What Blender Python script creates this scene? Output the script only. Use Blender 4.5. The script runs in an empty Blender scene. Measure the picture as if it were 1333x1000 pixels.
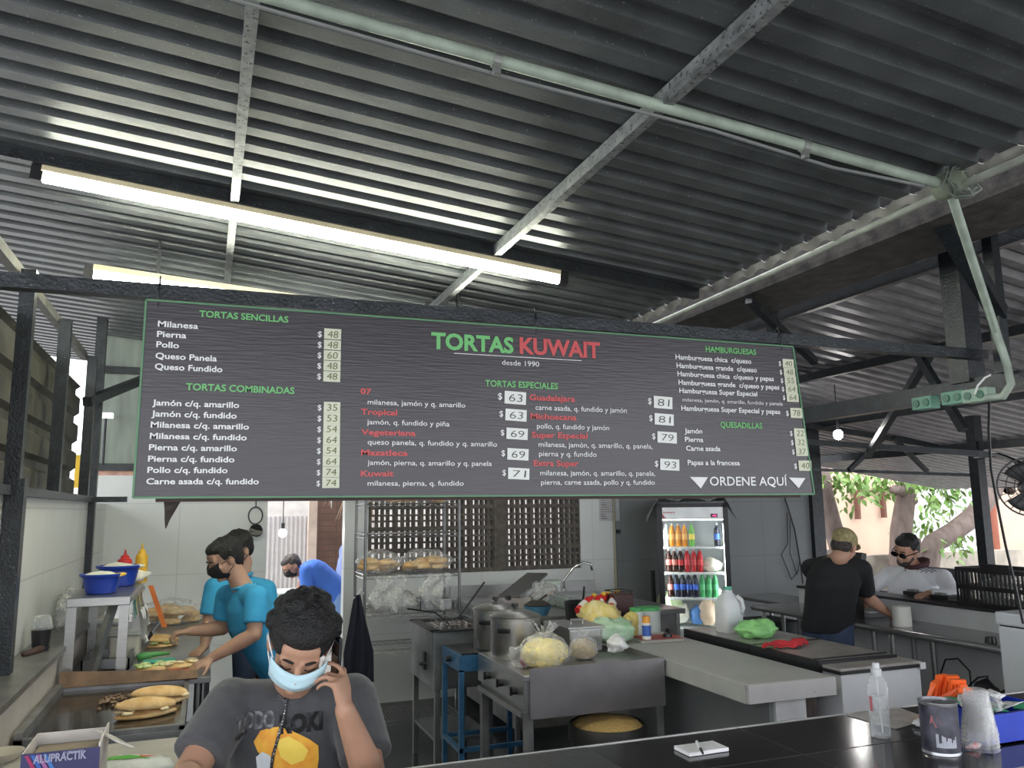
import bpy, bmesh, math, random
from mathutils import Vector as V, Matrix, Quaternion, noise
from mathutils.bvhtree import BVHTree
PI = math.pi
random.seed(7)
SC = bpy.context.scene
COL = SC.collection

# ------------------------------------------------------------------ camera
FPX, PITCH, ROLL, YAW, HEIGHT = 1050.74, 0.15336, -0.01129, 0.35980, 1.75   # focal length in px of a 1333 px wide frame
_f = V((math.sin(YAW) * math.cos(PITCH), math.cos(YAW) * math.cos(PITCH), math.sin(PITCH)))
_r = V((math.cos(YAW), -math.sin(YAW), 0))
_u = _r.cross(_f)
CR = math.cos(ROLL) * _r + math.sin(ROLL) * _u
CU = -math.sin(ROLL) * _r + math.cos(ROLL) * _u
CF = _f
CAMP = V((0, 0, HEIGHT))
cam = bpy.data.cameras.new('camera')
cam.sensor_width = 36
cam.lens = 36 * FPX / 1333
cam.clip_start = 0.05
co = bpy.data.objects.new('camera', cam)
COL.objects.link(co)
co.matrix_world = Matrix(((CR.x, CU.x, -CF.x, 0), (CR.y, CU.y, -CF.y, 0), (CR.z, CU.z, -CF.z, HEIGHT), (0, 0, 0, 1)))
SC.camera = co

def at(x, y, X=None, Y=None, Z=None):
    """the point of the place that lies behind a photo pixel, on the plane X=, Y= or Z="""
    d = CR * ((x - 666.5) / FPX) - CU * ((y - 500) / FPX) + CF
    t = X / d.x if X is not None else (Y / d.y if Y is not None else (Z - HEIGHT) / d.z)
    return CAMP + d * t

# ------------------------------------------------------------------ daylight and exposure
w = bpy.data.worlds.new('overcast_sky')
SC.world = w
w.use_nodes = True
nt = w.node_tree
bg = nt.nodes['Background']
tc = nt.nodes.new('ShaderNodeTexCoord')
sp = nt.nodes.new('ShaderNodeSeparateXYZ')
rp = nt.nodes.new('ShaderNodeValToRGB')
nt.links.new(tc.outputs['Generated'], sp.inputs[0])
nt.links.new(sp.outputs['Z'], rp.inputs[0])
nt.links.new(rp.outputs[0], bg.inputs[0])
rp.color_ramp.elements[0].position = 0.0
rp.color_ramp.elements[0].color = (0.80, 0.84, 0.90, 1)
rp.color_ramp.elements[1].position = 0.6
rp.color_ramp.elements[1].color = (0.95, 0.97, 1.0, 1)
bg.inputs[1].default_value = 2.2
TUBE_POWER = 31.0
SC.view_settings.view_transform = 'Standard'
SC.view_settings.look = 'None'
SC.view_settings.gamma = 1
SC.view_settings.use_curve_mapping = False
SC.view_settings.exposure = 0.9

# ------------------------------------------------------------------ materials
MATS = {}
def M(name, col, rough=0.6, metal=0.0, var=0.12, scale=8.0, bump=0.0, bscale=60.0, spec=0.5, coat=0.0, col2=None, trans=0.0, alpha=1.0, emit=None, estr=0.0, sss=0.0, stretch=None, speck=None, sheen=0.0):
    if name in MATS: return MATS[name]
    m = bpy.data.materials.new(name); m.use_nodes = True
    n = m.node_tree.nodes; l = m.node_tree.links
    b = n['Principled BSDF']
    b.inputs['Roughness'].default_value = rough
    b.inputs['Metallic'].default_value = metal
    b.inputs['Specular IOR Level'].default_value = spec
    b.inputs['Coat Weight'].default_value = coat
    b.inputs['Transmission Weight'].default_value = trans
    b.inputs['Alpha'].default_value = alpha
    if sss:
        b.inputs['Subsurface Weight'].default_value = sss
        b.inputs['Subsurface Radius'].default_value = (0.012, 0.005, 0.003)
    if sheen: b.inputs['Sheen Weight'].default_value = sheen
    c1 = tuple(col) + (1,)
    tcn = n.new('ShaderNodeTexCoord')
    mp = n.new('ShaderNodeMapping')
    if stretch: mp.inputs['Scale'].default_value = stretch
    l.new(tcn.outputs['Object'], mp.inputs[0])
    nz = n.new('ShaderNodeTexNoise'); nz.inputs['Scale'].default_value = scale; nz.inputs['Detail'].default_value = 5
    l.new(mp.outputs[0], nz.inputs['Vector'])
    cr = n.new('ShaderNodeValToRGB')
    cr.color_ramp.elements[0].position = 0.3; cr.color_ramp.elements[1].position = 0.7
    if col2 is None:
        cr.color_ramp.elements[0].color = tuple(max(0, c * (1 - var)) for c in col) + (1,)
        cr.color_ramp.elements[1].color = tuple(min(1, c * (1 + var)) for c in col) + (1,)
    else:
        cr.color_ramp.elements[0].color = c1; cr.color_ramp.elements[1].color = tuple(col2) + (1,)
    l.new(nz.outputs[0], cr.inputs[0])
    out = cr.outputs[0]
    if speck:
        s2 = n.new('ShaderNodeTexNoise'); s2.inputs['Scale'].default_value = speck[1]; s2.inputs['Detail'].default_value = 2
        l.new(tcn.outputs['Object'], s2.inputs['Vector'])
        s3 = n.new('ShaderNodeMath'); s3.operation = 'GREATER_THAN'; s3.inputs[1].default_value = speck[2]
        l.new(s2.outputs[0], s3.inputs[0])
        mx = n.new('ShaderNodeMix'); mx.data_type = 'RGBA'
        l.new(s3.outputs[0], mx.inputs[0]); l.new(out, mx.inputs[6]); mx.inputs[7].default_value = tuple(speck[0]) + (1,)
        out = mx.outputs[2]
    l.new(out, b.inputs['Base Color'])
    if bump:
        bz = n.new('ShaderNodeTexNoise'); bz.inputs['Scale'].default_value = bscale; bz.inputs['Detail'].default_value = 4
        l.new(mp.outputs[0], bz.inputs['Vector'])
        bp = n.new('ShaderNodeBump'); bp.inputs['Strength'].default_value = bump; bp.inputs['Distance'].default_value = 0.01
        l.new(bz.outputs[0], bp.inputs['Height']); l.new(bp.outputs[0], b.inputs['Normal'])
    if emit:
        b.inputs['Emission Color'].default_value = tuple(emit) + (1,); b.inputs['Emission Strength'].default_value = estr
    MATS[name] = m
    return m

def M_tile(name, col, grout, sx, sz, axis='XZ', rough=0.3, var=0.05, mortar=0.012):
    """large wall tiles or bricks: grid of sx by sz metres"""
    if name in MATS: return MATS[name]
    m = M(name, col, rough, var=var, scale=3)
    n = m.node_tree.nodes; l = m.node_tree.links; b = n['Principled BSDF']
    src = b.inputs['Base Color'].links[0].from_socket
    tcn = n.new('ShaderNodeTexCoord'); s = n.new('ShaderNodeSeparateXYZ'); c = n.new('ShaderNodeCombineXYZ')
    l.new(tcn.outputs['Object'], s.inputs[0])
    l.new(s.outputs[axis[0]], c.inputs[0]); l.new(s.outputs[axis[1]], c.inputs[1])
    bt = n.new('ShaderNodeTexBrick'); bt.offset = 0.0; bt.squash = 1.0
    bt.inputs['Scale'].default_value = 1; bt.inputs['Mortar Size'].default_value = mortar * 0.5
    bt.inputs['Mortar Smooth'].default_value = 0.3
    bt.inputs['Brick Width'].default_value = sx; bt.inputs['Row Height'].default_value = sz
    l.new(c.outputs[0], bt.inputs['Vector']); 
    l.new(src, bt.inputs['Color1']); l.new(src, bt.inputs['Color2']); bt.inputs['Mortar'].default_value = tuple(grout) + (1,)
    l.new(bt.outputs['Color'], b.inputs['Base Color'])
    return m

def M_film(name, col, op=0.35, rough=0.15):
    """thin clear plastic film: mostly see-through, with gloss and creases"""
    if name in MATS: return MATS[name]
    m = bpy.data.materials.new(name); m.use_nodes = True
    n = m.node_tree.nodes; l = m.node_tree.links
    b = n['Principled BSDF']; b.inputs['Base Color'].default_value = tuple(col) + (1,); b.inputs['Roughness'].default_value = rough
    tr = n.new('ShaderNodeBsdfTransparent'); mx = n.new('ShaderNodeMixShader')
    lw = n.new('ShaderNodeLayerWeight'); lw.inputs[0].default_value = 0.35
    nz = n.new('ShaderNodeTexNoise'); nz.inputs['Scale'].default_value = 18; nz.inputs['Detail'].default_value = 6; nz.inputs['Distortion'].default_value = 1.5
    tcn = n.new('ShaderNodeTexCoord'); l.new(tcn.outputs['Object'], nz.inputs['Vector'])
    ma = n.new('ShaderNodeMath'); ma.operation = 'MULTIPLY_ADD'; l.new(lw.outputs['Facing'], ma.inputs[0]); ma.inputs[1].default_value = 0.5; ma.inputs[2].default_value = op
    ma2 = n.new('ShaderNodeMath'); ma2.operation = 'MULTIPLY'; l.new(ma.outputs[0], ma2.inputs[0])
    mr = n.new('ShaderNodeMapRange'); l.new(nz.outputs[0], mr.inputs[0]); mr.inputs[1].default_value = 0.35; mr.inputs[2].default_value = 0.65; mr.inputs[3].default_value = 0.4; mr.inputs[4].default_value = 1.4
    l.new(mr.outputs[0], ma2.inputs[1])
    bp = n.new('ShaderNodeBump'); bp.inputs['Strength'].default_value = 0.6; bp.inputs['Distance'].default_value = 0.02
    l.new(nz.outputs[0], bp.inputs['Height']); l.new(bp.outputs[0], b.inputs['Normal'])
    l.new(ma2.outputs[0], mx.inputs[0]); l.new(tr.outputs[0], mx.inputs[1]); l.new(b.outputs[0], mx.inputs[2])
    l.new(mx.outputs[0], n['Material Output'].inputs[0])
    MATS[name] = m
    return m

# ------------------------------------------------------------------ mesh helpers
class B:
    """collects shapes for ONE mesh object"""
    def __init__(s): s.bm = bmesh.new()
    def box(s, c, d, rot=None):
        m = Matrix.Translation(V(c)) @ (rot.to_4x4() if rot else Matrix()) @ Matrix.Diagonal((d[0], d[1], d[2], 1))
        bmesh.ops.create_cube(s.bm, size=1, matrix=m); return s
    def box2(s, a, b):
        a = V(a); b = V(b); d = b - a
        return s.box((a + b) / 2, (abs(d.x), abs(d.y), abs(d.z)))
    def bar(s, p0, p1, w, h, up=(0, 0, 1)):
        p0 = V(p0); p1 = V(p1); d = (p1 - p0); L = d.length; d.normalize()
        x = d.cross(V(up)); 
        if x.length < 1e-4: x = d.cross(V((0, 1, 0)))
        x.normalize(); z = x.cross(d)
        R = Matrix((x, d, z)).transposed()
        return s.box((p0 + p1) / 2, (w, L, h), R)
    def lathe(s, prof, loc=(0, 0, 0), seg=24, axis=None, sx=1.0, sy=1.0):
        """prof: list of (radius, z); closed where the radius is 0"""
        loc = V(loc); R = axis.to_3x3() if axis else Matrix.Identity(3)
        rings = []
        for r, z in prof:
            if r <= 1e-6: rings.append([s.bm.verts.new(loc + R @ V((0, 0, z)))])
            else: rings.append([s.bm.verts.new(loc + R @ V((r * sx * math.cos(2 * PI * k / seg), r * sy * math.sin(2 * PI * k / seg), z))) for k in range(seg)])
        for a, b in zip(rings, rings[1:]):
            for k in range(seg):
                k2 = (k + 1) % seg
                q = ([a[k], a[k2]] if len(a) > 1 else [a[0]]) + ([b[k2], b[k]] if len(b) > 1 else [b[0]])
                if len(q) >= 3:
                    try: s.bm.faces.new(q)
                    except ValueError: pass
        return s
    def cyl(s, p0, p1, r0, r1=None, seg=16):
        p0 = V(p0); p1 = V(p1); d = p1 - p0; L = d.length
        q = V((0, 0, 1)).rotation_difference(d).to_matrix()
        r1 = r0 if r1 is None else r1
        return s.lathe([(0, 0), (r0, 0), (r1, L), (0, L)], p0, seg, q)
    def cap(s, p0, p1, r0, r1=None, seg=14):
        """tapered capsule"""
        p0 = V(p0); p1 = V(p1); d = p1 - p0; L = d.length
        q = V((0, 0, 1)).rotation_difference(d).to_matrix() if L > 1e-6 else None
        r1 = r0 if r1 is None else r1; n = 4
        pr = [(r0 * math.sin(a * PI / 2 / n), -r0 * math.cos(a * PI / 2 / n)) for a in range(n + 1)]
        pr += [(r1 * math.cos(a * PI / 2 / n), L + r1 * math.sin(a * PI / 2 / n)) for a in range(n + 1)]
        pr[0] = (0, -r0); pr[-1] = (0, L + r1)
        return s.lathe(pr, p0, seg, q)
    def ell(s, c, r, rot=None, seg=20):
        m = Matrix.Translation(V(c)) @ (rot.to_4x4() if rot else Matrix()) @ Matrix.Diagonal((r[0], r[1], r[2], 1))
        bmesh.ops.create_uvsphere(s.bm, u_segments=seg, v_segments=max(6, seg // 2 + 2), radius=1, matrix=m); return s
    def tube(s, pts, r, seg=8, closed=False):
        pts = [V(p) for p in pts]; n = len(pts); rings = []; x = None
        for i, p in enumerate(pts):
            a = pts[i - 1] if (i > 0 or closed) else p; b = pts[(i + 1) % n] if (i < n - 1 or closed) else p
            d = (b - a).normalized()
            if x is None:
                x = d.orthogonal().normalized()
            x = (x - d * x.dot(d)); x = x.normalized() if x.length > 1e-6 else d.orthogonal().normalized()
            y = d.cross(x); rr = r[i] if isinstance(r, (list, tuple)) else r
            rings.append([s.bm.verts.new(p + x * rr * math.cos(2 * PI * k / seg) + y * rr * math.sin(2 * PI * k / seg)) for k in range(seg)])
        for i in range(n if closed else n - 1):
            a = rings[i]; b = rings[(i + 1) % n]
            for k in range(seg):
                s.bm.faces.new((a[k], a[(k + 1) % seg], b[(k + 1) % seg], b[k]))
        if not closed:
            s.bm.faces.new(rings[0][::-1]); s.bm.faces.new(rings[-1])
        return s
    def loft(s, st, seg=24, e=2.4):
        """closed body through stations (centre, half-width vector, half-depth vector)"""
        rings = []
        for c, ax, ay in st:
            c = V(c); ring = []
            for k in range(seg):
                t = 2 * PI * k / seg; ct, sn = math.cos(t), math.sin(t)
                ring.append(s.bm.verts.new(c + V(ax) * (abs(ct) ** (2 / e)) * (1 if ct >= 0 else -1) + V(ay) * (abs(sn) ** (2 / e)) * (1 if sn >= 0 else -1)))
            rings.append(ring)
        for a, b in zip(rings, rings[1:]):
            for k in range(seg): s.bm.faces.new((a[k], a[(k + 1) % seg], b[(k + 1) % seg], b[k]))
        s.bm.faces.new(rings[0][::-1]); s.bm.faces.new(rings[-1])
        return s
    def grid(s, fn, nu, nv, thick=0.0, closed_u=False):
        """sheet fn(u,v) -> point, u,v in 0..1, optional thickness along its normal"""
        vs = [[s.bm.verts.new(V(fn(i / nu, j / nv))) for j in range(nv + 1)] for i in range(nu + (0 if closed_u else 1))]
        fs = []
        for i in range(nu):
            for j in range(nv):
                i2 = (i + 1) % len(vs)
                fs.append(s.bm.faces.new((vs[i][j], vs[i2][j], vs[i2][j + 1], vs[i][j + 1])))
        if thick:
            s.bm.normal_update()
            bmesh.ops.solidify(s.bm, geom=fs, thickness=thick)
        return s
    def prism(s, poly, z0, z1, frame=None):
        """2-D outline extruded from z0 to z1 (frame: 4x4 matrix)"""
        F = frame or Matrix()
        a = [s.bm.verts.new(F @ V((p[0], p[1], z0))) for p in poly]; b = [s.bm.verts.new(F @ V((p[0], p[1], z1))) for p in poly]
        n = len(poly)
        s.bm.faces.new(a[::-1]); s.bm.faces.new(b)
        for k in range(n): s.bm.faces.new((a[k], a[(k + 1) % n], b[(k + 1) % n], b[k]))
        return s
    def jitter(s, amp, scale, seed=0.0):
        for v in s.bm.verts:
            n = noise.noise_vector(v.co * scale + V((seed, seed * 1.7, -seed)))
            v.co += n * amp
        return s
    def xf(s, m): bmesh.ops.transform(s.bm, matrix=m, verts=s.bm.verts); return s

ORG = {}
def orient(bm): bmesh.ops.recalc_face_normals(bm, faces=bm.faces)
def obj(name, b, mat, parent=None, smooth=False, bevel=0.0, angle=40):
    """ONE mesh object; with a parent it becomes a part of that thing (points are given in world space)"""
    bm = b.bm if isinstance(b, B) else b
    if isinstance(bm, bpy.types.Mesh): me = bm; me.name = name
    else:
        orient(bm); me = bpy.data.meshes.new(name); 
        if bevel: bmesh.ops.bevel(bm, geom=[e for e in bm.edges if len(e.link_faces) == 2 and e.calc_face_angle(0) > 0.6], offset=bevel, segments=2, affect='EDGES', profile=0.6)
        bm.to_mesh(me); bm.free()
    o = bpy.data.objects.new(name, me); COL.objects.link(o)
    if mat: me.materials.append(mat)
    if smooth:
        for p in me.polygons: p.use_smooth = True
        if smooth != 'all':
            try: me.set_sharp_from_angle(angle=math.radians(angle))
            except Exception: pass
    if parent:
        o.parent = parent; org = ORG[parent]; me.transform(Matrix.Translation(-org)); ORG[o] = org
    else:
        # keep the origin at the base of the thing
        if me.vertices:
            xs = [v.co for v in me.vertices]; c = V((sum(p.x for p in xs) / len(xs), sum(p.y for p in xs) / len(xs), min(p.z for p in xs)))
            me.transform(Matrix.Translation(-c)); o.location = c; ORG[o] = c
    return o
def tag(o, label, cat, group=None, kind=None):
    o['label'] = label; o['category'] = cat
    if group: o['group'] = group
    if kind: o['kind'] = kind
    return o
def thing(name, label, cat, loc, group=None):
    o = bpy.data.objects.new(name, None); COL.objects.link(o); o.empty_display_size = 0.05
    o.location = V(loc); ORG[o] = V(loc); return tag(o, label, cat, group)
def struct(name, b, mat, smooth=False, bevel=0, label=None):
    o = obj(name, b, mat, None, smooth, bevel); o['kind'] = 'structure'
    if label: o['label'] = label
    return o
def kids(o): return [c for c in bpy.data.objects if c.parent == o]
def dup(o, loc, rotz=0, label=None, parent=None, scale=None):
    c = o.copy(); COL.objects.link(c)
    if parent: c.parent = parent
    else:
        c.location = V(loc); c.rotation_euler = (0, 0, rotz); ORG[c] = V(loc)
        if scale: c.scale = scale
    if label: c['label'] = label
    for k in kids(o): dup(k, None, parent=c)
    return c
def paint(o, mat):
    """give a copied object its own colour"""
    o.data = o.data.copy(); o.data.materials[0] = mat
    return o

def remesh(b, voxel, smooth=4, name='tmp'):
    """fuse overlapping closed shapes into one continuous skin"""
    bm = b.bm; orient(bm); me = bpy.data.meshes.new(name); bm.to_mesh(me); bm.free()
    o = bpy.data.objects.new(name, me); COL.objects.link(o)
    r = o.modifiers.new('r', 'REMESH'); r.mode = 'VOXEL'; r.voxel_size = voxel; r.adaptivity = 0
    if smooth:
        sm = o.modifiers.new('s', 'SMOOTH'); sm.factor = 0.5; sm.iterations = smooth
    dg = bpy.context.evaluated_depsgraph_get(); dg.update()
    m2 = bpy.data.meshes.new_from_object(o.evaluated_get(dg))
    bpy.data.objects.remove(o); bpy.data.meshes.remove(me)
    for p in m2.polygons: p.use_smooth = True
    return m2

def lettering(s, bold=0.0, res=3):
    """flat letter mesh, unit size, baseline at the origin -> (mesh, width)"""
    c = bpy.data.curves.new('letters', 'FONT'); c.body = s; c.size = 1; c.offset = bold; c.resolution_u = res; c.extrude = 0.004
    o = bpy.data.objects.new('letters', c); COL.objects.link(o)
    dg = bpy.context.evaluated_depsgraph_get(); dg.update()
    me = bpy.data.meshes.new_from_object(o.evaluated_get(dg))
    bpy.data.objects.remove(o); bpy.data.curves.remove(c)
    xs = [v.co.x for v in me.vertices] or [0, 1]
    return me, min(xs), max(xs)
def put_text(bm, s, frame, width=None, height=0.02, bold=0.0, center=False):
    """adds a line of letters to a bmesh; frame maps text plane x,y,z to the place; height = capital height"""
    me, x0, x1 = lettering(s, bold)
    k = height / 0.72; kx = width / (x1 - x0) if width else k
    m = frame @ Matrix.Diagonal((kx, k, k * 0.3, 1)) @ Matrix.Translation((-x0 - ((x1 - x0) / 2 if center else 0), 0, 0))
    me.transform(m); bm.from_mesh(me); bpy.data.meshes.remove(me)

# ------------------------------------------------------------------ palette
steel = M('brushed_steel', (0.42, 0.42, 0.41), 0.32, 0.9, var=0.07, scale=14, stretch=(1, 1, 6), bump=0.08)
dirty_steel = M('worn_steel', (0.30, 0.30, 0.30), 0.42, 0.75, var=0.35, scale=6, bump=0.1)
dark_paint = M('dark_painted_steel', (0.020, 0.024, 0.028), 0.35, 0.2, var=0.4, scale=20, bump=0.25, bscale=90, speck=((0.16, 0.17, 0.17), 130, 0.70))
white_paint = M('white_enamel', (0.72, 0.73, 0.74), 0.4, var=0.04)
black_plastic = M('black_plastic', (0.012, 0.012, 0.014), 0.35, var=0.2)
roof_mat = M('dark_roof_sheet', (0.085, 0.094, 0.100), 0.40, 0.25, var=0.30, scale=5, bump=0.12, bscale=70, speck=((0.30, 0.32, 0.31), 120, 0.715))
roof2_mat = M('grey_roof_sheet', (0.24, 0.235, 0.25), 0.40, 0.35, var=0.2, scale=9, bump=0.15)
wall_white = M_tile('white_wall_panel', (0.62, 0.64, 0.63), (0.54, 0.55, 0.54), 1.22, 0.61, rough=0.35)
wall_left_m = M_tile('white_side_panel', (0.60, 0.61, 0.58), (0.45, 0.46, 0.45), 1.22, 0.34, axis='YZ', rough=0.35)
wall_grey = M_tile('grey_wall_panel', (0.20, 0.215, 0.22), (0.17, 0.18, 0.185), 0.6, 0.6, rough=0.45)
floor_m = M_tile('dark_floor_tile', (0.022, 0.024, 0.027), (0.05, 0.05, 0.05), 0.45, 0.45, axis='XY', rough=0.22, var=0.4)
ground_m = M('street_paving', (0.33, 0.32, 0.30), 0.85, var=0.15, scale=2)
green_pvc = M('pale_green_conduit', (0.32, 0.38, 0.32), 0.5, var=0.25, scale=12)
green_box = M('green_junction_box', (0.13, 0.30, 0.22), 0.45, var=0.15)
brick_m = M('pink_brick', (0.55, 0.33, 0.26), 0.9, var=0.25, scale=14)
cloth_red = M('red_cloth', (0.50, 0.03, 0.04), 0.9, var=0.2, bump=0.3, bscale=200)
film = M_film('clear_plastic_film', (0.85, 0.86, 0.86), 0.10)
bread_m = M('bread_crust', (0.62, 0.36, 0.13), 0.75, col2=(0.80, 0.58, 0.30), scale=16, bump=0.2, bscale=90)
crumb_m = M('bread_crumb', (0.80, 0.66, 0.42), 0.85, var=0.1)
lettuce_m = M('lettuce', (0.40, 0.55, 0.15), 0.6, col2=(0.70, 0.78, 0.45), scale=30)
cheese_m = M('yellow_cheese', (0.80, 0.52, 0.08), 0.5, var=0.1)
tomato_m = M('tomato', (0.62, 0.10, 0.05), 0.4, var=0.2)
skin1 = M('skin_tan', (0.42, 0.235, 0.155), 0.5, var=0.10, scale=12, sss=0.12, bump=0.05, bscale=180)
skin2 = M('skin_warm', (0.44, 0.26, 0.18), 0.5, var=0.10, scale=12, sss=0.12)
skin3 = M('skin_ruddy', (0.47, 0.26, 0.18), 0.5, var=0.10, scale=12, sss=0.12)
hair_m = M('black_hair', (0.008, 0.0075, 0.008), 0.55, var=0.4, scale=40, bump=0.9, bscale=150)
hair_grey = M('greying_hair', (0.05, 0.042, 0.038), 0.7, var=0.5, scale=60, bump=0.7, bscale=170)
denim_m = M('dark_denim', (0.035, 0.055, 0.105), 0.85, var=0.25, scale=20, bump=0.2, bscale=300)
blue_dish = M('blue_plastic', (0.012, 0.045, 0.36), 0.35, var=0.08)

# ------------------------------------------------------------------ the shell of the place
struct('floor', B().box2((-1.2, 2.0, -0.05), (9.3, 7.8, 0.0)), floor_m)
struct('ground', B().box2((-25, -25, -0.16), (40, 40, -0.055)), ground_m)

# main roof: trapezoid sheet, ribs running along X, falling towards +X
def zroof(x): return 3.265 - 0.098 * (x + 0.71)
def ribsheet(b, y0, y1, pitch, prof, x0, x1, zf, thick, axis='Y'):
    """prof: list of (fraction of pitch, dz)"""
    n = int((y1 - y0) / pitch); ys = []
    for i in range(n):
        for fr, dz in prof: ys.append((y0 + (i + fr) * pitch, dz))
    ys.append((y0 + n * pitch, prof[0][1]))
    top = []; bot = []
    for y, dz in ys:
        bot.append([b.bm.verts.new((x, y, zf(x) + dz)) for x in (x0, x1)])
        top.append([b.bm.verts.new((x, y, zf(x) + dz + thick)) for x in (x0, x1)])
    for i in range(len(ys) - 1):
        b.bm.faces.new((bot[i][0], bot[i][1], bot[i + 1][1], bot[i + 1][0]))
        b.bm.faces.new((top[i][0], top[i + 1][0], top[i + 1][1], top[i][1]))
        for k in (0, 1): b.bm.faces.new((bot[i][k], bot[i + 1][k], top[i + 1][k], top[i][k]))
    for i in (0, -1): b.bm.faces.new((bot[i][0], bot[i][1], top[i][1], top[i][0]))
    return b
PITCH_R = 0.152
struct('ceiling', ribsheet(B(), -2.6, 9.3, PITCH_R, [(0, 0), (0.46, 0), (0.54, 0.046), (0.92, 0.046)], -3.2, 2.52, zroof, 0.004), roof_mat, label='dark corrugated metal roof over the kitchen')  # unseen stretch behind the camera added to hold back front sky light
def zroof2(x): return 3.19 - 0.15 * (x - 3.45)
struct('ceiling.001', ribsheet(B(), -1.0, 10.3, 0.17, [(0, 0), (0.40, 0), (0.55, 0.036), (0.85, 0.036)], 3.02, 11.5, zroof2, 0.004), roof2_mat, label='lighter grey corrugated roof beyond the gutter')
# purlins and roof beams
def rbeam(p0, p1, w, h, m=dark_paint): return struct('trim_%d' % (len([o for o in bpy.data.objects if o.name.startswith('trim_')]) + 1), B().bar(p0, p1, w, h), m)
grey_purlin = M('grey_purlin', (0.22, 0.235, 0.24), 0.4, 0.3, var=0.35, scale=25, speck=((0.06, 0.06, 0.065), 60, 0.62))
for x in (0.06, 1.315):
    z = zroof(x) - 0.030
    rbeam((x, -1.5, z), (x, 3.69, z), 0.036, 0.055, grey_purlin)
    rbeam((x, 3.80, z), (x, 7.9, z), 0.036, 0.055, grey_purlin)
rbeam((-1.0, 3.715, zroof(-1.0) - 0.032), (2.5, 3.715, zroof(2.5) - 0.032), 0.05, 0.055)     # beam that carries the long lamp
SY = 2.70                                                              # plane of the menu board
rbeam((-0.85, SY + 0.035, 2.444), (3.42, SY + 0.035, 2.444), 0.05, 0.046)   # beam over the menu board
# girder on the right, under the second roof
GX = 3.45
rbeam((GX, 0.5, 3.085), (GX, 8.2, 3.085), 0.06, 0.08)
rbeam((3.80, 0.5, zroof2(3.80) - 0.045), (3.80, 10.2, zroof2(3.80) - 0.045), 0.05, 0.07)
rbeam((5.08, 0.5, zroof2(5.08) - 0.045), (5.08, 10.2, zroof2(5.08) - 0.045), 0.05, 0.07)
rbeam((6.60, 0.5, zroof2(6.60) - 0.045), (6.60, 10.2, zroof2(6.60) - 0.045), 0.05, 0.07)
rbeam((8.40, 0.5, zroof2(8.40) - 0.045), (8.40, 10.2, zroof2(8.40) - 0.045), 0.05, 0.07)
rbeam((GX, 0.5, 2.30), (GX, 7.7, 2.30), 0.07, 0.09)
rbeam((GX, 2.86, 2.33), (GX, 2.86, 3.06), 0.11, 0.11)
rbeam((GX - 0.06, 2.62, 2.34), (GX - 0.06, 2.62, 3.12), 0.05, 0.05)
rbeam((2.75, 2.35, 2.95), (GX - 0.05, 2.62, 2.62), 0.07, 0.07)          # slanted brace by the conduit
rbeam((GX - 0.3, 3.9, 3.0), (GX - 0.3, 3.9, 2.45), 0.05, 0.05)
rbeam((2.72, 3.55, 2.86), (GX, 3.9, 2.62), 0.04, 0.04)
rbeam((2.6, 4.2, 2.82), (3.3, 4.5, 2.5), 0.05, 0.05)
# truss beyond: ties and braces
pA = at(1192, 468, X=5.08); 
rbeam(at(1210, 462, X=4.6), at(1130, 592, X=5.5), 0.05, 0.05)
rbeam(at(1195, 462, X=4.6), at(1255, 560, X=4.6), 0.05, 0.05)
rbeam(at(1046, 575, Y=6.0), at(1290, 592, Y=5.0), 0.04, 0.05)
rbeam(at(1150, 570, Y=6.4), at(1105, 612, Y=6.4), 0.04, 0.04)
rbeam(at(1163, 570, Y=6.4), at(1207, 614, Y=6.4), 0.04, 0.04)
rbeam(at(1046, 611, Y=6.9), at(1275, 619, Y=5.8), 0.03, 0.03)
rbeam((7.0, 5.79, 0.0), (7.0, 5.79, 2.60), 0.10, 0.10)                 # post among the tables outside
rbeam((7.0, 0.5, 2.30), (7.0, 9.9, 2.30), 0.06, 0.08)
rbeam((7.0, 1.5, 0.0), (7.0, 1.5, 2.6), 0.10, 0.10)
rbeam((3.1, 7.4, 3.0), (9.4, 7.4, 2.33), 0.05, 0.07)
# gutter between the two roofs
gut = M('rusty_gutter', (0.055, 0.050, 0.048), 0.7, 0.3, var=0.6, scale=12, bump=0.3)
b = B(); P = [(2.66, 3.01), (2.68, 3.01), (2.71, 2.90), (3.12, 2.91), (3.27, 3.10), (3.29, 3.09), (3.13, 2.895), (2.70, 2.885)]
fr = Matrix(((1, 0, 0, 0), (0, 0, 1, 0), (0, 1, 0, 0), (0, 0, 0, 1)))
b.prism(P, -1.0, 7.9, fr)
struct('trim_90', b, gut, label='rusty sheet gutter between the two roofs')
# light wavy fascia at the edge of the main roof
fas = M('pale_roof_edge', (0.17, 0.165, 0.15), 0.7, var=0.35, scale=10)
def fasc(u, v):
    y = -1.0 + u * 7.2
    return (2.53 + 0.02 * v, y, 2.960 - 0.045 * v + 0.022 * math.sin(2 * PI * y / PITCH_R) * (1 - v * 0.4))
struct('trim_91', B().grid(fasc, 420, 3, 0.004), fas, smooth=True)

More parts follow.
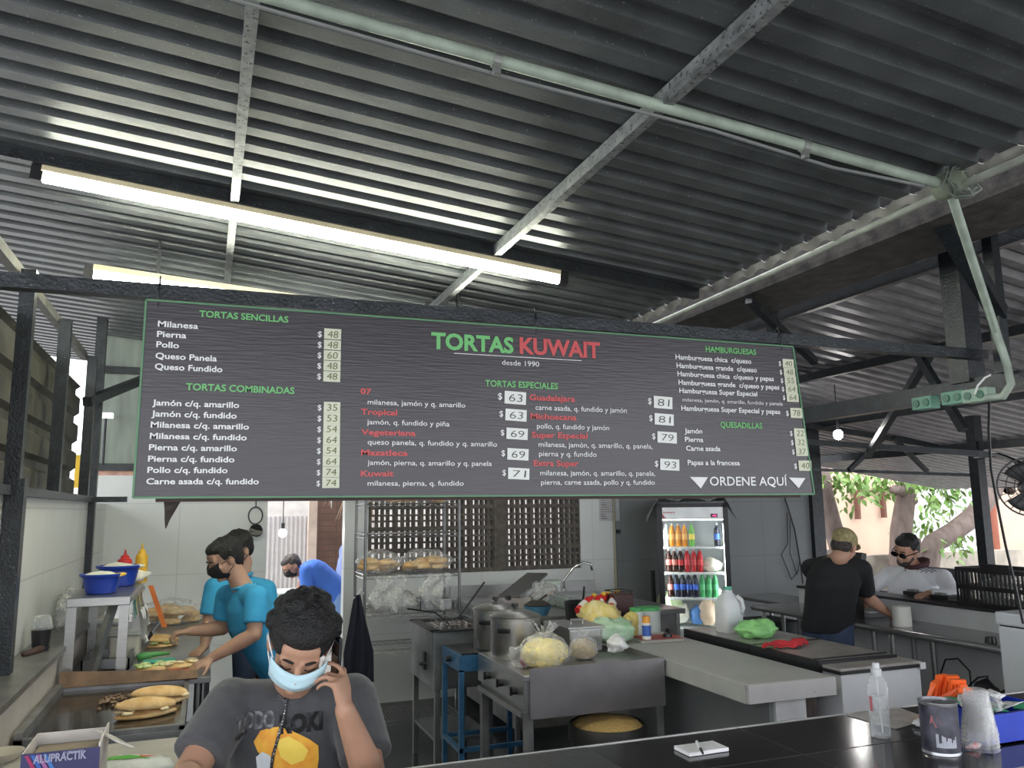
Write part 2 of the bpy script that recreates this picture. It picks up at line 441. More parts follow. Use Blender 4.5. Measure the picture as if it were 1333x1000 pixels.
# left side: low wall with ledge, white panel, posts, corrugated sheet above
pinkish = M('pale_low_wall', (0.55, 0.50, 0.46), 0.6, var=0.12, scale=4)
ledge_m = M('grimy_ledge', (0.10, 0.10, 0.10), 0.35, 0.2, var=0.5, scale=8, col2=(0.20, 0.19, 0.18))
struct('wall_left', B().box2((-0.95, 2.3, 0), (-0.66, 6.72, 1.075)), pinkish, label='low wall under the ledge')
struct('trim_92', B().box2((-0.93, 2.3, 1.075), (-0.625, 6.72, 1.10)), ledge_m, label='dark ledge on the low wall')
struct('wall_left.001', B().box2((-0.90, 2.3, 1.10), (-0.80, 7.7, 1.83)), wall_left_m, label='white side panel above the ledge')
struct('trim_93', B().box2((-0.92, 2.3, 1.83), (-0.76, 6.75, 1.87)), dark_paint)
def sheetx(b, z0, z1, pitch, y0, y1, x):
    n = int((z1 - z0) / pitch); prof = [(0, 0), (0.55, 0.0), (0.66, -0.03), (0.88, -0.03)]
    zs = []
    for i in range(n):
        for fr, d in prof: zs.append((z0 + (i + fr) * pitch, d))
    zs.append((z0 + n * pitch, 0))
    A = [[b.bm.verts.new((x + d + t, y, z)) for y in (y0, y1) for t in (0, -0.004)] for z, d in zs]
    for p, q in zip(A, A[1:]):
        for a, c in ((0, 2), (2, 3), (3, 1), (1, 0)): b.bm.faces.new((p[a], p[c], q[c], q[a]))
    return b
side_sheet = M('stained_side_sheet', (0.040, 0.038, 0.030), 0.55, 0.2, col2=(0.105, 0.10, 0.08), scale=5, bump=0.15)
struct('wall_left.002', sheetx(B(), 1.87, 2.82, 0.190, 2.6, 6.3, -0.86), side_sheet, label='stained corrugated side wall above the white panel')
for y, top in ((4.0, 2.82), (5.0, 2.82), (6.15, 2.82)):
    rbeam((-0.78, y, 1.87), (-0.78, y, top), 0.06, 0.06)
rbeam((-0.76, 3.98, 1.10), (-0.76, 3.98, 1.90), 0.07, 0.07)
rbeam((-0.79, 6.62, 1.10), (-0.79, 6.62, 3.2), 0.07, 0.07)
rbeam((-0.79, 6.1, 2.5), (-0.35, 7.6, 3.0), 0.06, 0.06)
rbeam((-0.9, 6.62, 1.85), (-0.55, 6.62, 1.85), 0.04, 0.04)
struct('trim_95', B().bar((-0.84, 2.6, 2.83), (-0.84, 6.2, 2.83), 0.04, 0.05), M('weathered_plank', (0.13, 0.13, 0.12), 0.7, var=0.4), label='weathered rail along the top of the side sheets')
# back wall: white panel left, door opening, block window, white then grey wall on the right
BY = 7.70
struct('wall_back', B().box2((-0.95, BY, 0), (0.52, BY + 0.14, 2.07)), wall_white)
struct('wall_back.001', B().box2((-0.95, BY, 2.07), (0.52, BY + 0.14, 2.125)), brick_m, label='strip of pink brick above the white panel')
green_sheet = M('grimy_green_sheet', (0.26, 0.30, 0.26), 0.5, var=0.2, scale=4, stretch=(3, 1, 0.5))
struct('wall_back.002', B().box2((-0.885, BY + 0.02, 2.125), (0.52, BY + 0.06, 3.32)), green_sheet, label='grey green sheet high on the back wall')
rbeam((-0.95, BY - 0.02, 2.14), (0.52, BY - 0.02, 2.14), 0.05, 0.06)
rbeam((-0.95, BY - 0.02, 2.98), (0.9, BY - 0.02, 2.98), 0.05, 0.06)
WX0, WX1, WZ0, WZ1 = 1.435, 3.635, 1.14, 2.35
b = B(); b.box2((1.215, BY, 0), (WX0, BY + 0.14, 2.9)); b.box2((WX0, BY, 0), (WX1, BY + 0.14, WZ0)); b.box2((WX1, BY, 0), (4.02, BY + 0.14, 2.9)); b.box2((WX0, BY, WZ1), (WX1, BY + 0.14, 2.9))
struct('wall_back.003', b, wall_white, label='white wall round the block window')
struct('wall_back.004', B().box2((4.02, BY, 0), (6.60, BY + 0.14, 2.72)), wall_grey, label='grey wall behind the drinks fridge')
struct('wall_back.005', B().box2((0.52, BY, 2.2), (1.215, BY + 0.14, 2.9)), wall_white, label='wall above the back doorway')
rbeam((6.66, BY, 0.0), (6.66, BY, 2.72), 0.16, 0.12)
# block window: blocks of four by three openings with a wide mullion
block_m = M('brown_vent_block', (0.105, 0.092, 0.080), 0.85, var=0.3, scale=18, bump=0.2)
b = B()
def vents(x0, x1, nb):
    bw = (x1 - x0) / nb; bh = 0.205
    nz = int(round((WZ1 - WZ0) / bh))
    for k in range(nz):
        z0 = WZ0 + k * bh
        b.box2((x0, BY + 0.02, z0), (x1, BY + 0.12, z0 + 0.040))
        for j in (1, 2): b.box2((x0, BY + 0.03, z0 + 0.040 + j * 0.055 - 0.011), (x1, BY + 0.11, z0 + 0.040 + j * 0.055 + 0.008))
    b.box2((x0, BY + 0.02, WZ1 - 0.03), (x1, BY + 0.12, WZ1))
    for i in range(nb):
        a = x0 + i * bw
        b.box2((a, BY + 0.018, WZ0), (a + 0.036, BY + 0.122, WZ1))
        for j in range(1, 4):
            c = a + 0.036 + (bw - 0.036) * j / 4
            b.box2((c - 0.012, BY + 0.032, WZ0), (c + 0.012, BY + 0.108, WZ1))
    b.box2((x1 - 0.012, BY + 0.018, WZ0), (x1, BY + 0.122, WZ1))
vents(WX0, 2.69, 5); vents(2.81, WX1, 3)
b.box2((2.69, BY + 0.0, WZ0), (2.81, BY + 0.13, WZ1))
struct('window_1', b, block_m, label='brown vent block window in the back wall')
# low wall on the right with the steel shelf along it
half_m = M('pale_half_wall', (0.56, 0.57, 0.58), 0.45, var=0.05)
struct('wall_right', B().box2((4.95, 3.25, 0), (5.10, 6.0, 1.03)), half_m, label='low white wall behind the steel shelf')
struct('trim_94', B().box2((4.93, 3.25, 1.03), (5.16, 6.0, 1.05)), M('dark_sill', (0.03, 0.03, 0.033), 0.3), label='dark sill on the low wall')

# ------------------------------------------------------------------ menu board
board_m = M('menu_board_vinyl', (0.033, 0.027, 0.033), 0.30, var=0.12, scale=6, bump=0.10, bscale=25, stretch=(0.4, 1, 6), spec=0.6)
t_white = M('white_lettering', (0.78, 0.78, 0.78), 0.5, var=0.02)
t_green = M('green_lettering', (0.16, 0.50, 0.17), 0.5, var=0.02)
t_red = M('red_lettering', (0.58, 0.085, 0.09), 0.5, var=0.02)
t_pen = M('olive_marker_ink', (0.13, 0.14, 0.05), 0.6, var=0.05)
t_black = M('black_marker_ink', (0.03, 0.03, 0.03), 0.6, var=0.05)
stick_m = M('price_sticker_paper', (0.62, 0.64, 0.50), 0.6, var=0.05)
stick_w = M('white_sticker_paper', (0.76, 0.78, 0.75), 0.6, var=0.04)
def S(p): return at(p[0], p[1], Y=SY)
cTL, cBL, cTR, cBR = S((190, 390.5)), S((171.5, 648)), S((1031.7, 451.5)), S((1059.5, 643.6))
bx0, bx1 = (cTL.x + cBL.x) / 2, cBR.x
bz0, bz1 = (cBL.z + cBR.z) / 2, (cTL.z + cTR.z) / 2
mb = thing('menu_board', 'long dark menu board lettered TORTAS KUWAIT hanging under the roof beam', 'sign', ((bx0 + bx1) / 2, SY, bz0))
dx = cTR.x - cBR.x
b = B()
out = [(bx0, bz0), (bx1, bz0), (bx1 + dx, bz1), (bx0 + 0.004, bz1)]
frx = Matrix(((1, 0, 0, 0), (0, 0, 1, 0), (0, 1, 0, 0), (0, 0, 0, 1)))
b.prism(out, SY, SY + 0.05, frx)
obj('panel', b, board_m, mb)
gm = M('green_board_edge', (0.10, 0.24, 0.13), 0.5)
b = B()
for p, q in zip(out, out[1:] + out[:1]):
    b.bar((p[0], SY - 0.001, p[1]), (q[0], SY - 0.001, q[1]), 0.006, 0.006, up=(0, 1, 0) if p[0] != q[0] else (0, 1, 0))
obj('edge_strip', b, gm, mb)
obj('backing_rail', B().box2((bx0 + 0.06, SY + 0.045, bz0 - 0.012), (bx1 - 0.03, SY + 0.10, bz0 + 0.04)), M('brown_rail', (0.075, 0.05, 0.045), 0.7), mb)
for fx in (0.015, 0.52, 0.955):
    hx = bx0 + (bx1 - bx0) * fx
    obj('hanging_wire', B().tube([(hx, SY + 0.0, bz1 - 0.02), (hx, SY - 0.003, bz1 + 0.03), (hx + 0.002, SY + 0.02, bz1 + 0.085), (hx, SY + 0.06, bz1 + 0.05)], 0.0025, 6), dark_paint, mb)
fp = at(222, 652, Y=SY + 0.07)
obj('torn_flap', B().grid(lambda u, v: (fp.x - 0.02 + u * 0.05 * (1 - v) + 0.01 * v, fp.y + 0.02 * math.sin(5 * v + u), fp.z - v * 0.085), 4, 6, 0.002), M('brown_flap', (0.05, 0.04, 0.035), 0.8), mb)

CR_ = {'A': (0.29, 170, 370), 'B': (0.36, 420, 380), 'C': (0.26, 780, 400)}
def cp(k, x, y): s, ox, oy = CR_[k]; return S((x * s + ox, y * s + oy))
LET = {}
def line(k, s, x0, y0, x1, y1, cap, col, bold=0.0):
    """one printed line: from (x0,y0) to (x1,y1) on its baseline"""
    p, q = cp(k, x0, y0), cp(k, x1, y1)
    t = cp(k, x0, y0 - cap)
    z = (p.z + q.z) / 2
    fr = Matrix.Translation((p.x, SY - 0.0022, z)) @ Matrix(((1, 0, 0, 0), (0, 0, -1, 0), (0, 1, 0, 0), (0, 0, 0, 1)))
    if col == 'item_lettering': put_text(LET.setdefault(col, bmesh.new()), s, fr, q.x - p.x, (t.z - p.z), bold)
    else:
        bm = bmesh.new(); put_text(bm, s, fr, q.x - p.x, (t.z - p.z), bold); obj(col, bm, t_green if col[0] == 'h' else t_red, mb)
A_ = [('Milanesa', 122, 192, 303, 200), ('Pierna', 118, 237, 250, 243), ('Pollo', 115, 283, 217, 288), ('Queso Panela', 111, 335, 387, 346), ('Queso Fundido', 108, 384, 412, 394),
      ('Jamón c/q. amarillo', 97, 545, 487, 555), ('Jamón c/q. fundido', 93, 594, 476, 603), ('Milanesa c/q. amarillo', 90, 644, 531, 652), ('Milanesa c/q. fundido', 86, 694, 521, 701),
      ('Pierna c/q. amarillo', 82, 745, 477, 750), ('Pierna c/q. fundido', 78, 796, 466, 800), ('Pollo c/q. fundido', 75, 846, 435, 849), ('Carne asada c/q. fundido', 70, 897, 575, 899)]
for a in A_: line('A', *a, 27, 'item_lettering', 0.022)
line('A', 'TORTAS SENCILLAS', 308, 147, 708, 172, 29, 'heading_lettering', 0.022)
line('A', 'TORTAS COMBINADAS', 248, 476, 735, 492, 31, 'heading_lettering', 0.022)
line('B', 'TORTAS', 392, 203, 690, 222, 58, 'heading_lettering', 0.035)
line('B', 'KUWAIT', 712, 223, 1003, 238, 58, 'specialty_lettering', 0.035)
line('B', 'desde 1990', 648, 265, 782, 270, 19, 'item_lettering')
line('B', 'TORTAS ESPECIALES', 587, 343, 850, 351, 23, 'heading_lettering', 0.02)
for a in [('07', 136, 370, 176, 370), ('Tropical', 137, 444, 269, 446), ('Vegeteriana', 138, 518, 336, 520), ('Mazatleca', 138, 592, 307, 592), ('Kuwait', 137, 667, 256, 667),
          ('Guadalajara', 747, 392, 912, 397), ('Michoacana', 751, 460, 917, 464), ('Super Especial', 755, 528, 957, 530), ('Extra Super', 762, 629, 925, 631)]:
    line('B', *a, 21, 'specialty_lettering', 0.028)
for a in [('milanesa, jamón y q. amarillo', 162, 410, 515, 416), ('jamón, q. fundido y piña', 160, 482, 458, 484), ('queso panela, q. fundido y q. amarillo', 162, 556, 630, 556),
          ('jamón, pierna, q. amarillo y q. panela', 162, 628, 611, 628), ('milanesa, pierna, q. fundido', 162, 701, 509, 701), ('carne asada, q. fundido y jamón', 769, 430, 1099, 435),
          ('pollo, q. fundido y jamón', 774, 496, 1035, 499), ('milanesa, jamón, q. amarillo, q. panela,', 780, 562, 1192, 566), ('pierna y q. fundido', 782, 594, 990, 597),
          ('milanesa, jamón, q. amarillo, q. panela,', 786, 663, 1202, 666), ('pierna, carne asada, pollo y q. fundido', 789, 697, 1200, 698)]:
    line('B', *a, 19, 'item_lettering', 0.004)
line('C', 'HAMBURGUESAS', 532, 225, 785, 238, 29, 'heading_lettering', 0.02)
line('C', 'QUESADILLAS', 605, 603, 815, 607, 29, 'heading_lettering', 0.02)
for a in [('Hamburguesa chica  c/queso', 381, 262, 760, 282), ('Hamburguesa grande  c/queso', 386, 305, 788, 325), ('Hamburguesa chica  c/queso y papas', 391, 347, 873, 368),
          ('Hamburguesa grande  c/queso y papas', 396, 389, 901, 411), ('Hamburguesa Super Especial', 400, 430, 790, 445), ('Hamburguesa Super Especial y papas', 410, 517, 905, 535),
          ('Jamón', 426, 630, 515, 634), ('Pierna', 428, 673, 520, 676), ('Carne asada', 434, 717, 606, 722), ('Papas a la francesa', 442, 788, 703, 793)]:
    line('C', *a, 25, 'item_lettering', 0.02)
line('C', 'milanesa, jamón, q. amarillo, fundido y panela', 416, 473, 917, 492, 19, 'item_lettering')
line('C', 'ORDENE AQUÍ', 553, 893, 940, 893, 46, 'item_lettering', 0.012)
bm = LET['item_lettering']
for (x0, y0), (x1, y1), (x2, y2) in [((452, 850), (542, 852), (507, 908)), ((947, 853), (1030, 856), (997, 907))]:
    vs = []
    for x, y in ((x0, y0), (x2, y2), (x1, y1)):
        p = cp('C', x, y); vs.append(bm.verts.new((p.x, SY - 0.003, p.z)))
    bm.faces.new(vs)
p, q = cp('B', 475, 224), cp('B', 935, 248); zz = (p.z + q.z) / 2
bmesh.ops.create_cube(bm, size=1, matrix=Matrix.Translation(((p.x + q.x) / 2, SY - 0.002, zz)) @ Matrix.Diagonal((q.x - p.x, 0.002, 0.0022, 1)))
# price stickers with figures in marker, the dollar sign printed before each
def sticker(k, x0, y0, x1, y1, s, white, tilt=0.0):
    p, q = cp(k, x0, y1), cp(k, x1, y0)
    w_, h_ = q.x - p.x, q.z - p.z
    c = ((p.x + q.x) / 2, SY - 0.003, (p.z + q.z) / 2)
    R = Matrix.Rotation(tilt, 3, 'Y')
    o = obj('price_sticker', B().box(c, (w_, 0.0012, h_ * 0.97), R), stick_w if white else stick_m, mb)
    bm = bmesh.new()
    fr = Matrix.Translation((c[0], SY - 0.0042, c[2] - h_ * 0.30)) @ R.to_4x4() @ Matrix(((1, 0.08, 0, 0), (0, 0, -1, 0), (0, 1, 0, 0), (0, 0, 0, 1)))
    put_text(bm, s, fr, w_ * (0.62 if len(s) > 1 else 0.3), h_ * 0.62, -0.012 if white else -0.004, center=True)
    obj('handwritten_price', bm, t_black if white else t_pen, o)
    d = cp(k, x0, y1)
    fr = Matrix.Translation((d.x - h_ * 0.52, SY - 0.0022, d.z + h_ * (0.35 if white else 0.22))) @ Matrix(((1, 0, 0, 0), (0, 0, -1, 0), (0, 1, 0, 0), (0, 0, 0, 1)))
    put_text(LET['item_lettering'], '$', fr, None, h_ * 0.5, 0.01)
for i, s in enumerate(['48', '48', '60', '48', '48']): sticker('A', 868 - i, 203 + i * 47, 945 - i, 250 + i * 47, s, False)
for i, s in enumerate(['35', '53', '54', '64', '54', '64', '74', '74']): sticker('A', 866 - i, 530 + i * 48.3, 941 - i * 0.6, 578 + i * 48.3, s, False)
for r in [(657, 362, 734, 406, '63'), (660, 426, 736, 467, '63'), (664, 494, 740, 534, '69'), (667, 567, 743, 609, '69'), (670, 637, 746, 679, '71'),
          (1197, 380, 1262, 422, '81'), (1200, 442, 1267, 482, '81'), (1210, 507, 1278, 547, '79'), (1220, 605, 1287, 646, '93')]:
    sticker('B', *r, True, 0.04)
for i, s in enumerate(['40', '48', '55', '64', '64']): sticker('C', 918 + i * 5, 262 + i * 42.5, 970 + i * 6, 304 + i * 42.5, s, False)
sticker('C', 957, 506, 1012, 555, '78', False)
for i, s in enumerate(['22', '32', '37']): sticker('C', 975 + i * 5, 608 + i * 46, 1030 + i * 5, 654 + i * 46, s, False)
sticker('C', 998, 768, 1058, 820, '40', False)
for nme, mt in (('item_lettering', t_white),):
    obj(nme, LET[nme], mt, mb)

# ------------------------------------------------------------------ lamps, conduit, boxes, bulbs
tube_m = M('lit_tube', (0.9, 0.9, 0.85), 0.4, emit=(0.97, 1.0, 0.85), estr=TUBE_POWER)
house_m = M('yellowed_lamp_housing', (0.80, 0.70, 0.46), 0.5, var=0.12)
def lamp(x0, x1, y, label, hang=0.105, fall=None):
    z0 = zroof(x0) - hang; z1 = zroof(x1) - hang if fall is None else z0 - fall * (x1 - x0)
    t = thing('fluorescent_lamp', label, 'lamp', ((x0 + x1) / 2, y, (z0 + z1) / 2), 'fluorescent tube lamps under the roof')
    a, c = V((x0, y, z0)), V((x1, y, z1)); d = (c - a).normalized()
    hh_ = 0.065 if fall is None else 0.03
    obj('housing', B().bar(a + V((0, 0, 0.022 + hh_ / 2)), c + V((0, 0, 0.022 + hh_ / 2)), 0.075, hh_), house_m, t)
    obj('tube', B().cyl(a, c, 0.019, seg=16), tube_m, t, smooth=True)
    for e, s in ((a, -1), (c, 1)):
        obj('lamp_holder', B().bar(e - d * 0.002 * s, e + d * 0.045 * s, 0.05, 0.065).xf(Matrix.Translation((0, 0, 0.012))), black_plastic, t)
    return t
pl = at(57, 222, Y=3.74); pr = at(727, 357, Y=3.74)
lamp(pl.x, pr.x, 3.74, 'long lit fluorescent tube in front, above the menu board')
yl = 4.0
while at(122, 358, Y=yl).z < zroof(at(122, 358, Y=yl).x) - 0.26 and yl < 7: yl += 0.02
pl = at(122, 358, Y=yl)
lamp(pl.x, pl.x + 2.40, yl, 'lit fluorescent tube farther back, half hidden behind the roof beam', 0.26, 0.075)
rbeam((-0.3, yl, zroof(-0.3) - 0.20), (-0.3, yl, zroof(-0.3) + 0.0), 0.02, 0.02)
rbeam((1.4, yl, zroof(1.4) - 0.08), (1.4, yl, zroof(1.4) + 0.0), 0.02, 0.02)

CY = 2.08
def zc(x): return 3.06 - 0.0864 * (x - 0.742)
cd = thing('roof_conduit', 'pale green conduit pipe running along under the roof to the junction', 'pipe', (0.8, CY, zc(0.8)))
obj('pipe', B().tube([(-0.2, CY, zc(-0.2)), (0.8, CY, zc(0.8)), (2.48, CY, zc(2.48))], 0.019, 12), green_pvc, cd, smooth=True)
obj('thin_cable', B().tube([(0.0, CY + .025, zc(0) - 0.02), (0.8, CY + .025, zc(0.8) - 0.03), (1.5, CY + .02, zc(1.5) - 0.022), (2.0, CY + .025, zc(2.0) - 0.035), (2.4, CY + .01, zc(2.4) - 0.02)], 0.006, 6), M('grey_cable', (0.2, 0.21, 0.21), 0.6), cd)
for x in (0.745, 1.86): obj('clamp', B().cyl((x - 0.012, CY, zc(x - 0.012)), (x + 0.012, CY, zc(x + 0.012)), 0.024).box((x, CY, zc(x) - 0.03), (0.02, 0.02, 0.03)), M('clamp_metal', (0.3, 0.31, 0.3), 0.4, 0.6), cd)
J = V((2.50, CY, zc(2.50)))
jb = thing('junction_knot', 'tangled conduit junction with loose wires at the gutter edge', 'junction box', J)
obj('round_box', B().cyl(J + V((0, -0.05, 0)), J + V((0, 0.03, 0)), 0.05), M('mossy_green', (0.13, 0.15, 0.11), 0.8, var=0.4), jb, smooth=True)
b = B(); rr = random.Random(3)
for k in range(7):
    a0 = rr.uniform(0, 6.28); r_ = rr.uniform(0.05, 0.10)
    b.tube([J + V((0.02 + r_ * math.cos(a0 + s * 0.7), -0.05 + 0.02 * math.sin(s * 2.1 + k), r_ * 0.8 * math.sin(a0 + s * 0.7))) for s in range(7)], 0.004, 5)
obj('loose_wire', b, M('wire_grey', (0.10, 0.12, 0.10), 0.7), jb)
cv = thing('drop_conduit', 'pale green conduit dropping from the junction to the green boxes', 'pipe', J + V((0.3, 0.1, -0.6)))
q0 = at(1236, 246, X=2.53); q1 = at(1263, 330, X=2.80); q2 = at(1296, 430, X=3.2); q3 = at(1311, 475, X=3.25); q4 = at(1316, 500, X=3.28); q5 = at(1306, 516, X=3.28); q6 = at(1284, 518, X=3.28)
obj('pipe', B().tube([q0, q1, q2, q3, q4, q5, q6], 0.017, 12), green_pvc, cv, smooth=True)
cs = thing('edge_conduit', 'conduit running back along the roof edge from the junction', 'pipe', J + V((0, 0.1, 0)))
obj('pipe', B().tube([J + V((0.06, -1.6, 0.0)), J + V((0.03, 0, -0.01)), (2.59, 3.2, 2.90), (2.60, 4.4, 2.89), (2.60, 4.9, 2.84)], 0.014, 10), M('grimy_conduit', (0.27, 0.29, 0.25), 0.6, var=0.3), cs, smooth=True)
for (u, v, w_, k) in ((1205, 525, 0.115, 'green junction box farthest left under the girder'), (1245, 518, 0.12, 'green junction box in the middle of the three'), (1274, 515, 0.13, 'pale green junction box at the conduit end')):
    c = at(u, v, X=3.30)
    o = tag(obj('junction_box', B().box(c, (0.06, w_ * 1.0, 0.062)), green_box if 'pale' not in k else M('pale_junction_box', (0.30, 0.42, 0.33), 0.5), None, bevel=0.004), k, 'junction box', 'junction boxes under the girder')
    for s in (-0.25, 0.25):
        obj('knockout', B().cyl(c + V((-0.036, s * w_, 0)), c + V((-0.029, s * w_, 0)), 0.019, seg=14), M('dark_green', (0.07, 0.17, 0.12), 0.5), o, smooth=True)
obj_w = tag(obj('white_wire', B().tube([at(1290, 488, X=3.28), at(1282, 492, X=3.27), at(1273, 502, X=3.26), at(1269, 513, X=3.25)], 0.005, 6), white_paint), 'short white wire looping down into the pale junction box', 'wire')
tag(obj('power_cord', B().tube([at(1288, 520, X=3.36), at(1287, 560, X=3.4), at(1290, 610, X=3.45), at(1299, 660, X=3.5), at(1309, 710, X=3.55), at(1322, 765, X=3.6), at(1332, 812, X=3.62)], 0.006, 8), black_plastic, smooth=True), 'black power cord hanging down past the black crate', 'cord')
bulb_m = M('lit_bulb', (1, 1, 1), 0.3, emit=(1.0, 0.98, 0.95), estr=60.0)
def bulb(p, drop, r, label, g):
    t = thing('light_bulb', label, 'light bulb', p, g)
    obj('glass', B().ell(p, (r, r, r * 1.1)), bulb_m, t, smooth=True)
    obj('socket', B().cyl(p + V((0, 0, r * 0.8)), p + V((0, 0, r * 2.6)), r * 0.45), black_plastic, t, smooth=True)
    obj('cord', B().tube([p + V((0, 0, r * 2.5)), p + V((0, 0, drop))], 0.005, 6), black_plastic, t)
pb = at(1091, 566, Y=6.0)
bulb(pb, zroof2(pb.x) - pb.z, 0.042, 'lit bulb hanging under the far roof beside the menu board', 'bare light bulbs')
pb = at(368, 694, Y=8.9)
rbeam((-0.4, 8.9, pb.z + 0.62), (1.9, 8.9, pb.z + 0.62), 0.05, 0.05)
bulb(pb, 0.60, 0.04, 'lit bulb hanging outside the back doorway', 'bare light bulbs')

# ------------------------------------------------------------------ people
def basis(f, u):
    f = V(f).normalized(); u = V(u); u = (u - f * u.dot(f)).normalized(); r = f.cross(u)
    return Matrix((r, f, u)).transposed()          # local x = the person's right, y = face, z = crown
def headf(c, R, s=1.0): return Matrix.Translation(V(c)) @ R.to_4x4() @ Matrix.Scale(s, 4)
def add_head(b, F):
    h = B()
    h.ell((0, -0.012, 0.030), (0.074, 0.094, 0.086)); h.ell((0, 0.026, -0.030), (0.060, 0.066, 0.085)); h.ell((0, 0.036, -0.078), (0.043, 0.045, 0.036))
    h.ell((0, 0.066, 0.044), (0.052, 0.024, 0.03))
    h.cap((0, 0.088, 0.014), (0, 0.106, -0.026), 0.008, 0.014); h.ell((0.013, 0.098, -0.030), (0.010, 0.011, 0.008)); h.ell((-0.013, 0.098, -0.030), (0.010, 0.011, 0.008))
    h.cap((-0.044, 0.074, 0.024), (-0.012, 0.087, 0.022), 0.010); h.cap((0.044, 0.074, 0.024), (0.012, 0.087, 0.022), 0.010)
    for s in (-1, 1):
        h.ell((s * 0.031, 0.075, 0.004), (0.016, 0.012, 0.011)); h.ell((s * 0.038, 0.062, -0.024), (0.022, 0.02, 0.018))
        h.ell((s * 0.077, -0.006, -0.014), (0.010, 0.020, 0.031), Matrix.Rotation(s * 0.25, 3, 'Z'))
    h.ell((0, 0.086, -0.056), (0.024, 0.012, 0.007)); h.ell((0, 0.084, -0.068), (0.020, 0.012, 0.008)); h.ell((0, 0.074, -0.094), (0.020, 0.016, 0.014))
    h.cap((0, -0.015, -0.04), (0, -0.02, -0.10), 0.052, 0.054)
    h.xf(F); tmp = bpy.data.meshes.new('h'); h.bm.to_mesh(tmp); h.bm.free(); b.bm.from_mesh(tmp); bpy.data.meshes.remove(tmp)
def add_hand(b, w, d, n, thumb, curl=(20, 30, 20), spread=6, s=1.0, thumb_out=40, index_curl=None, tcurl=25):
    """w wrist, d wrist->knuckles, n palm side, thumb = +1/-1: which side the thumb is on along d x n"""
    w = V(w); d = V(d).normalized(); n = V(n); n = (n - d * n.dot(d)).normalized(); t = d.cross(n) * thumb
    P = lambda a, c, e: w + (d * a + t * c + n * e) * s
    b.loft([(P(-0.02, 0, 0), t * 0.026 * s, n * 0.019 * s), (P(0.015, 0.0, 0), t * 0.030 * s, n * 0.017 * s), (P(0.05, 0.002, 0), t * 0.040 * s, n * 0.0155 * s), (P(0.088, 0, 0.001), t * 0.041 * s, n * 0.012 * s)], 14, 2.3)
    for i in range(4):
        off = 0.0305 - i * 0.0205; ln = (0.96, 1.05, 0.98, 0.76)[i]
        sp = math.radians((1.5 - i) * spread); dd = (d * math.cos(sp) + t * math.sin(sp)).normalized()
        p = P(0.084 - (0.004 if i in (0,) else 0.010 if i == 3 else 0), off, 0)
        a = 0; cv = index_curl if (i == 0 and index_curl) else curl
        for j, (L, r) in enumerate(((0.043, 0.0094), (0.027, 0.0085), (0.021, 0.0076))):
            a += math.radians(cv[j] + i * 2)
            e = p + (dd * math.cos(a) + n * math.sin(a)) * L * ln * s
            b.cap(p, e, r * s * (0.88 if i == 3 else 1), r * 0.9 * s * (0.88 if i == 3 else 1), 10); p = e
    a = math.radians(thumb_out); p = P(0.018, 0.026, 0.006); dd = d * math.cos(a) + t * math.sin(a)
    e = p + (dd * 0.95 + n * 0.25).normalized() * 0.040 * s; b.cap(p, e, 0.0135 * s, 0.0115 * s, 10)
    dd = (dd * math.cos(math.radians(tcurl)) + n * math.sin(math.radians(tcurl)) + d * 0.2).normalized(); e2 = e + dd * 0.032 * s; b.cap(e, e2, 0.0110 * s, 0.0098 * s, 10)
    e3 = e2 + (dd + d * 0.25).normalized() * 0.024 * s; b.cap(e2, e3, 0.0098 * s, 0.0080 * s, 10)
def arm(b, sh, el, wr, k=1.0, cap0=True):
    sh, el, wr = V(sh), V(el), V(wr)
    b.cap(sh, el, 0.054 * k, 0.041 * k); m = el.lerp(wr, 0.3); b.cap(el, m, 0.040 * k, 0.043 * k); b.cap(m, wr, 0.043 * k, 0.0265 * k)
def torso(b, pelvis, chest, neck, shL, shR, fwd, wid, dep, g=0.0):
    """pelvis -> chest -> neck; shL/shR shoulder joints; g = how much larger (cloth)"""
    pelvis, chest, neck, shL, shR = map(V, (pelvis, chest, neck, shL, shR)); fwd = V(fwd)
    sx = (shR - shL).normalized()
    up = (chest - pelvis).normalized(); dpt = sx.cross(up); dpt = dpt if dpt.dot(fwd) > 0 else -dpt; dpt.normalize()
    up2 = (neck - chest).normalized(); d2 = sx.cross(up2); d2 = d2 if d2.dot(fwd) > 0 else -d2; d2.normalize()
    st = []
    for f_, kw, kd in ((0.0, 0.98, 0.95), (0.15, 1.0, 1.0), (0.4, 0.95, 1.02), (0.7, 0.98, 1.0), (1.0, 1.03, 1.0)):
        st.append((pelvis.lerp(chest, f_), sx * (wid * kw + g), dpt * (dep * kd + g)))
    for f_, kw, kd in ((0.4, 1.0, 0.92), (0.72, 0.82, 0.74), (0.9, 0.56, 0.6), (1.0, 0.44, 0.5)):
        st.append((chest.lerp(neck, f_), sx * (wid * kw + g), d2 * (dep * kd + g)))
    b.loft(st, 28, 2.3)
    for s_ in (shL, shR):
        b.cap(neck.lerp(chest, 0.18), s_, 0.055 + g, 0.056 + g)
    return dpt, d2
def sleeve(b, sh, el, f, r0, r1):
    """short sleeve with an open-looking flat end"""
    sh, el = V(sh), V(el); e = sh.lerp(el, f); d = (el - sh).normalized()
    b.cap(sh, sh.lerp(el, 0.05), r0, r0); b.cyl(sh, e, r0, r1, 18)
def limb_leg(b, hip, kn, an, k=1.0, g=0.0):
    hip, kn, an = map(V, (hip, kn, an)); b.cap(hip, kn, 0.085 * k + g, 0.056 * k + g); m = kn.lerp(an, 0.3); b.cap(kn, m, 0.055 * k + g, 0.056 * k + g); b.cap(m, an, 0.056 * k + g, (0.04 + g) * k)
def part_mesh(name, b, voxel, sm, mat, parent): return obj(name, remesh(b, voxel, sm), mat, parent)
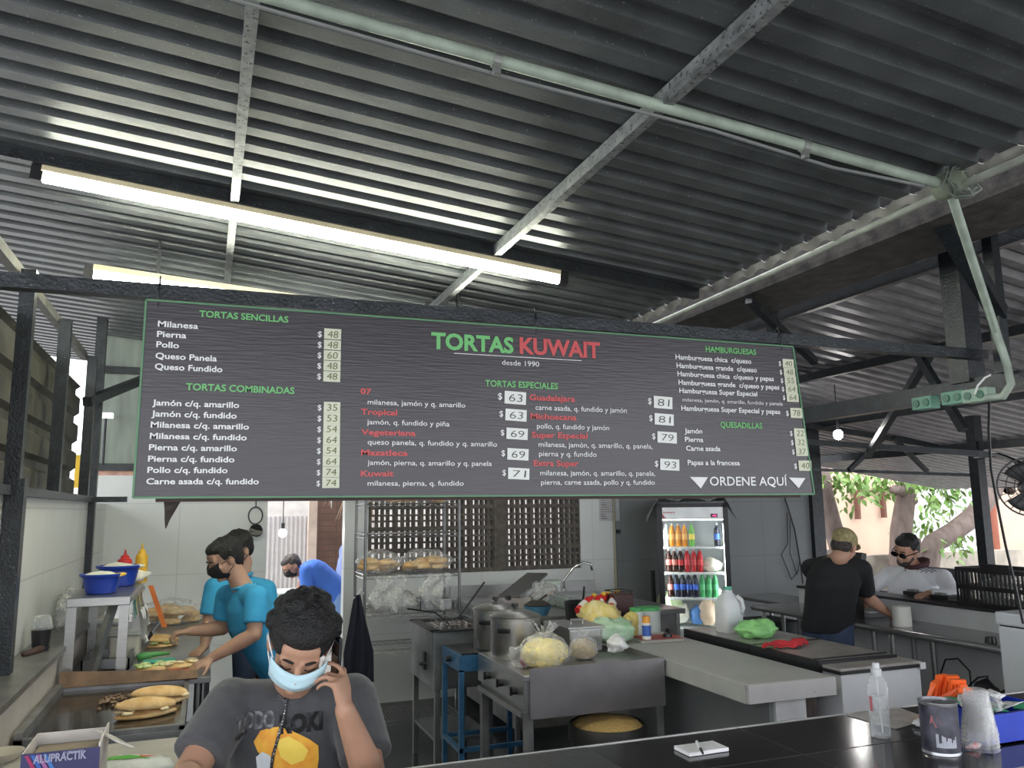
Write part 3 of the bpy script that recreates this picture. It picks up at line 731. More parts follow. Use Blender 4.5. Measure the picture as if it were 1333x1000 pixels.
def cap_hair(F, curly=False, seed=1, grey=False, low=0.0, vol=0.0):
    h = B(); h.ell((0, -0.026 - low * 0.2, 0.038), (0.080 + vol, 0.092 + vol, 0.084 + vol)); h.ell((0, 0.020, 0.078 + vol * 0.5), (0.062 + vol, 0.062 + vol * 0.8, 0.040 + vol * 0.6)); h.ell((0, -0.052, 0.0), (0.072 + vol * 0.5, 0.055 + vol, 0.075))
    rr = random.Random(seed)
    for k in range(170 if curly else 90):
        th = rr.uniform(0, 2 * PI); ph = math.acos(rr.uniform(-0.25, 1.0)); r_ = rr.uniform(0.010, 0.019) if curly else rr.uniform(0.008, 0.012)
        x, y, z = math.sin(ph) * math.cos(th), math.sin(ph) * math.sin(th), math.cos(ph)
        if y > 0.45 and z < 0.55: continue
        if z < 0.1 and y > 0.0: continue
        h.ell((x * (0.078 + vol), -0.020 + y * (0.090 + vol), 0.040 + z * (0.080 + vol)), (r_, r_, r_), seg=8)
    h.xf(F); return h
def mask_sheet(F, wid=1.0, drop=0.0):
    """surgical mask: nose bridge to under the chin, cheek to cheek"""
    def fn(u, v):
        a = (u - 0.5) * 2; ang = a * 1.05
        z = 0.004 - 0.112 * v - 0.006 * (1 - abs(a)) + (0.010 * abs(a) if v < 0.5 else 0.03 * a * a * (v - 0.5) * 2)
        bulge = 0.122 * math.exp(-((v - 0.28) / 0.75) ** 2) - 0.004 * v
        base = 0.070 * wid
        x = base * math.sin(ang) * 1.06 / math.sin(1.05) * (1 - 0.22 * v * v)
        y = bulge * (0.30 + 0.70 * math.cos(ang)) - 0.012 * a * a * 0.5 + 0.0016 * math.sin(v * 26) * (1 - a * a)
        return F @ V((x, y + drop, z))
    return B().grid(fn, 24, 22, 0.002)
def mask_straps(F, sides=(-1, 1)):
    b = B()
    for s in sides:
        b.tube([F @ V(p) for p in ((s * 0.066, 0.052, -0.006), (s * 0.080, 0.018, 0.006), (s * 0.088, -0.014, 0.012), (s * 0.088, -0.026, -0.012), (s * 0.078, 0.0, -0.045), (s * 0.060, 0.045, -0.075))], 0.0022, 6)
    return b
def brows(F, sides=(-1, 1), z=0.026):
    b = B()
    for s in sides:
        b.tube([F @ V((s * x, y, z + dz)) for x, y, dz in ((0.015, 0.097, 0.002), (0.030, 0.092, 0.004), (0.047, 0.078, -0.003))], [0.0035, 0.0045, 0.0025], 6)
    return b
def lids(F, sides=(-1, 1), z=-0.002):
    b = B()
    for s in sides:
        b.tube([F @ V((s * x, y, z + dz)) for x, y, dz in ((0.017, 0.0865, 0.0), (0.031, 0.0885, -0.004), (0.046, 0.078, 0.0))], 0.0018, 6)
    return b
def eyes(F, sides=(-1, 1)):
    b = B()
    for s in sides: b.ell(F @ V((s * 0.031, 0.0835, 0.003)), (0.006, 0.006, 0.005), seg=10)
    return b

mask_blue = M('pale_blue_mask', (0.50, 0.70, 0.78), 0.8, var=0.05, bump=0.1, bscale=300)
mask_black = M('black_mask', (0.012, 0.012, 0.013), 0.8)
grey_tee = M('charcoal_t_shirt', (0.060, 0.061, 0.068), 0.9, var=0.15, scale=25, bump=0.15, bscale=220, sheen=0.2)
blue_polo = M('turquoise_polo_cloth', (0.035, 0.30, 0.54), 0.85, var=0.12, scale=10, bump=0.25, bscale=25)
blue_shirt = M('royal_blue_cloth', (0.06, 0.17, 0.62), 0.85, var=0.12, scale=10, bump=0.25, bscale=25)
blue_trousers = M('light_blue_trousers', (0.20, 0.33, 0.62), 0.85, var=0.12, bump=0.2, bscale=25)
maroon_m = M('maroon_trousers', (0.10, 0.015, 0.03), 0.85)
black_tee = M('black_t_shirt', (0.012, 0.013, 0.015), 0.9, var=0.2, bump=0.2, bscale=25)
white_shirt = M('white_long_sleeved_cloth', (0.82, 0.83, 0.87), 0.85, var=0.06, bump=0.25, bscale=22)
camo_m = M('camouflage_cap_cloth', (0.20, 0.17, 0.07), 0.9, col2=(0.42, 0.36, 0.20), scale=45)
lash_m = M('dark_lash', (0.01, 0.008, 0.007), 0.8)

# ---- the young man on the phone behind the front counter
P1 = thing('person', 'young man in a charcoal T-shirt and pale blue mask holding a phone to his ear', 'person', (0.27, 2.78, 0))
Hc = at(391, 838, Y=2.42); R1 = basis((-0.14, -0.78, -0.62), (0.10, -0.4, 0.8)); F1 = headf(Hc, R1, 1.04)
nk = at(383, 884, Y=2.58); shR = at(302, 916, Y=2.60); shL = at(459, 909, Y=2.58)
ch = V((0.275, 2.635, 1.03)); pv = V((0.28, 2.76, 0.80))
elR = at(243, 1012, Y=2.43); wrR = V((-0.01, 2.10, 1.115))
elL = at(484, 1018, Y=2.40); wrL = at(449, 924, Y=2.30)
b = B(); add_head(b, F1)
b.cap(nk + V((0, 0.01, -0.02)), F1 @ V((0, -0.02, -0.085)), 0.060, 0.054)
torso(b, pv, ch, nk + V((0, 0.01, -0.03)), shL, shR, (0, -1, 0), 0.155, 0.10, -0.010)
arm(b, shR, elR, wrR, 1.03); arm(b, shL, elL, wrL, 1.05)
dR = (wrR - elR).normalized(); add_hand(b, wrR, dR + V((0, 0, -0.1)), (0.2, 0, -1), -1, (22, 30, 18), 7)
dL = (wrL - elL).normalized()
hd = V((-0.16, 0.10, 0.97))
add_hand(b, wrL, hd, V((-0.72, 0.66, 0.1)), -1, (62, 28, 14), 5, 0.92, 25, index_curl=(30, 30, 14), tcurl=10)
for s, hx in ((-1, 0.19), (1, 0.37)): limb_leg(b, (hx, 2.77, 0.82), (hx, 2.72, 0.45), (hx, 2.76, 0.07)); 
for hx in (0.19, 0.37): b.cap((hx, 2.79, 0.035), (hx, 2.62, 0.03), 0.035, 0.028)
part_mesh('body', b, 0.0050, 5, skin1, P1)
b = B(); torso(b, V((0.28, 2.76, 0.78)), ch, nk + V((0, 0.012, -0.035)), shL, shR, (0, -1, 0), 0.165, 0.108, 0.012)
sleeve(b, shR, elR, 0.74, 0.074, 0.078); sleeve(b, shL, elL, 0.72, 0.074, 0.078)
tee = part_mesh('t_shirt', b, 0.0060, 6, grey_tee, P1)
b = B(); q = F1 @ V((0, -0.02, -0.12))
b.tube([nk + V((0.066 * math.cos(a), 0.012 - 0.062 * math.sin(a), -0.022 - 0.034 * math.sin(a))) for a in [k * 2 * PI / 28 for k in range(28)]], 0.007, 8, True)
obj('collar', b, grey_tee, P1, smooth='all')
hb = cap_hair(F1, True, 4, vol=0.011)
part_mesh('hair', hb, 0.0050, 1, hair_m, P1)
mk = obj('face_mask', mask_sheet(F1), mask_blue, P1, smooth='all')
for s_ in (-1, 1): obj('ear_loop', mask_straps(F1, (s_,)), M('white_elastic', (0.75, 0.76, 0.76), 0.8), mk, smooth='all')
for s_ in (-1, 1): obj('eyebrow', brows(F1, (s_,)), lash_m, P1, smooth='all'); obj('eyelash', lids(F1, (s_,)), lash_m, P1, smooth='all')
b = B(); 
for hx in (0.19, 0.37): limb_leg(b, (hx, 2.77, 0.82), (hx, 2.72, 0.45), (hx, 2.76, 0.10), 1.0, 0.014)
b.loft([((0.28, 2.77, 0.74), V((0.165, 0, 0)), V((0, 0.112, 0))), ((0.28, 2.765, 0.86), V((0.172, 0, 0)), V((0, 0.115, 0)))])
part_mesh('trousers', b, 0.010, 3, denim_m, P1)
# print on the chest: letters and a plain flame-coloured patch laid on the cloth
def bvh_of(o):
    m = o.data; off = ORG[o]
    return BVHTree.FromPolygons([v.co + off for v in m.vertices], [tuple(p.vertices) for p in m.polygons])
tb = bvh_of(tee)
def drape(bm, off=0.0030):
    for v in bm.verts:
        h = tb.ray_cast(V((v.co.x, 1.9, v.co.z)), V((0, 1, 0)))
        v.co.y = (h[0].y if h[0] else 2.5) - off
    return bm
pt = lambda x, y: at(x, y, Y=2.5)
def chest_text(s, x0, y0, x1, y1, cap, bold):
    bm = bmesh.new(); p, q, t = pt(x0, y0), pt(x1, y1), pt(x0, y0 - cap)
    fr = Matrix.Translation((p.x, 0, (p.z + q.z) / 2)) @ Matrix(((1, 0, 0, 0), (0, 0, -1, 0), (0, 1, 0, 0), (0, 0, 0, 1)))
    put_text(bm, s, fr, q.x - p.x, t.z - p.z, bold); bmesh.ops.triangulate(bm, faces=bm.faces)
    bmesh.ops.subdivide_edges(bm, edges=[e for e in bm.edges if e.calc_length() > 0.012], cuts=2); return drape(bm)
obj('chest_lettering', chest_text('TODO', 306, 951, 358, 953, 22, 0.06), M('grey_print', (0.20, 0.205, 0.22), 0.7), tee)
obj('chest_lettering', chest_text('ROKI', 364, 952, 421, 954, 22, 0.06), M('dark_print', (0.02, 0.02, 0.022), 0.7), tee)
obj('chest_lettering', chest_text('HERO', 306, 962, 322, 962, 7, 0.03), M('dark_print', (0.02, 0.02, 0.022), 0.7), tee)
def flame(pts, mat, off):
    bm = bmesh.new(); vs = [bm.verts.new(pt(*p)) for p in pts]; bm.faces.new(vs); bmesh.ops.triangulate(bm, faces=bm.faces)
    for _ in range(3): bmesh.ops.subdivide_edges(bm, edges=[e for e in bm.edges if e.calc_length() > 0.006], cuts=1, use_grid_fill=True)
    drape(bm, off); obj('chest_print', bm, mat, tee)
flame([(331, 970), (340, 955), (352, 950), (364, 948), (378, 952), (392, 958), (404, 964), (415, 972), (416, 990), (414, 1008), (352, 1012), (344, 992), (336, 982)], M('orange_print', (0.75, 0.28, 0.03), 0.7, col2=(0.85, 0.50, 0.06), scale=22), 0.0022)
flame([(360, 966), (376, 960), (392, 968), (402, 978), (396, 992), (380, 998), (366, 988)], M('yellow_print', (0.85, 0.62, 0.10), 0.7), 0.0030)
flame([(334, 990), (342, 982), (352, 986), (356, 1000), (350, 1010), (336, 1010)], M('pale_print', (0.62, 0.66, 0.70), 0.7), 0.0034)
b = B(); ln = [nk + V((-0.05, -0.058, -0.035)), pt(374, 915), pt(371, 930), pt(363, 960), pt(356, 985), pt(353, 1012)]
b2 = bmesh.new()
ps = [ln[0]] + [V((p.x, (tb.ray_cast(V((p.x, 1.9, p.z)), V((0, 1, 0)))[0] or V((0, 2.5, 0))).y - 0.006, p.z)) for p in ln[1:]]
obj('lanyard', B().tube(ps, 0.0045, 8), M('beaded_lanyard', (0.02, 0.02, 0.022), 0.5, speck=((0.6, 0.6, 0.58), 260, 0.60)), P1, smooth='all')
# phone in his hand
pc = F1 @ V((-0.104, 0.022, -0.030))
fx = basis(R1 @ V((1, 0.25, 0)), R1 @ V((0.0, -0.55, 0.83)))
ph = thing('mobile_phone', 'black phone held against the ear of the man in the charcoal T-shirt', 'phone', pc)
obj('case', B().box(pc, (0.072, 0.010, 0.145), fx), black_plastic, ph, bevel=0.003)
obj('screen', B().box(pc + fx @ V((0, 0.0056, 0)), (0.064, 0.001, 0.134), fx), M('phone_glass', (0.01, 0.01, 0.012), 0.08), ph)

# ---- worker in the turquoise polo pressing a torta at the prep table
def worker(label, head, f, u, neck, chest, pelvis, sL, sR, eL, wL, eR, wR, handL, handR, hairv=0.004, shirt=blue_polo, trou=denim_m, skin=skin2, wid=0.145, dep=0.10, g=0.012, msk=mask_black, vox=0.0065, slv=0.72, legs=None, fwd=None, hairmat=hair_m, extra=None, hs=1.0, group=None, k=1.0):
    head, neck, chest, pelvis, sL, sR, eL, wL, eR, wR = map(V, (head, neck, chest, pelvis, sL, sR, eL, wL, eR, wR))
    t = thing('person', label, 'person', (pelvis.x, pelvis.y, 0)); R = basis(f, u); F = headf(head, R, hs); fwd = V(fwd or f)
    b = B(); add_head(b, F); b.cap(neck + V((0, 0, -0.03)), F @ V((0, -0.02, -0.08)), 0.060, 0.053)
    torso(b, pelvis, chest, neck, sL, sR, fwd, wid, dep, -0.010)
    for s, e, w_, h in ((sL, eL, wL, handL), (sR, eR, wR, handR)):
        arm(b, s, e, w_, k)
        if h: add_hand(b, w_, h[0] or (w_ - e), h[1], h[2], *h[3:])
    if legs is None:
        sx = (sR - sL); sx.z = 0; sx.normalize(); legs = [((pelvis + sx * s * 0.09), V((pelvis.x, pelvis.y, 0.46)) + sx * s * 0.09, V((pelvis.x, pelvis.y, 0.07)) + sx * s * 0.10) for s in (-1, 1)]
    fx_ = V((fwd.x, fwd.y, 0)).normalized()
    for hp, kn, an in legs: limb_leg(b, hp, kn, an); b.cap(V(an) + V((0, 0, -0.035)) - fx_ * 0.03, V(an) + V((0, 0, -0.038)) + fx_ * 0.14, 0.035, 0.028)
    part_mesh('body', b, vox, 4, skin, t)
    b = B(); torso(b, pelvis + (pelvis - chest).normalized() * 0.04, chest, neck + (chest - neck) * 0.10, sL, sR, fwd, wid + 0.006, dep + 0.006, g)
    for s, e, w_ in ((sL, eL, wL), (sR, eR, wR)):
        if slv > 1:
            b.cap(s, e, 0.066, 0.058); b.cap(e, e.lerp(w_, 0.5), 0.058, 0.052); b.cyl(e.lerp(w_, 0.5), e.lerp(w_, 0.93), 0.052, 0.042)
        else: sleeve(b, s, e, slv, 0.068, 0.066)
    sh = part_mesh('shirt', b, vox * 1.15, 5, shirt, t)
    b = B()
    for hp, kn, an in legs: limb_leg(b, hp, kn, V(kn).lerp(V(an), 0.94), 1.0, 0.016)
    sx = (sR - sL).normalized(); up = (chest - pelvis).normalized(); dp = sx.cross(up)
    b.loft([(pelvis - up * 0.10, sx * (wid * 0.95 + 0.01), dp * (dep + 0.008)), (pelvis + up * 0.03, sx * (wid + 0.006), dp * (dep + 0.010))])
    part_mesh('trousers', b, 0.010, 3, trou, t)
    if hairv is not None: part_mesh('hair', cap_hair(F, False, 5, vol=hairv), vox, 1, hairmat, t)
    if msk:
        mo = obj('face_mask', mask_sheet(F), msk, t, smooth='all')
        for s_ in (-1, 1): obj('ear_loop', mask_straps(F, (s_,)), msk, mo, smooth='all')
    for s_ in (-1, 1): obj('eyebrow', brows(F, (s_,)), lash_m, t, smooth='all'); obj('eyelash' if not extra else 'eye', lids(F, (s_,)) if not extra else eyes(F, (s_,)), lash_m, t, smooth='all')
    # collar
    b = B(); c = neck + (chest - neck) * 0.03
    b.tube([c + V((0.064 * math.cos(a), 0.064 * math.sin(a), 0.012 * math.cos(a * 1))) for a in [k_ * 2 * PI / 24 for k_ in range(24)]], 0.011, 8, True)
    obj('collar', b, shirt, sh, smooth='all')
    return t, F, sh
YW = 4.95
head = at(293, 728, Y=YW + 0.06)
worker('worker in a turquoise polo and black mask leaning over the sandwich table, nearest the griddle', head, (-0.84, -0.30, -0.44), (-0.35, -0.1, 0.9),
       at(318, 762, Y=YW + 0.08), at(326, 806, Y=YW + 0.08), V((0.44, YW + 0.10, 0.86)), at(334, 778, Y=YW - 0.10), at(296, 776, Y=YW + 0.24),
       at(331, 826, Y=YW - 0.16), at(275, 857, Y=YW - 0.12), at(290, 818, Y=YW + 0.26), at(247, 822, Y=YW + 0.24),
       (V((-0.78, -0.25, -0.32)), (-0.2, 0.1, -1), 1, (12, 14, 10), 9), (None, (0.1, 0, -1), -1, (50, 60, 30), 3, 0.95, 15), hs=0.98, fwd=(-1, -0.1, 0), trou=maroon_m, wid=0.150)
YV = 5.60
worker('worker in a turquoise polo standing behind the first one, mostly hidden by him', at(309, 716, Y=YV), (-0.75, -0.55, -0.35), (-0.2, -0.1, 0.95),
       at(314, 748, Y=YV + 0.03), at(318, 800, Y=YV + 0.03), V((0.38, YV + 0.05, 0.86)), at(346, 768, Y=YV + 0.02), at(280, 765, Y=YV - 0.02),
       at(353, 815, Y=YV), at(345, 862, Y=YV - 0.1), at(271, 815, Y=YV - 0.05), at(266, 842, Y=YV - 0.18),
       (None, (-1, 0, 0), 1, (20, 25, 20), 4), (V((-0.6, -0.5, -0.45)), (-0.1, 0.1, -1), -1, (20, 20, 15), 8), hs=1.0, fwd=(-0.6, -0.8, 0))
# ---- man bending outside the back doorway
YB = 9.0
worker('man in a royal blue shirt and black mask bending down outside the back doorway', at(380, 737, Y=YB), (-0.70, -0.30, -0.62), (-0.62, -0.1, 0.75),
       at(395, 736, Y=YB), at(412, 746, Y=YB), at(446, 776, Y=YB), at(398, 744, Y=YB - 0.16), at(402, 740, Y=YB + 0.16),
       at(400, 778, Y=YB - 0.18), at(398, 805, Y=YB - 0.2), at(393, 760, Y=YB + 0.18), at(386, 785, Y=YB + 0.2),
       (None, (-1, 0, 0), 1), (None, (-1, 0, 0), -1), hairv=0.001, shirt=blue_shirt, trou=blue_trousers, skin=skin3, hairmat=hair_grey, vox=0.009, slv=0.8, fwd=(-0.6, -0.1, -0.75),
       legs=[(at(446, 778, Y=YB - 0.1), V((1.35, YB - 0.1, 0.48)), V((1.42, YB - 0.1, 0.07))), (at(448, 778, Y=YB + 0.1), V((1.37, YB + 0.1, 0.48)), V((1.42, YB + 0.1, 0.07)))], hs=1.0, wid=0.16, dep=0.12, k=1.15)
# ---- man in black at the steel shelf, back turned
XB = 4.14
nkb = at(1088, 724, X=XB)
t, F, sh = worker('man in a black T-shirt, jeans and camouflage cap leaning on the steel shelf', at(1099, 711, X=XB + 0.02), (0.78, 0.36, -0.40), (0.3, 0, 0.95),
       nkb, at(1084, 760, X=XB - 0.02), at(1077, 812, X=XB), at(1078, 742, X=XB + 0.0) + V((0, 0.18, 0)), at(1108, 740, X=XB + 0.10) + V((0, -0.10, 0)),
       at(1098, 780, X=4.42) + V((0, 0.12, 0)), at(1113, 779, X=4.66), at(1128, 777, X=4.42), at(1154, 797, X=4.62),
       (None, (0, 0, -1), 1, (30, 40, 20), 4), (None, (0, 0.1, -1), -1, (14, 20, 14), 6), hairv=None, shirt=black_tee, trou=denim_m, skin=skin3, msk=None, wid=0.17, dep=0.125, slv=0.78, fwd=(1, 0.2, 0), extra=True, k=1.08)
cpb = B(); cpb.ell((0, -0.016, 0.044), (0.084, 0.101, 0.080)); cpb.lathe([(0, -0.004), (0.062, -0.004), (0.062, 0.004), (0, 0.004)], (0, 0.085, 0.048), 24, Matrix.Rotation(-0.25, 4, 'X'), 1.1, 1.15); cpb.xf(F)
part_mesh('cap', cpb, 0.007, 2, camo_m, t)
hh = B(); hh.ell((0, -0.045, -0.01), (0.074, 0.052, 0.058)); hh.xf(F); obj('hair', hh, hair_grey, t, smooth='all')
# ---- customer in white outside the low wall
XWm = 5.42
t, F, sh = worker('customer in a white long-sleeved shirt and dark sunglasses standing outside the low wall', at(1180, 716, X=XWm - 0.04), (-0.86, -0.10, -0.34), (-0.2, -0.25, 0.9),
       at(1192, 739, X=XWm), at(1188, 776, X=XWm), V((5.45, 5.02, 0.86)), at(1228, 752, X=XWm + 0.02), at(1157, 748, X=XWm - 0.02),
       at(1243, 778, X=XWm - 0.10), at(1208, 773, X=5.12), at(1136, 764, X=XWm - 0.20), at(1117, 774, X=4.98),
       (V((-0.7, 0.4, -0.15)), (-0.2, 0, -1), 1, (40, 40, 25), 4, 1.0, 20), (None, (0, 0, -1), -1, (25, 30, 20), 4), shirt=white_shirt, skin=skin3, trou=denim_m, msk=None, hairv=0.002, wid=0.185, dep=0.13, slv=1.5, fwd=(-1, -0.5, 0), hairmat=hair_m, extra=True, k=1.0, hs=1.06)
b = B()
for s in (-1, 1):
    b.lathe([(0, -0.003), (0.026, -0.003), (0.026, 0.003), (0, 0.003)], (s * 0.033, 0.103, 0.002), 18, Matrix.Rotation(PI / 2, 4, 'X') , 1.15, 0.8)
    b.tube([(s * 0.060, 0.100, 0.006), (s * 0.080, 0.045, 0.006), (s * 0.086, -0.01, 0.0)], 0.0035, 6)
b.tube([(-0.012, 0.108, 0.006), (0.012, 0.108, 0.006)], 0.003, 6); b.xf(F)
obj('sunglasses', b, M('dark_lens', (0.01, 0.01, 0.011), 0.12), t, smooth=True)
bd = B(); bd.ell((0, 0.040, -0.082), (0.056, 0.056, 0.040)); bd.ell((0, 0.020, -0.055), (0.066, 0.045, 0.035)); bd.ell((0, 0.080, -0.050), (0.030, 0.014, 0.006)); bd.xf(F); obj('beard', remesh(bd, 0.006, 1), hair_grey, t)
bb = bvh_of(sh)
bm = bmesh.new()
for k_ in range(3):
    for j in range(14):
        p0 = at(1197 + j * 1.5 + k_, 738 + k_ * 3 + math.sin(j * 1.3 + k_) * 1.2, X=XWm); h = bb.ray_cast(CAMP, (p0 - CAMP).normalized())
        if h[0]: bmesh.ops.create_uvsphere(bm, u_segments=8, v_segments=6, radius=0.0045, matrix=Matrix.Translation(h[0]))
sc_ = B(); n0 = at(1192, 739, X=XWm)
sc_.tube([n0 + V((0.02 + 0.075 * math.cos(a), 0.080 * math.sin(a), 0.030 + 0.03 * math.cos(a))) for a in [k * 2 * PI / 24 for k in range(24)]], 0.022, 8, True).jitter(0.008, 25); obj('scarf', sc_, M('dark_maroon_cloth', (0.07, 0.03, 0.035), 0.9), t, 'all')
obj('chest_emblem', bm, M('navy_embroidery', (0.03, 0.04, 0.12), 0.8), sh, smooth='all')

# ------------------------------------------------------------------ left kitchen line: griddle, prep table, steel stand
GZ = 0.90
gx0, gx1, gy0, gy1 = -0.645, -0.045, 3.68, 4.66
g = thing('griddle', 'flat steel griddle with greasy dark plate beside the low wall', 'griddle', ((gx0 + gx1) / 2, (gy0 + gy1) / 2, 0))
plate_m = M('greasy_griddle_plate', (0.050, 0.043, 0.038), 0.25, 0.6, col2=(0.14, 0.12, 0.105), scale=5, bump=0.08, coat=0.3)
obj('cooking_plate', B().box2((gx0 + 0.03, gy0 + 0.03, GZ - 0.04), (gx1 - 0.02, gy1 - 0.02, GZ - 0.012)), plate_m, g)
b = B(); b.box2((gx0, gy0, 0.62), (gx1, gy0 + 0.03, GZ + 0.004)).box2((gx0, gy0, GZ - 0.1), (gx0 + 0.03, gy1, GZ + 0.03)).box2((gx1 - 0.02, gy0, GZ - 0.1), (gx1, gy1, GZ)).box2((gx0, gy1 - 0.02, GZ - 0.1), (gx1, gy1, GZ + 0.02))
obj('rim', b, dirty_steel, g)
obj('apron', B().box2((gx0, gy0 - 0.004, 0.34), (gx1, gy0, 0.885)), M('grey_apron_panel', (0.33, 0.34, 0.34), 0.4, 0.4, var=0.1), g)
obj('cabinet', B().box2((gx0 + 0.02, gy0 + 0.02, 0.12), (gx1 - 0.02, gy1 - 0.02, GZ - 0.045)), dirty_steel, g)
for x in (gx0 + 0.05, gx1 - 0.05):
    for y in (gy0 + 0.06, gy1 - 0.06): obj('leg', B().cyl((x, y, 0), (x, y, 0.13), 0.02), dirty_steel, g)
o = tag(obj('splash_bar', B().grid(lambda u, v: (gx0 + 0.01 + u * 0.63, gy1 - 0.05 + v * 0.02, GZ + 0.012 + 0.075 * v * (1 - 0.5 * u)), 14, 3, 0.02), M('greasy_bar', (0.20, 0.125, 0.075), 0.45, 0.3, var=0.35, scale=12)), 'greasy brown bar standing across the back of the griddle', 'splash guard')
# prep table behind the griddle
py0, py1, px1 = 4.68, 7.25, 0.06
t = thing('prep_table', 'steel sandwich table in front of the two workers', 'table', (-0.3, 5.7, 0))
obj('table_top', B().box2((-0.645, py0, GZ - 0.03), (px1, py1, GZ)), M('grey_table_top', (0.26, 0.265, 0.27), 0.32, 0.6, var=0.2, scale=6), t, bevel=0.004)
obj('skirt', B().box2((px1 - 0.03, py0 + 0.02, 0.15), (px1 - 0.005, py1 - 0.02, GZ - 0.03)), dark_paint, t)
for x in (-0.60, px1 - 0.06):
    for y in (py0 + 0.06, py1 - 0.06): obj('leg', B().cyl((x, y, 0), (x, y, GZ - 0.03), 0.02), steel, t)
# steel stand on the table
SZ = 1.33
sx0, sx1, sy0, sy1 = -0.615, -0.365, 4.70, 5.60
t = thing('steel_stand', 'steel stand on the sandwich table carrying the blue bowls', 'stand', ((sx0 + sx1) / 2, (sy0 + sy1) / 2, GZ))
obj('shelf', B().box2((sx0 - 0.02, sy0 - 0.03, SZ - 0.045), (sx1 + 0.02, sy1 + 0.03, SZ)), steel, t, bevel=0.004)
for x in (sx0, sx1 - 0.01):
    for y in (sy0, sy1): obj('leg', B().box2((x - 0.02, y - 0.012, GZ), (x + 0.025, y + 0.012, SZ - 0.04)), steel, t)
obj('brace', B().bar((sx0 + 0.08, sy0 + 0.2, GZ), (sx1 - 0.08, sy0 + 0.3, SZ - 0.05), 0.04, 0.03), steel, t)
obj('order_rail', B().box2((sx1 + 0.022, sy0, SZ - 0.05), (sx1 + 0.03, sy1, SZ - 0.03)), steel, t)
tcol = [M('teal_tag', (0.03, 0.25, 0.22), 0.6), M('yellow_tag', (0.6, 0.42, 0.04), 0.6), M('dark_tag', (0.03, 0.07, 0.08), 0.6), M('white_tag', (0.7, 0.7, 0.68), 0.6), M('brown_tag', (0.25, 0.11, 0.05), 0.6)]
rr = random.Random(11)
for i in range(11):
    y = sy0 + 0.03 + i * 0.055; L = (0.09, 0.08, 0.08, 0.09, 0.07, 0.08, 0.07, 0.08, 0.085, 0.08, 0.07)[i]
    o = obj('hanging_ticket', B().grid(lambda u, v: (sx1 + 0.034 + 0.012 * v * v, y + (u - 0.5) * 0.04, SZ - 0.03 - L * v), 2, 4, 0.001), tcol[(0, 2, 0, 1, 2, 4, 0, 1, 4, 2, 4)[i]], t)
for y, L, s in ((sy0 + 0.30, 0.16, 0.07), (sy0 + 0.44, 0.20, 0.09), (sy0 + 0.56, 0.12, 0.07)):
    obj('paper_slip', B().grid(lambda u, v: (sx1 + 0.05 + 0.03 * v + 0.015 * math.sin(4 * u + 3 * v), y + (u - 0.5) * s, SZ - 0.10 - L * v), 4, 6, 0.001), tcol[3], t)
obj('orange_strap', B().grid(lambda u, v: (sx1 + 0.05 + 0.09 * v + 0.03 * u, sy1 - 0.06 + 0.05 * v, SZ - 0.02 - 0.26 * v), 2, 8, 0.002), M('orange_strap', (0.75, 0.20, 0.05), 0.6), t)
cream = M('white_cream', (0.78, 0.76, 0.66), 0.45, var=0.08, bump=0.3, bscale=30)
def bowl(px, py, r, h, label, mix, ex=1.0):
    c = at(px, py, Z=SZ + 0.004)
    t = thing('bowl', label, 'bowl', c, 'blue plastic bowls on the steel stand')
    pr = [(0, 0), (r * 0.72, 0), (r * 0.78, 0.012), (r * 0.92, h * 0.8), (r * 1.08, h * 0.9), (r * 1.10, h), (r * 0.95, h), (r * 0.74, 0.014), (0, 0.014)]
    obj('basin', B().lathe(pr, c, 32), blue_dish, t, smooth=True)
    bb = B().ell(c + V((0, 0, h * 0.82)), (r * 0.86, r * 0.86, h * 0.28)); bb.jitter(0.012, 22)
    obj('mayonnaise', bb, mix, t, smooth='all')
    b = B(); q = c + V((r * 0.9, -r * 0.3, h * 0.93)); b.ell(q, (0.03, 0.022, 0.010)).ell(q + V((0.016, 0.0, 0.004)), (0.02, 0.02, 0.008)).jitter(0.004, 60)
    obj('drip', b, cheese_m if ex < 1 else cream, t, smooth='all')
bowl(131, 772, 0.098, 0.10, 'nearest blue bowl with cream and a yellow smear at its rim', cream, 0.5)
bowl(154, 762, 0.115, 0.115, 'larger blue bowl behind the nearest one, in front of the sauce bottles', cream)
def squeeze(px, py, h, r, mat, label, z):
    c = at(px, py, Y=5.54); c.z = z; t = thing('squeeze_bottle', label, 'sauce bottle', c, 'squeeze bottles on the steel stand')
    obj('bottle', B().lathe([(0, 0), (r, 0), (r, h * 0.62), (r * 0.92, h * 0.70), (r * 0.7, h * 0.73), (0, h * 0.73)], c, 20), mat, t, smooth=True)
    obj('nozzle', B().lathe([(0, h * 0.73), (r * 0.62, h * 0.73), (r * 0.58, h * 0.80), (r * 0.20, h * 0.85), (r * 0.10, h), (0, h)], c, 16), mat, t, smooth=True)
squeeze(161, 757, 0.20, 0.042, M('ketchup_red', (0.55, 0.03, 0.03), 0.35), 'red squeeze bottle behind the blue bowls', SZ)
squeeze(183, 755, 0.235, 0.036, M('mustard_yellow', (0.72, 0.42, 0.03), 0.35), 'yellow squeeze bottle beside the red one', SZ)
def sack(c, r, mat, seed=0, amp=0.16, scale=9, squash=0.8, seg=28):
    b = B().ell((0, 0, 0), (1, 1, 1), seg=seg)
    for v in b.bm.verts:
        n = noise.fractal(v.co * 1.6 + V((seed * 3.1, seed, 0)), 0.7, 2.2, 4); v.co *= 1 + amp * n * 1.6
        if v.co.z < -squash: v.co.z = -squash
        v.co = V((v.co.x * r[0], v.co.y * r[1], (v.co.z + squash) * r[2] / (1 + squash) ))
    return b.xf(Matrix.Translation(V(c)))
bag_white = M('cloudy_plastic', (0.70, 0.68, 0.62), 0.35, var=0.15, scale=14, bump=0.5, bscale=30)
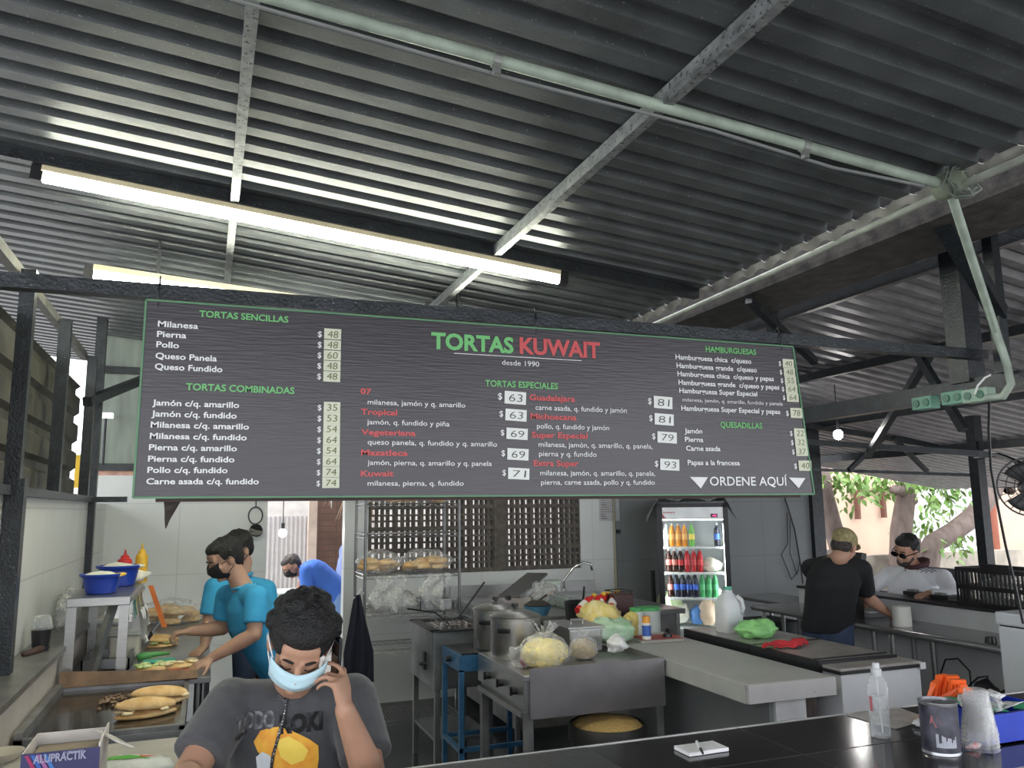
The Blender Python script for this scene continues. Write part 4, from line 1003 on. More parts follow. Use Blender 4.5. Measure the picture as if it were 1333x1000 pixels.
tag(obj('plastic_bag', sack((sx1 - 0.05, sy1 - 0.06, SZ), (0.10, 0.10, 0.085), bag_white, 2, 0.14), bag_white, None, 'all'), 'crumpled cloudy plastic bag at the far end of the steel stand', 'bag')
# breads
def bun_mesh(b, c, L, W, H, rot, seed, squash=0.35):
    e = B().ell((0, 0, 0), (1, 1, 1), seg=24)
    for v in e.bm.verts:
        n = noise.noise(v.co * 1.5 + V((seed, 0, seed)))
        k = 1 + 0.06 * n
        x, y, z = v.co; 
        if z < -squash: z = -squash
        tp = 1 - 0.18 * x * x
        v.co = V((x * L * k, y * W * tp * k, (z + squash) * H / (1 + squash)))
    e.xf(Matrix.Translation(V(c)) @ rot.to_4x4()); tmp = bpy.data.meshes.new('e'); e.bm.to_mesh(tmp); e.bm.free(); b.bm.from_mesh(tmp); bpy.data.meshes.remove(tmp)
    return b
TG = 'tortas being made on the griddle and the sandwich table'
def torta(c, rz, label, L=0.11, W=0.055, lid=True, filling='cheese', seed=1):
    t = thing('torta', label, 'sandwich', c, TG); R = Matrix.Rotation(rz, 3, 'Z'); c = V(c)
    obj('bottom_half', bun_mesh(B(), c, L, W, 0.030, R, seed, 0.5), bread_m, t, smooth='all')
    fb = B(); rr = random.Random(seed)
    for k in range(14):
        p = R @ V((rr.uniform(-0.85, 0.85) * L, rr.uniform(-0.85, 0.85) * W, 0)); s = rr.uniform(0.014, 0.026)
        fb.ell(c + p + V((0, 0, 0.031)), (s, s * 0.8, 0.007), Matrix.Rotation(rr.uniform(-0.4, 0.4), 3, 'X'), 10)
    obj('filling', fb.jitter(0.004, 70), {'cheese': crumb_m, 'lettuce': lettuce_m, 'tomato': tomato_m}[filling], t, smooth='all')
    if lid: obj('top_half', bun_mesh(B(), c + V((0, 0, 0.036)), L * 0.98, W, 0.042, R @ Matrix.Rotation(0.08, 3, 'Y'), seed + 5, 0.25), bread_m, t, smooth='all')
    return t
gz = GZ - 0.010
torta(at(190, 932, Z=gz), 0.35, 'toasted torta nearest on the griddle plate', 0.13, 0.062, True, 'cheese', 1)
torta(at(207, 916, Z=gz), 0.32, 'toasted torta behind the nearest one on the griddle', 0.13, 0.060, True, 'cheese', 2)
torta(at(208, 842, Z=GZ), 0.15, 'closed torta bun farthest back on the sandwich table', 0.115, 0.065, True, 'lettuce', 3)
torta(at(232, 869, Z=GZ), 0.3, 'open torta half with yellow cheese by the worker\'s hand', 0.12, 0.062, False, 'cheese', 4)
torta(at(203, 872, Z=GZ), 0.3, 'open torta half covered with lettuce on the sandwich table', 0.11, 0.060, False, 'lettuce', 5)
torta(at(215, 884, Z=GZ), 0.2, 'open torta half with tomato nearest on the sandwich table', 0.13, 0.070, False, 'tomato', 6)
b = B(); rr = random.Random(5); c = at(155, 914, Z=gz)
for k in range(60):
    p = V((rr.gauss(0, 0.055), rr.gauss(0, 0.042), 0)); h = max(0, 0.028 - p.length * 0.22)
    b.ell(c + p + V((0, 0, rr.uniform(0.004, 0.006 + h))), (rr.uniform(0.008, 0.018), rr.uniform(0.006, 0.011), 0.006), Matrix.Rotation(rr.uniform(0, 3), 3, 'Z'), 8)
o = tag(obj('chopped_meat', b.jitter(0.003, 80), M('browned_meat', (0.17, 0.10, 0.06), 0.6, col2=(0.36, 0.25, 0.16), scale=60), None, 'all'), 'small pile of chopped browned meat on the griddle', 'meat', kind='stuff')
mint = M('mint_plastic', (0.10, 0.60, 0.45), 0.4); lime = M('green_plastic_handle', (0.12, 0.42, 0.12), 0.4)
c = at(207, 860, Z=GZ + 0.01)
tag(obj('cutting_mat', B().box(c, (0.17, 0.065, 0.012), Matrix.Rotation(0.25, 3, 'Z')), mint, None, bevel=0.003), 'mint green flat cutting tool among the tortas', 'kitchen tool')
c = at(196, 858, Z=GZ + 0.01)
tag(obj('spreader', B().tube([c + V((-0.07, -0.01, 0.012)), c + V((-0.03, 0, 0.020)), c + V((0.03, 0.01, 0.024)), c + V((0.10, 0.03, 0.02))], [0.022, 0.02, 0.014, 0.008], 10), lime, None, 'all'), 'green handled spreader lying on the mint green tool', 'kitchen tool')
# knife rest and scrapers between stand and tortas
for k, (a, d) in enumerate((((186, 838), (206, 812)), ((183, 846), (197, 826)))):
    p, q = at(a[0], a[1], Z=GZ + 0.02), at(d[0], d[1], Z=GZ + 0.09)
    o = thing('spatula', ['steel spatula with black handle leaning behind the stand', 'second black spatula leaning nearer the stand'][k], 'spatula', p, 'spatulas by the stand')
    obj('blade', B().bar(p, p.lerp(q, 0.55), 0.05, 0.004), dirty_steel, o); obj('handle', B().cyl(p.lerp(q, 0.5), q, 0.010, 0.012), black_plastic, o, smooth=True)
# tubs under the stand
tub_m = M('milky_tub', (0.60, 0.58, 0.50), 0.4, var=0.06)
for k, (x, y, s) in enumerate(((-0.42, 5.55, (0.16, 0.2, 0.13)), (-0.55, 5.85, (0.2, 0.24, 0.16)))):
    t = thing('food_tub', ['milky plastic tub under the far end of the stand', 'larger milky tub behind the stand'][k], 'container', (x, y, GZ), 'milky food tubs')
    obj('tub', B().box((x, y, GZ + s[2] / 2), s), tub_m, t, bevel=0.015); obj('lid', B().box((x, y, GZ + s[2] + 0.008), (s[0] + 0.02, s[1] + 0.02, 0.014)), M('grey_lid', (0.45, 0.46, 0.45), 0.4), t, bevel=0.004)
t = thing('steel_pan', 'shallow steel pan under the stand', 'pan', (-0.5, 5.28, GZ))
pb_ = B(); pb_.box2((-0.60, 5.08, GZ), (-0.36, 5.48, GZ + 0.008)).box2((-0.60, 5.08, GZ), (-0.59, 5.48, GZ + 0.06)).box2((-0.37, 5.08, GZ), (-0.36, 5.48, GZ + 0.06)).box2((-0.60, 5.08, GZ), (-0.36, 5.09, GZ + 0.06)).box2((-0.60, 5.47, GZ), (-0.36, 5.48, GZ + 0.06))
obj('pan', pb_, dirty_steel, t)
# bagged bread at the far end of the table
def bread_bag(c, r, n, label, seed, g=None, name='bread_bag', z0=0.0):
    c = V(c); t = thing(name, label, 'bag of bread', c, g); rr = random.Random(seed)
    for k in range(n):
        a = rr.uniform(-0.75, 0.75); e = rr.uniform(-0.6, 0.6); h = rr.uniform(0.0, 0.62) * (1 - abs(a) * 0.45)
        obj('bread_roll', bun_mesh(B(), c + V((a * r[0], e * r[1], 0.004 + h * r[2])), 0.075, 0.045, 0.05, Matrix.Rotation(rr.uniform(-0.5, 0.5), 3, 'Z'), seed + k, 0.5), bread_m, t, smooth='all')
    obj('plastic_film', sack(c, (r[0] * 1.05, r[1] * 1.1, r[2] * 1.05), film, seed, 0.13, squash=0.75), film, t, 'all')
    return t
bread_bag(at(222, 812, Z=GZ), (0.26, 0.20, 0.17), 16, 'big clear bag of bread rolls at the far end of the sandwich table', 21)
# ledge things
c = at(72, 846, Z=1.10); c.x = -0.72
t = thing('cup', 'black cup with a clear lid on the dark ledge', 'cup', c)
obj('cup_body', B().lathe([(0, 0), (0.035, 0), (0.045, 0.10), (0.043, 0.10), (0.033, 0.006), (0, 0.006)], c, 20), black_plastic, t, smooth=True)
obj('clear_lid', B().lathe([(0.046, 0.10), (0.047, 0.108), (0.040, 0.15), (0.03, 0.165), (0, 0.165)], c, 20), M_film('cup_film', (0.7, 0.72, 0.72), 0.25), t, smooth=True)
c = V((-0.74, 5.55, 1.10)); film2 = M_film('cloudy_bag_film', (0.72, 0.72, 0.70), 0.30)
tag(obj('clear_bag', sack(c, (0.055, 0.36, 0.20), film2, 8, 0.16), film2, None, 'all'), 'clear bag of cups lying along the dark ledge', 'bag')
c = at(52, 850, Z=1.10); c.x = -0.72
tag(obj('dark_knife_sheath', B().tube([c + V((-0.04, -0.1, 0.012)), c + V((0, 0, 0.014)), c + V((0.03, 0.10, 0.012))], [0.012, 0.018, 0.010], 8), M('brown_sheath', (0.06, 0.03, 0.025), 0.6), None, 'all'), 'small dark brown handle lying on the ledge', 'handle')
# side bench by the front with the foil box
bt = M('beige_bench_top', (0.42, 0.40, 0.37), 0.5, var=0.1)
t = thing('side_bench', 'grey side bench under the foil box in front of the griddle', 'bench', (-0.35, 2.9, 0))
obj('bench_top', B().box2((-0.62, 2.32, 0.86), (0.02, 3.55, 0.89)), bt, t, bevel=0.004)
obj('bench_body', B().box2((-0.60, 2.36, 0.0), (-0.02, 3.52, 0.86)), M('grey_bench', (0.30, 0.31, 0.31), 0.5, 0.2), t)
p0, p1 = at(28, 976, Y=2.52), at(130, 979, Y=2.52); zt = (p0.z + p1.z) / 2; dpt = 0.22
t = thing('foil_box', 'navy and white box of aluminium foil lettered ALUPRACTIK', 'box', ((p0.x + p1.x) / 2, 2.6, 0.89))
navy = M('navy_card', (0.025, 0.025, 0.10), 0.5); card = M('white_card', (0.66, 0.62, 0.58), 0.7); kraft = M('kraft_card', (0.30, 0.24, 0.18), 0.8)
x0, x1 = p0.x, p1.x
obj('front_panel', B().box2((x0, 2.52, 0.89), (x1, 2.524, zt)), navy, t)
b = B().box2((x0, 2.524, 0.89), (x0 + 0.004, 2.52 + dpt, zt)).box2((x1 - 0.004, 2.524, 0.89), (x1, 2.52 + dpt, zt + 0.012)).box2((x0, 2.52 + dpt - 0.004, 0.89), (x1, 2.52 + dpt, zt)).box2((x0, 2.524, 0.89), (x1, 2.52 + dpt, 0.895)); obj('carton', b, card, t)
obj('inside_sheet', B().box2((x0 + 0.01, 2.53, 0.90), (x1 - 0.01, 2.52 + dpt - 0.01, zt - 0.03)), kraft, t)
obj('side_flap', B().bar((x1, 2.53, zt + 0.006), (x1 + 0.045, 2.55, zt - 0.02), dpt * 0.8, 0.003).xf(Matrix.Translation((0, dpt * 0.4, 0))), card, t)
fr = lambda x, z: Matrix.Translation((x, 2.5155, z)) @ Matrix(((1, 0, 0, 0), (0, 0, -1, 0), (0, 1, 0, 0), (0, 0, 0, 1)))
bm = bmesh.new(); q0 = at(43, 994, Y=2.518); q1 = at(112, 997, Y=2.518)
put_text(bm, 'ALUPRACTIK', fr(q0.x, q0.z), q1.x - q0.x, 0.020, 0.03); q2 = at(82, 981, Y=2.518); put_text(bm, 'ALUMINIO FOIL', fr(q2.x, q2.z), 0.05, 0.006, 0.02)
obj('box_lettering', bm, M('grey_violet_print', (0.30, 0.30, 0.42), 0.6), t)
for k, cc in enumerate(((0.30, 0.02, 0.10), (0.03, 0.10, 0.40), (0.32, 0.10, 0.28), (0.04, 0.16, 0.45))):
    b = B(); xx = x0 + 0.008 + k * 0.014
    b.prism([(xx, zt - 0.004), (xx + 0.009, zt - 0.004), (xx + 0.05, zt - 0.08), (xx + 0.041, zt - 0.08)], 2.5175, 2.519, frx)
    obj('stripe', b, M('stripe_%d' % k, cc, 0.6), t)
c = at(168, 996, Z=0.94); gp = M('green_white_wrapper', (0.70, 0.72, 0.68), 0.4, bump=0.3)
t = thing('napkin_pack', 'white plastic packet with a green swoosh beside the foil box', 'packet', V((c.x, c.y, 0.89)))
obj('packet', sack((c.x, c.y, 0.89), (0.135, 0.09, 0.075), gp, 3, 0.08), gp, t, 'all')
sb = bvh_of(kids(t)[0]); bm = bmesh.new()
def swoosh(u, v): return (c.x - 0.09 + u * 0.18, c.y + 0.03 - 0.07 * u + (v - 0.5) * 0.05 * math.sin(PI * min(1, u + 0.15)), 2)
gsw = B().grid(swoosh, 14, 5)
for v in gsw.bm.verts:
    h = sb.ray_cast(v.co, V((0, 0, -1))); v.co.z = (h[0].z if h[0] else 0.93) + 0.002
obj('green_swoosh', gsw, M('bright_green_print', (0.10, 0.45, 0.04), 0.5), t)
gsw = B().grid(lambda u, v: (c.x + 0.03 + u * 0.05, c.y - 0.015 + v * 0.018 + 0.01 * u, 2), 6, 3)
for v in gsw.bm.verts:
    h = sb.ray_cast(v.co, V((0, 0, -1))); v.co.z = (h[0].z if h[0] else 0.93) + 0.003
obj('red_mark', gsw, M('red_print', (0.7, 0.08, 0.02), 0.5), t)
c = at(2, 990, Z=0.89)
tag(obj('cream_bowl', B().lathe([(0, 0), (0.045, 0), (0.07, 0.03), (0.066, 0.03), (0.04, 0.006), (0, 0.006)], c, 24), M('cream_china', (0.66, 0.62, 0.52), 0.4), None, True), 'cream bowl on the side bench at the frame edge', 'bowl')
# rings hanging on the back wall
c = at(333, 664, Y=BY - 0.03)
t = thing('hanging_strainer', 'black rings hanging from a hook on the white back wall', 'utensil', c)
b = B(); b.tube([c + V((0.06 * math.cos(a), 0, -0.05 + 0.075 * math.sin(a))) for a in [k * 2 * PI / 20 for k in range(20)]], 0.006, 6, True); obj('ring', b, black_plastic, t)
b = B(); b.lathe([(0, 0), (0.05, 0.005), (0.062, 0.03), (0.055, 0.04), (0, 0.045)], c + V((0.005, -0.02, -0.19)), 18, Matrix.Rotation(1.2, 4, 'X')).jitter(0.01, 20); obj('basket', b, black_plastic, t)
obj('hook', B().tube([c + V((0, 0.03, 0.09)), c + V((0, 0, 0.08)), c + V((0, -0.01, 0.03))], 0.005, 6), dark_paint, t)

# ------------------------------------------------------------------ back of the kitchen: rack, fryer, stoves, sink
chrome = M('chrome_wire', (0.20, 0.20, 0.20), 0.35, 0.85, var=0.2)
rx0, rx1, ry0, ry1 = 1.20, 1.98, 6.55, 7.0
RZ = (0.42, 0.66, 0.93, 1.24, 1.56, 1.80)
rk = thing('wire_rack', 'tall chrome wire rack standing before the block window', 'rack', ((rx0 + rx1) / 2, (ry0 + ry1) / 2, 0))
for x in (rx0, rx1):
    for y in (ry0, ry1): obj('post', B().cyl((x, y, 0.03), (x, y, 1.86), 0.0125, seg=10), chrome, rk, smooth=True)
for z in (0.12, 0.66, 0.93, 1.24, 1.56, 1.80):
    b = B()
    for y in (ry0, ry1):
        b.tube([(rx0, y, z), (rx1, y, z)], 0.004, 5).tube([(rx0, y, z - 0.03), (rx1, y, z - 0.03)], 0.003, 5)
        n = 14; b.tube([(rx0 + (rx1 - rx0) * k / n, y, z - (0.03 if k % 2 else 0)) for k in range(n + 1)], 0.002, 4)
    for x in (rx0, rx1): b.tube([(x, ry0, z), (x, ry1, z)], 0.004, 5).tube([(x, ry0, z - 0.03), (x, ry1, z - 0.03)], 0.003, 5)
    for k in range(1, 26): xx = rx0 + (rx1 - rx0) * k / 26; b.tube([(xx, ry0, z), (xx, ry1, z)], 0.0018, 4)
    obj('shelf', b, chrome, rk)
bread_bag((1.36, 6.78, 1.245), (0.165, 0.17, 0.17), 12, 'clear bag of darker bread rolls on the left of the wire rack', 31, 'bags of bread on the wire rack')
bread_bag((1.76, 6.78, 1.245), (0.20, 0.17, 0.17), 14, 'clear bag of pale bread rolls on the right of the wire rack', 41, 'bags of bread on the wire rack')
t = bread_bag((1.62, 6.78, 1.805), (0.34, 0.17, 0.07), 9, 'flat bag of bread on the top of the wire rack', 51)
for k, (xa, xb) in enumerate(((1.26, 1.52), (1.66, 1.88))):
    tag(obj('hanging_plastic_bag', B().grid(lambda u, v: (xa + (xb - xa) * u * (1 - 0.25 * v) + 0.03 * math.sin(7 * v + k), 6.53 + 0.025 * math.sin(9 * u + 4 * v), 1.235 - 0.27 * v + 0.03 * math.sin(5 * u) * v), 16, 14, 0.0015), film2, None, 'all'),
        ['empty clear plastic bag drooping from the rack shelf, left one', 'empty clear plastic bag drooping from the rack shelf, right one'][k], 'bag', 'empty bags hanging from the rack shelf')
tag(obj('crumpled_plastic_bag', sack((1.45, 6.74, 0.935), (0.20, 0.16, 0.17), film2, 12, 0.25), film2, None, 'all'), 'crumpled clear plastic bag lying on the rack shelf beside the steel pan', 'bag')
t = thing('hotel_pan', 'dark steel pan on the wire rack shelf', 'pan', (1.80, 6.68, 0.935))
b = B(); a, c_, z0, z1 = (1.66, 6.58), (1.93, 6.84), 0.935, 1.02
b.box2((a[0], a[1], z0), (c_[0], c_[1], z0 + 0.006)).box2((a[0], a[1], z0), (a[0] + 0.006, c_[1], z1)).box2((c_[0] - 0.006, a[1], z0), (c_[0], c_[1], z1)).box2((a[0], a[1], z0), (c_[0], a[1] + 0.006, z1)).box2((a[0], c_[1] - 0.006, z0), (c_[0], c_[1], z1))
obj('pan', b, dirty_steel, t); b = B()
b.box2((a[0] - 0.02, a[1] - 0.02, z1), (c_[0] + 0.02, a[1] + 0.004, z1 + 0.006)).box2((a[0] - 0.02, c_[1] - 0.004, z1), (c_[0] + 0.02, c_[1] + 0.02, z1 + 0.006)).box2((a[0] - 0.02, a[1], z1), (a[0] + 0.004, c_[1], z1 + 0.006)).box2((c_[0] - 0.004, a[1], z1), (c_[0] + 0.02, c_[1], z1 + 0.006)); obj('rim', b, steel, t)
# apron hanging on the rack
def apr(u, v):
    w_ = 0.04 + 0.17 * min(1, v * 1.5) - 0.02 * v
    return (1.13 + (u - 0.45) * w_ * 1.15 + 0.02 * v, 6.50 + 0.018 * math.sin(u * 14 + v * 3), 1.10 - 0.66 * v)
t = thing('apron', 'dark navy apron hanging from the left end of the wire rack', 'apron', (1.13, 6.5, 0.44))
obj('cloth', B().grid(apr, 24, 18, 0.006), M('navy_cloth', (0.012, 0.014, 0.028), 0.9, var=0.2), t, 'all')
obj('neck_loop', B().tube([(1.10, 6.50, 1.07), (1.13, 6.49, 1.10), (1.165, 6.50, 1.14), (1.19, 6.53, 1.10)], 0.006, 6), M('white_piping', (0.6, 0.6, 0.62), 0.8), t)
# fryer on legs
fx0, fx1, fy0, fy1, FZ = 1.47, 1.90, 5.45, 6.10, 0.93
t = thing('fryer', 'grey steel fryer box on tall legs beside the blue burner stand', 'fryer', ((fx0 + fx1) / 2, (fy0 + fy1) / 2, 0))
fry_m = M('grey_fryer_steel', (0.20, 0.21, 0.215), 0.38, 0.6, var=0.25, scale=7)
obj('tank', B().box2((fx0, fy0, 0.56), (fx1, fy1, FZ)), fry_m, t, bevel=0.006)
obj('rim', B().box2((fx0 - 0.01, fy0 - 0.01, FZ), (fx1 + 0.01, fy0 + 0.05, FZ + 0.012)).box2((fx0 - 0.01, fy1 - 0.05, FZ), (fx1 + 0.01, fy1 + 0.01, FZ + 0.012)).box2((fx0 - 0.01, fy0, FZ), (fx0 + 0.05, fy1, FZ + 0.012)).box2((fx1 - 0.05, fy0, FZ), (fx1 + 0.01, fy1, FZ + 0.012)), dark_paint, t)
obj('oil', B().box2((fx0 + 0.05, fy0 + 0.05, FZ - 0.01), (fx1 - 0.05, fy1 - 0.05, FZ + 0.002)), M('dark_oil', (0.05, 0.025, 0.01), 0.1), t)
for x in (fx0 + 0.03, fx1 - 0.03):
    for y in (fy0 + 0.03, fy1 - 0.03): obj('leg', B().box2((x - 0.018, y - 0.018, 0), (x + 0.018, y + 0.018, 0.57)), fry_m, t)
obj('lower_shelf', B().box2((fx0 + 0.02, fy0 + 0.02, 0.22), (fx1 - 0.02, fy1 - 0.02, 0.24)), fry_m, t)
obj('gas_valve', B().cyl((fx0 - 0.05, fy0 + 0.2, 0.70), (fx0, fy0 + 0.2, 0.70), 0.012).box((fx0 - 0.008, fy0 + 0.22, 0.72), (0.02, 0.05, 0.12)), black_plastic, t)
t = thing('fry_basket', 'wire fry basket with a long handle resting on the fryer', 'fry basket', (1.66, 5.7, FZ + 0.014))
b = B(); 
for k in range(7): b.tube([(1.54 + 0.04 * k, 5.55, FZ + 0.06), (1.54 + 0.04 * k, 5.56, FZ + 0.02), (1.54 + 0.04 * k, 5.80, FZ + 0.02), (1.54 + 0.04 * k, 5.81, FZ + 0.06)], 0.002, 4)
b.tube([(1.53, 5.54, FZ + 0.06), (1.79, 5.54, FZ + 0.06), (1.79, 5.82, FZ + 0.06), (1.53, 5.82, FZ + 0.06)], 0.004, 5, True); obj('wire_basket', b, chrome, t)
obj('handle', B().tube([(1.70, 5.66, FZ + 0.06), (1.86, 5.9, FZ + 0.13), (2.18, 6.5, FZ + 0.22)], 0.008, 6), black_plastic, t)
t = thing('skimmer', 'long handled skimmer lying across the fryer', 'skimmer', (1.5, 5.6, FZ + 0.014))
obj('handle', B().tube([(1.38, 5.85, FZ + 0.12), (1.55, 5.70, FZ + 0.10), (1.62, 5.60, FZ + 0.03)], 0.006, 6), black_plastic, t); obj('scoop', B().lathe([(0, 0), (0.05, 0.008), (0.06, 0.016), (0.05, 0.012), (0, 0.004)], (1.63, 5.58, FZ + 0.014), 16), dirty_steel, t)
# blue burner stand
t = thing('burner_stand', 'blue steel burner stand between the fryer and the stove', 'stand', (1.62, 5.1, 0))
bl = M('blue_painted_steel', (0.035, 0.13, 0.26), 0.4, 0.2, var=0.25, scale=14)
ux0, ux1, uy0, uy1, UZ = 1.50, 1.98, 4.96, 5.36, 0.86
obj('frame', B().box2((ux0, uy0, UZ - 0.10), (ux1, uy1, UZ - 0.005)), bl, t)
obj('grate', B().box2((ux0 + 0.02, uy0 + 0.02, UZ - 0.004), (ux1 - 0.02, uy1 - 0.02, UZ + 0.006)), black_plastic, t)
b = B()
for y in (uy0 + 0.02, uy1 - 0.02): b.bar((ux0, y, 0.30), (ux1, y, 0.30), 0.025, 0.025)
b.bar((ux0 + 0.01, uy0, 0.30), (ux0 + 0.01, uy1, 0.30), 0.025, 0.025); obj('stretcher', b, bl, t)
for x in (ux0 + 0.015, ux1 - 0.015):
    for y in (uy0 + 0.015, uy1 - 0.015): obj('leg', B().box2((x - 0.015, y - 0.015, 0), (x + 0.015, y + 0.015, UZ - 0.09)), bl, t)
obj('knob', B().cyl((ux0 - 0.03, uy0 + 0.2, UZ - 0.05), (ux0, uy0 + 0.2, UZ - 0.05), 0.018), black_plastic, t, smooth=True)
# steel stove
TX0, TX1, TY0, TY1, TZ = 1.60, 2.44, 4.12, 4.90, 0.88
t = thing('stove', 'steel stove with side knobs carrying the two pots and the yellow bag', 'stove', ((TX0 + TX1) / 2, (TY0 + TY1) / 2, 0))
obj('top', B().box2((TX0, TY0, TZ - 0.03), (TX1, TY1, TZ)), steel, t, bevel=0.003)
obj('near_guard', B().box2((TX0 + 0.03, TY0 - 0.006, TZ - 0.22), (TX1, TY0 + 0.006, TZ + 0.035)), M('grey_guard_steel', (0.34, 0.32, 0.33), 0.38, 0.7, var=0.15, scale=5), t)
obj('right_guard', B().box2((TX1 - 0.012, TY0, TZ - 0.05), (TX1, TY1, TZ + 0.035)), steel, t)
obj('knob_panel', B().box2((TX0, TY0 + 0.01, TZ - 0.16), (TX0 + 0.02, TY1, TZ - 0.03)), steel, t)
obj('oven_box', B().box2((TX0 + 0.02, TY0 + 0.01, TZ - 0.20), (TX1, TY1, TZ - 0.03)), dirty_steel, t)
obj('drip_tray', B().box2((TX0 - 0.01, TY0 + 0.03, TZ - 0.215), (TX0 + 0.04, TY1 - 0.02, TZ - 0.185)), steel, t)
for y in (TY0 + 0.12, TY0 + 0.34, TY0 + 0.56): obj('knob', B().cyl((TX0 - 0.03, y, TZ - 0.095), (TX0, y, TZ - 0.095), 0.020).box((TX0 - 0.032, y, TZ - 0.095), (0.012, 0.01, 0.045)), black_plastic, t)
for x in (TX0 + 0.03, TX1 - 0.03):
    for y in (TY0 + 0.03, TY1 - 0.03): obj('leg', B().box2((x - 0.022, y - 0.022, 0), (x + 0.022, y + 0.022, TZ - 0.19)), dirty_steel, t)
b = B(); b.bar((TX0 + 0.03, TY0 + 0.03, 0.22), (TX0 + 0.03, TY1 - 0.03, 0.22), 0.03, 0.03).bar((TX1 - 0.03, TY0 + 0.03, 0.22), (TX1 - 0.03, TY1 - 0.03, 0.22), 0.03, 0.03).bar((TX0 + 0.03, TY1 - 0.03, 0.22), (TX1 - 0.03, TY1 - 0.03, 0.22), 0.03, 0.03); obj('stretcher', b, dirty_steel, t)
pot_m = M('worn_pot_aluminium', (0.44, 0.43, 0.41), 0.30, 0.9, var=0.2, scale=9)
def pot(c, r, h, label):
    t = thing('pot', label, 'pot', c, 'large pots on the stove'); c = V(c)
    obj('body', B().lathe([(0, 0), (r * 0.98, 0), (r, 0.01), (r, h - 0.01), (r * 1.03, h - 0.006), (r * 1.03, h), (0, h)], c, 40), pot_m, t, smooth=True)
    ld = obj('lid', B().lathe([(r * 1.02, h), (r * 1.04, h + 0.008), (r * 0.96, h + 0.014), (r * 0.6, h + 0.035), (r * 0.2, h + 0.044), (0, h + 0.045)], c, 40), pot_m, t, smooth=True)
    obj('lid_knob', B().lathe([(0, h + 0.044), (0.012, h + 0.044), (0.010, h + 0.056), (0.022, h + 0.062), (0.022, h + 0.078), (0, h + 0.08)], c, 16), black_plastic, ld, smooth=True)
    for s in (-1, 1): 
        d = V((s * 0.7, -0.7, 0)); obj('handle', B().box(c + d * (r + 0.012) + V((0, 0, h * 0.72)), (0.075, 0.03, 0.028), Matrix.Rotation(s * PI / 4, 3, 'Z')), black_plastic, t, bevel=0.008)
qp = at(671, 853, Z=TZ)
pot((qp.x, qp.y, TZ), 0.150, 0.225, 'large lidded pot in front on the stove')
pot((1.80, 5.14, UZ + 0.007), 0.145, 0.235, 'lidded pot standing behind the front one on the blue stand')
yel = M('shredded_cheese', (0.78, 0.62, 0.22), 0.7, col2=(0.88, 0.78, 0.42), scale=40)
def tied_bag(c, r, h, core, label, cat='bag', seed=1, tie=0.05, g=None):
    c = V(c); t = thing('tied_plastic_bag', label, cat, c, g)
    obj('contents', sack(c + V((0, 0, 0.003)), (r * 0.92, r * 0.86, h * 0.72), core, seed, 0.08), core, t, 'all')
    obj('film', sack(c, (r, r * 0.95, h * 0.85), film, seed + 1, 0.12), film, t, 'all')
    b = B()
    for k in range(5):
        a = k * 1.3 + seed; b.grid(lambda u, v: c + V((math.cos(a) * (0.01 + tie * v) + 0.02 * (u - 0.5), math.sin(a) * (0.01 + tie * v * 0.8) + 0.012 * math.sin(3 * u), h * 0.74 + h * 0.42 * v * (1 - 0.25 * u))), 4, 6, 0.0015)
    obj('knot', b, film2, t, 'all'); return t
qp = at(716, 872, Z=TZ)
tied_bag((qp.x, qp.y + 0.08, TZ + 0.002), 0.140, 0.21, yel, 'clear tied bag of shredded yellow cheese on the stove, in front of the pots', seed=3, tie=0.07)
qo = at(683, 868, Z=TZ)
t = thing('onion_bag', 'small clear bag with a red onion in it beside the yellow bag on the stove', 'bag', (qo.x, qo.y, TZ))
obj('onion', B().ell((qo.x + 0.01, qo.y, TZ + 0.037), (0.04, 0.04, 0.035)), M('red_onion', (0.32, 0.04, 0.08), 0.35), t, smooth=True); obj('film', sack((qo.x - 0.01, qo.y, TZ + 0.002), (0.075, 0.07, 0.11), film, 17, 0.2), film, t, 'all')
sp0 = at(742, 842, Z=TZ); sx_, sy_ = sp0.x, min(sp0.y, TY1 - 0.15)
t = thing('steam_pan', 'steel steam pan with lid behind the yellow bag', 'pan', (sx_, sy_, TZ))
obj('pan', B().box2((sx_ - 0.11, sy_ - 0.13, TZ), (sx_ + 0.11, sy_ + 0.13, TZ + 0.14)), steel, t, bevel=0.01)
obj('lid', B().box2((sx_ - 0.125, sy_ - 0.145, TZ + 0.14), (sx_ + 0.125, sy_ + 0.145, TZ + 0.155)), steel, t, bevel=0.004); obj('lid_handle', B().tube([(sx_ - 0.04, sy_, TZ + 0.155), (sx_ - 0.04, sy_, TZ + 0.18), (sx_ + 0.04, sy_, TZ + 0.18), (sx_ + 0.04, sy_, TZ + 0.155)], 0.008, 8), steel, t)
grain = M('speckled_grain', (0.30, 0.23, 0.14), 0.9, col2=(0.45, 0.37, 0.25), scale=70)
qp = at(759, 858, Z=TZ)
tied_bag((qp.x, qp.y, TZ + 0.002), 0.085, 0.15, grain, 'small clear bag of brown grain beside the yellow bag', seed=9, tie=0.03)
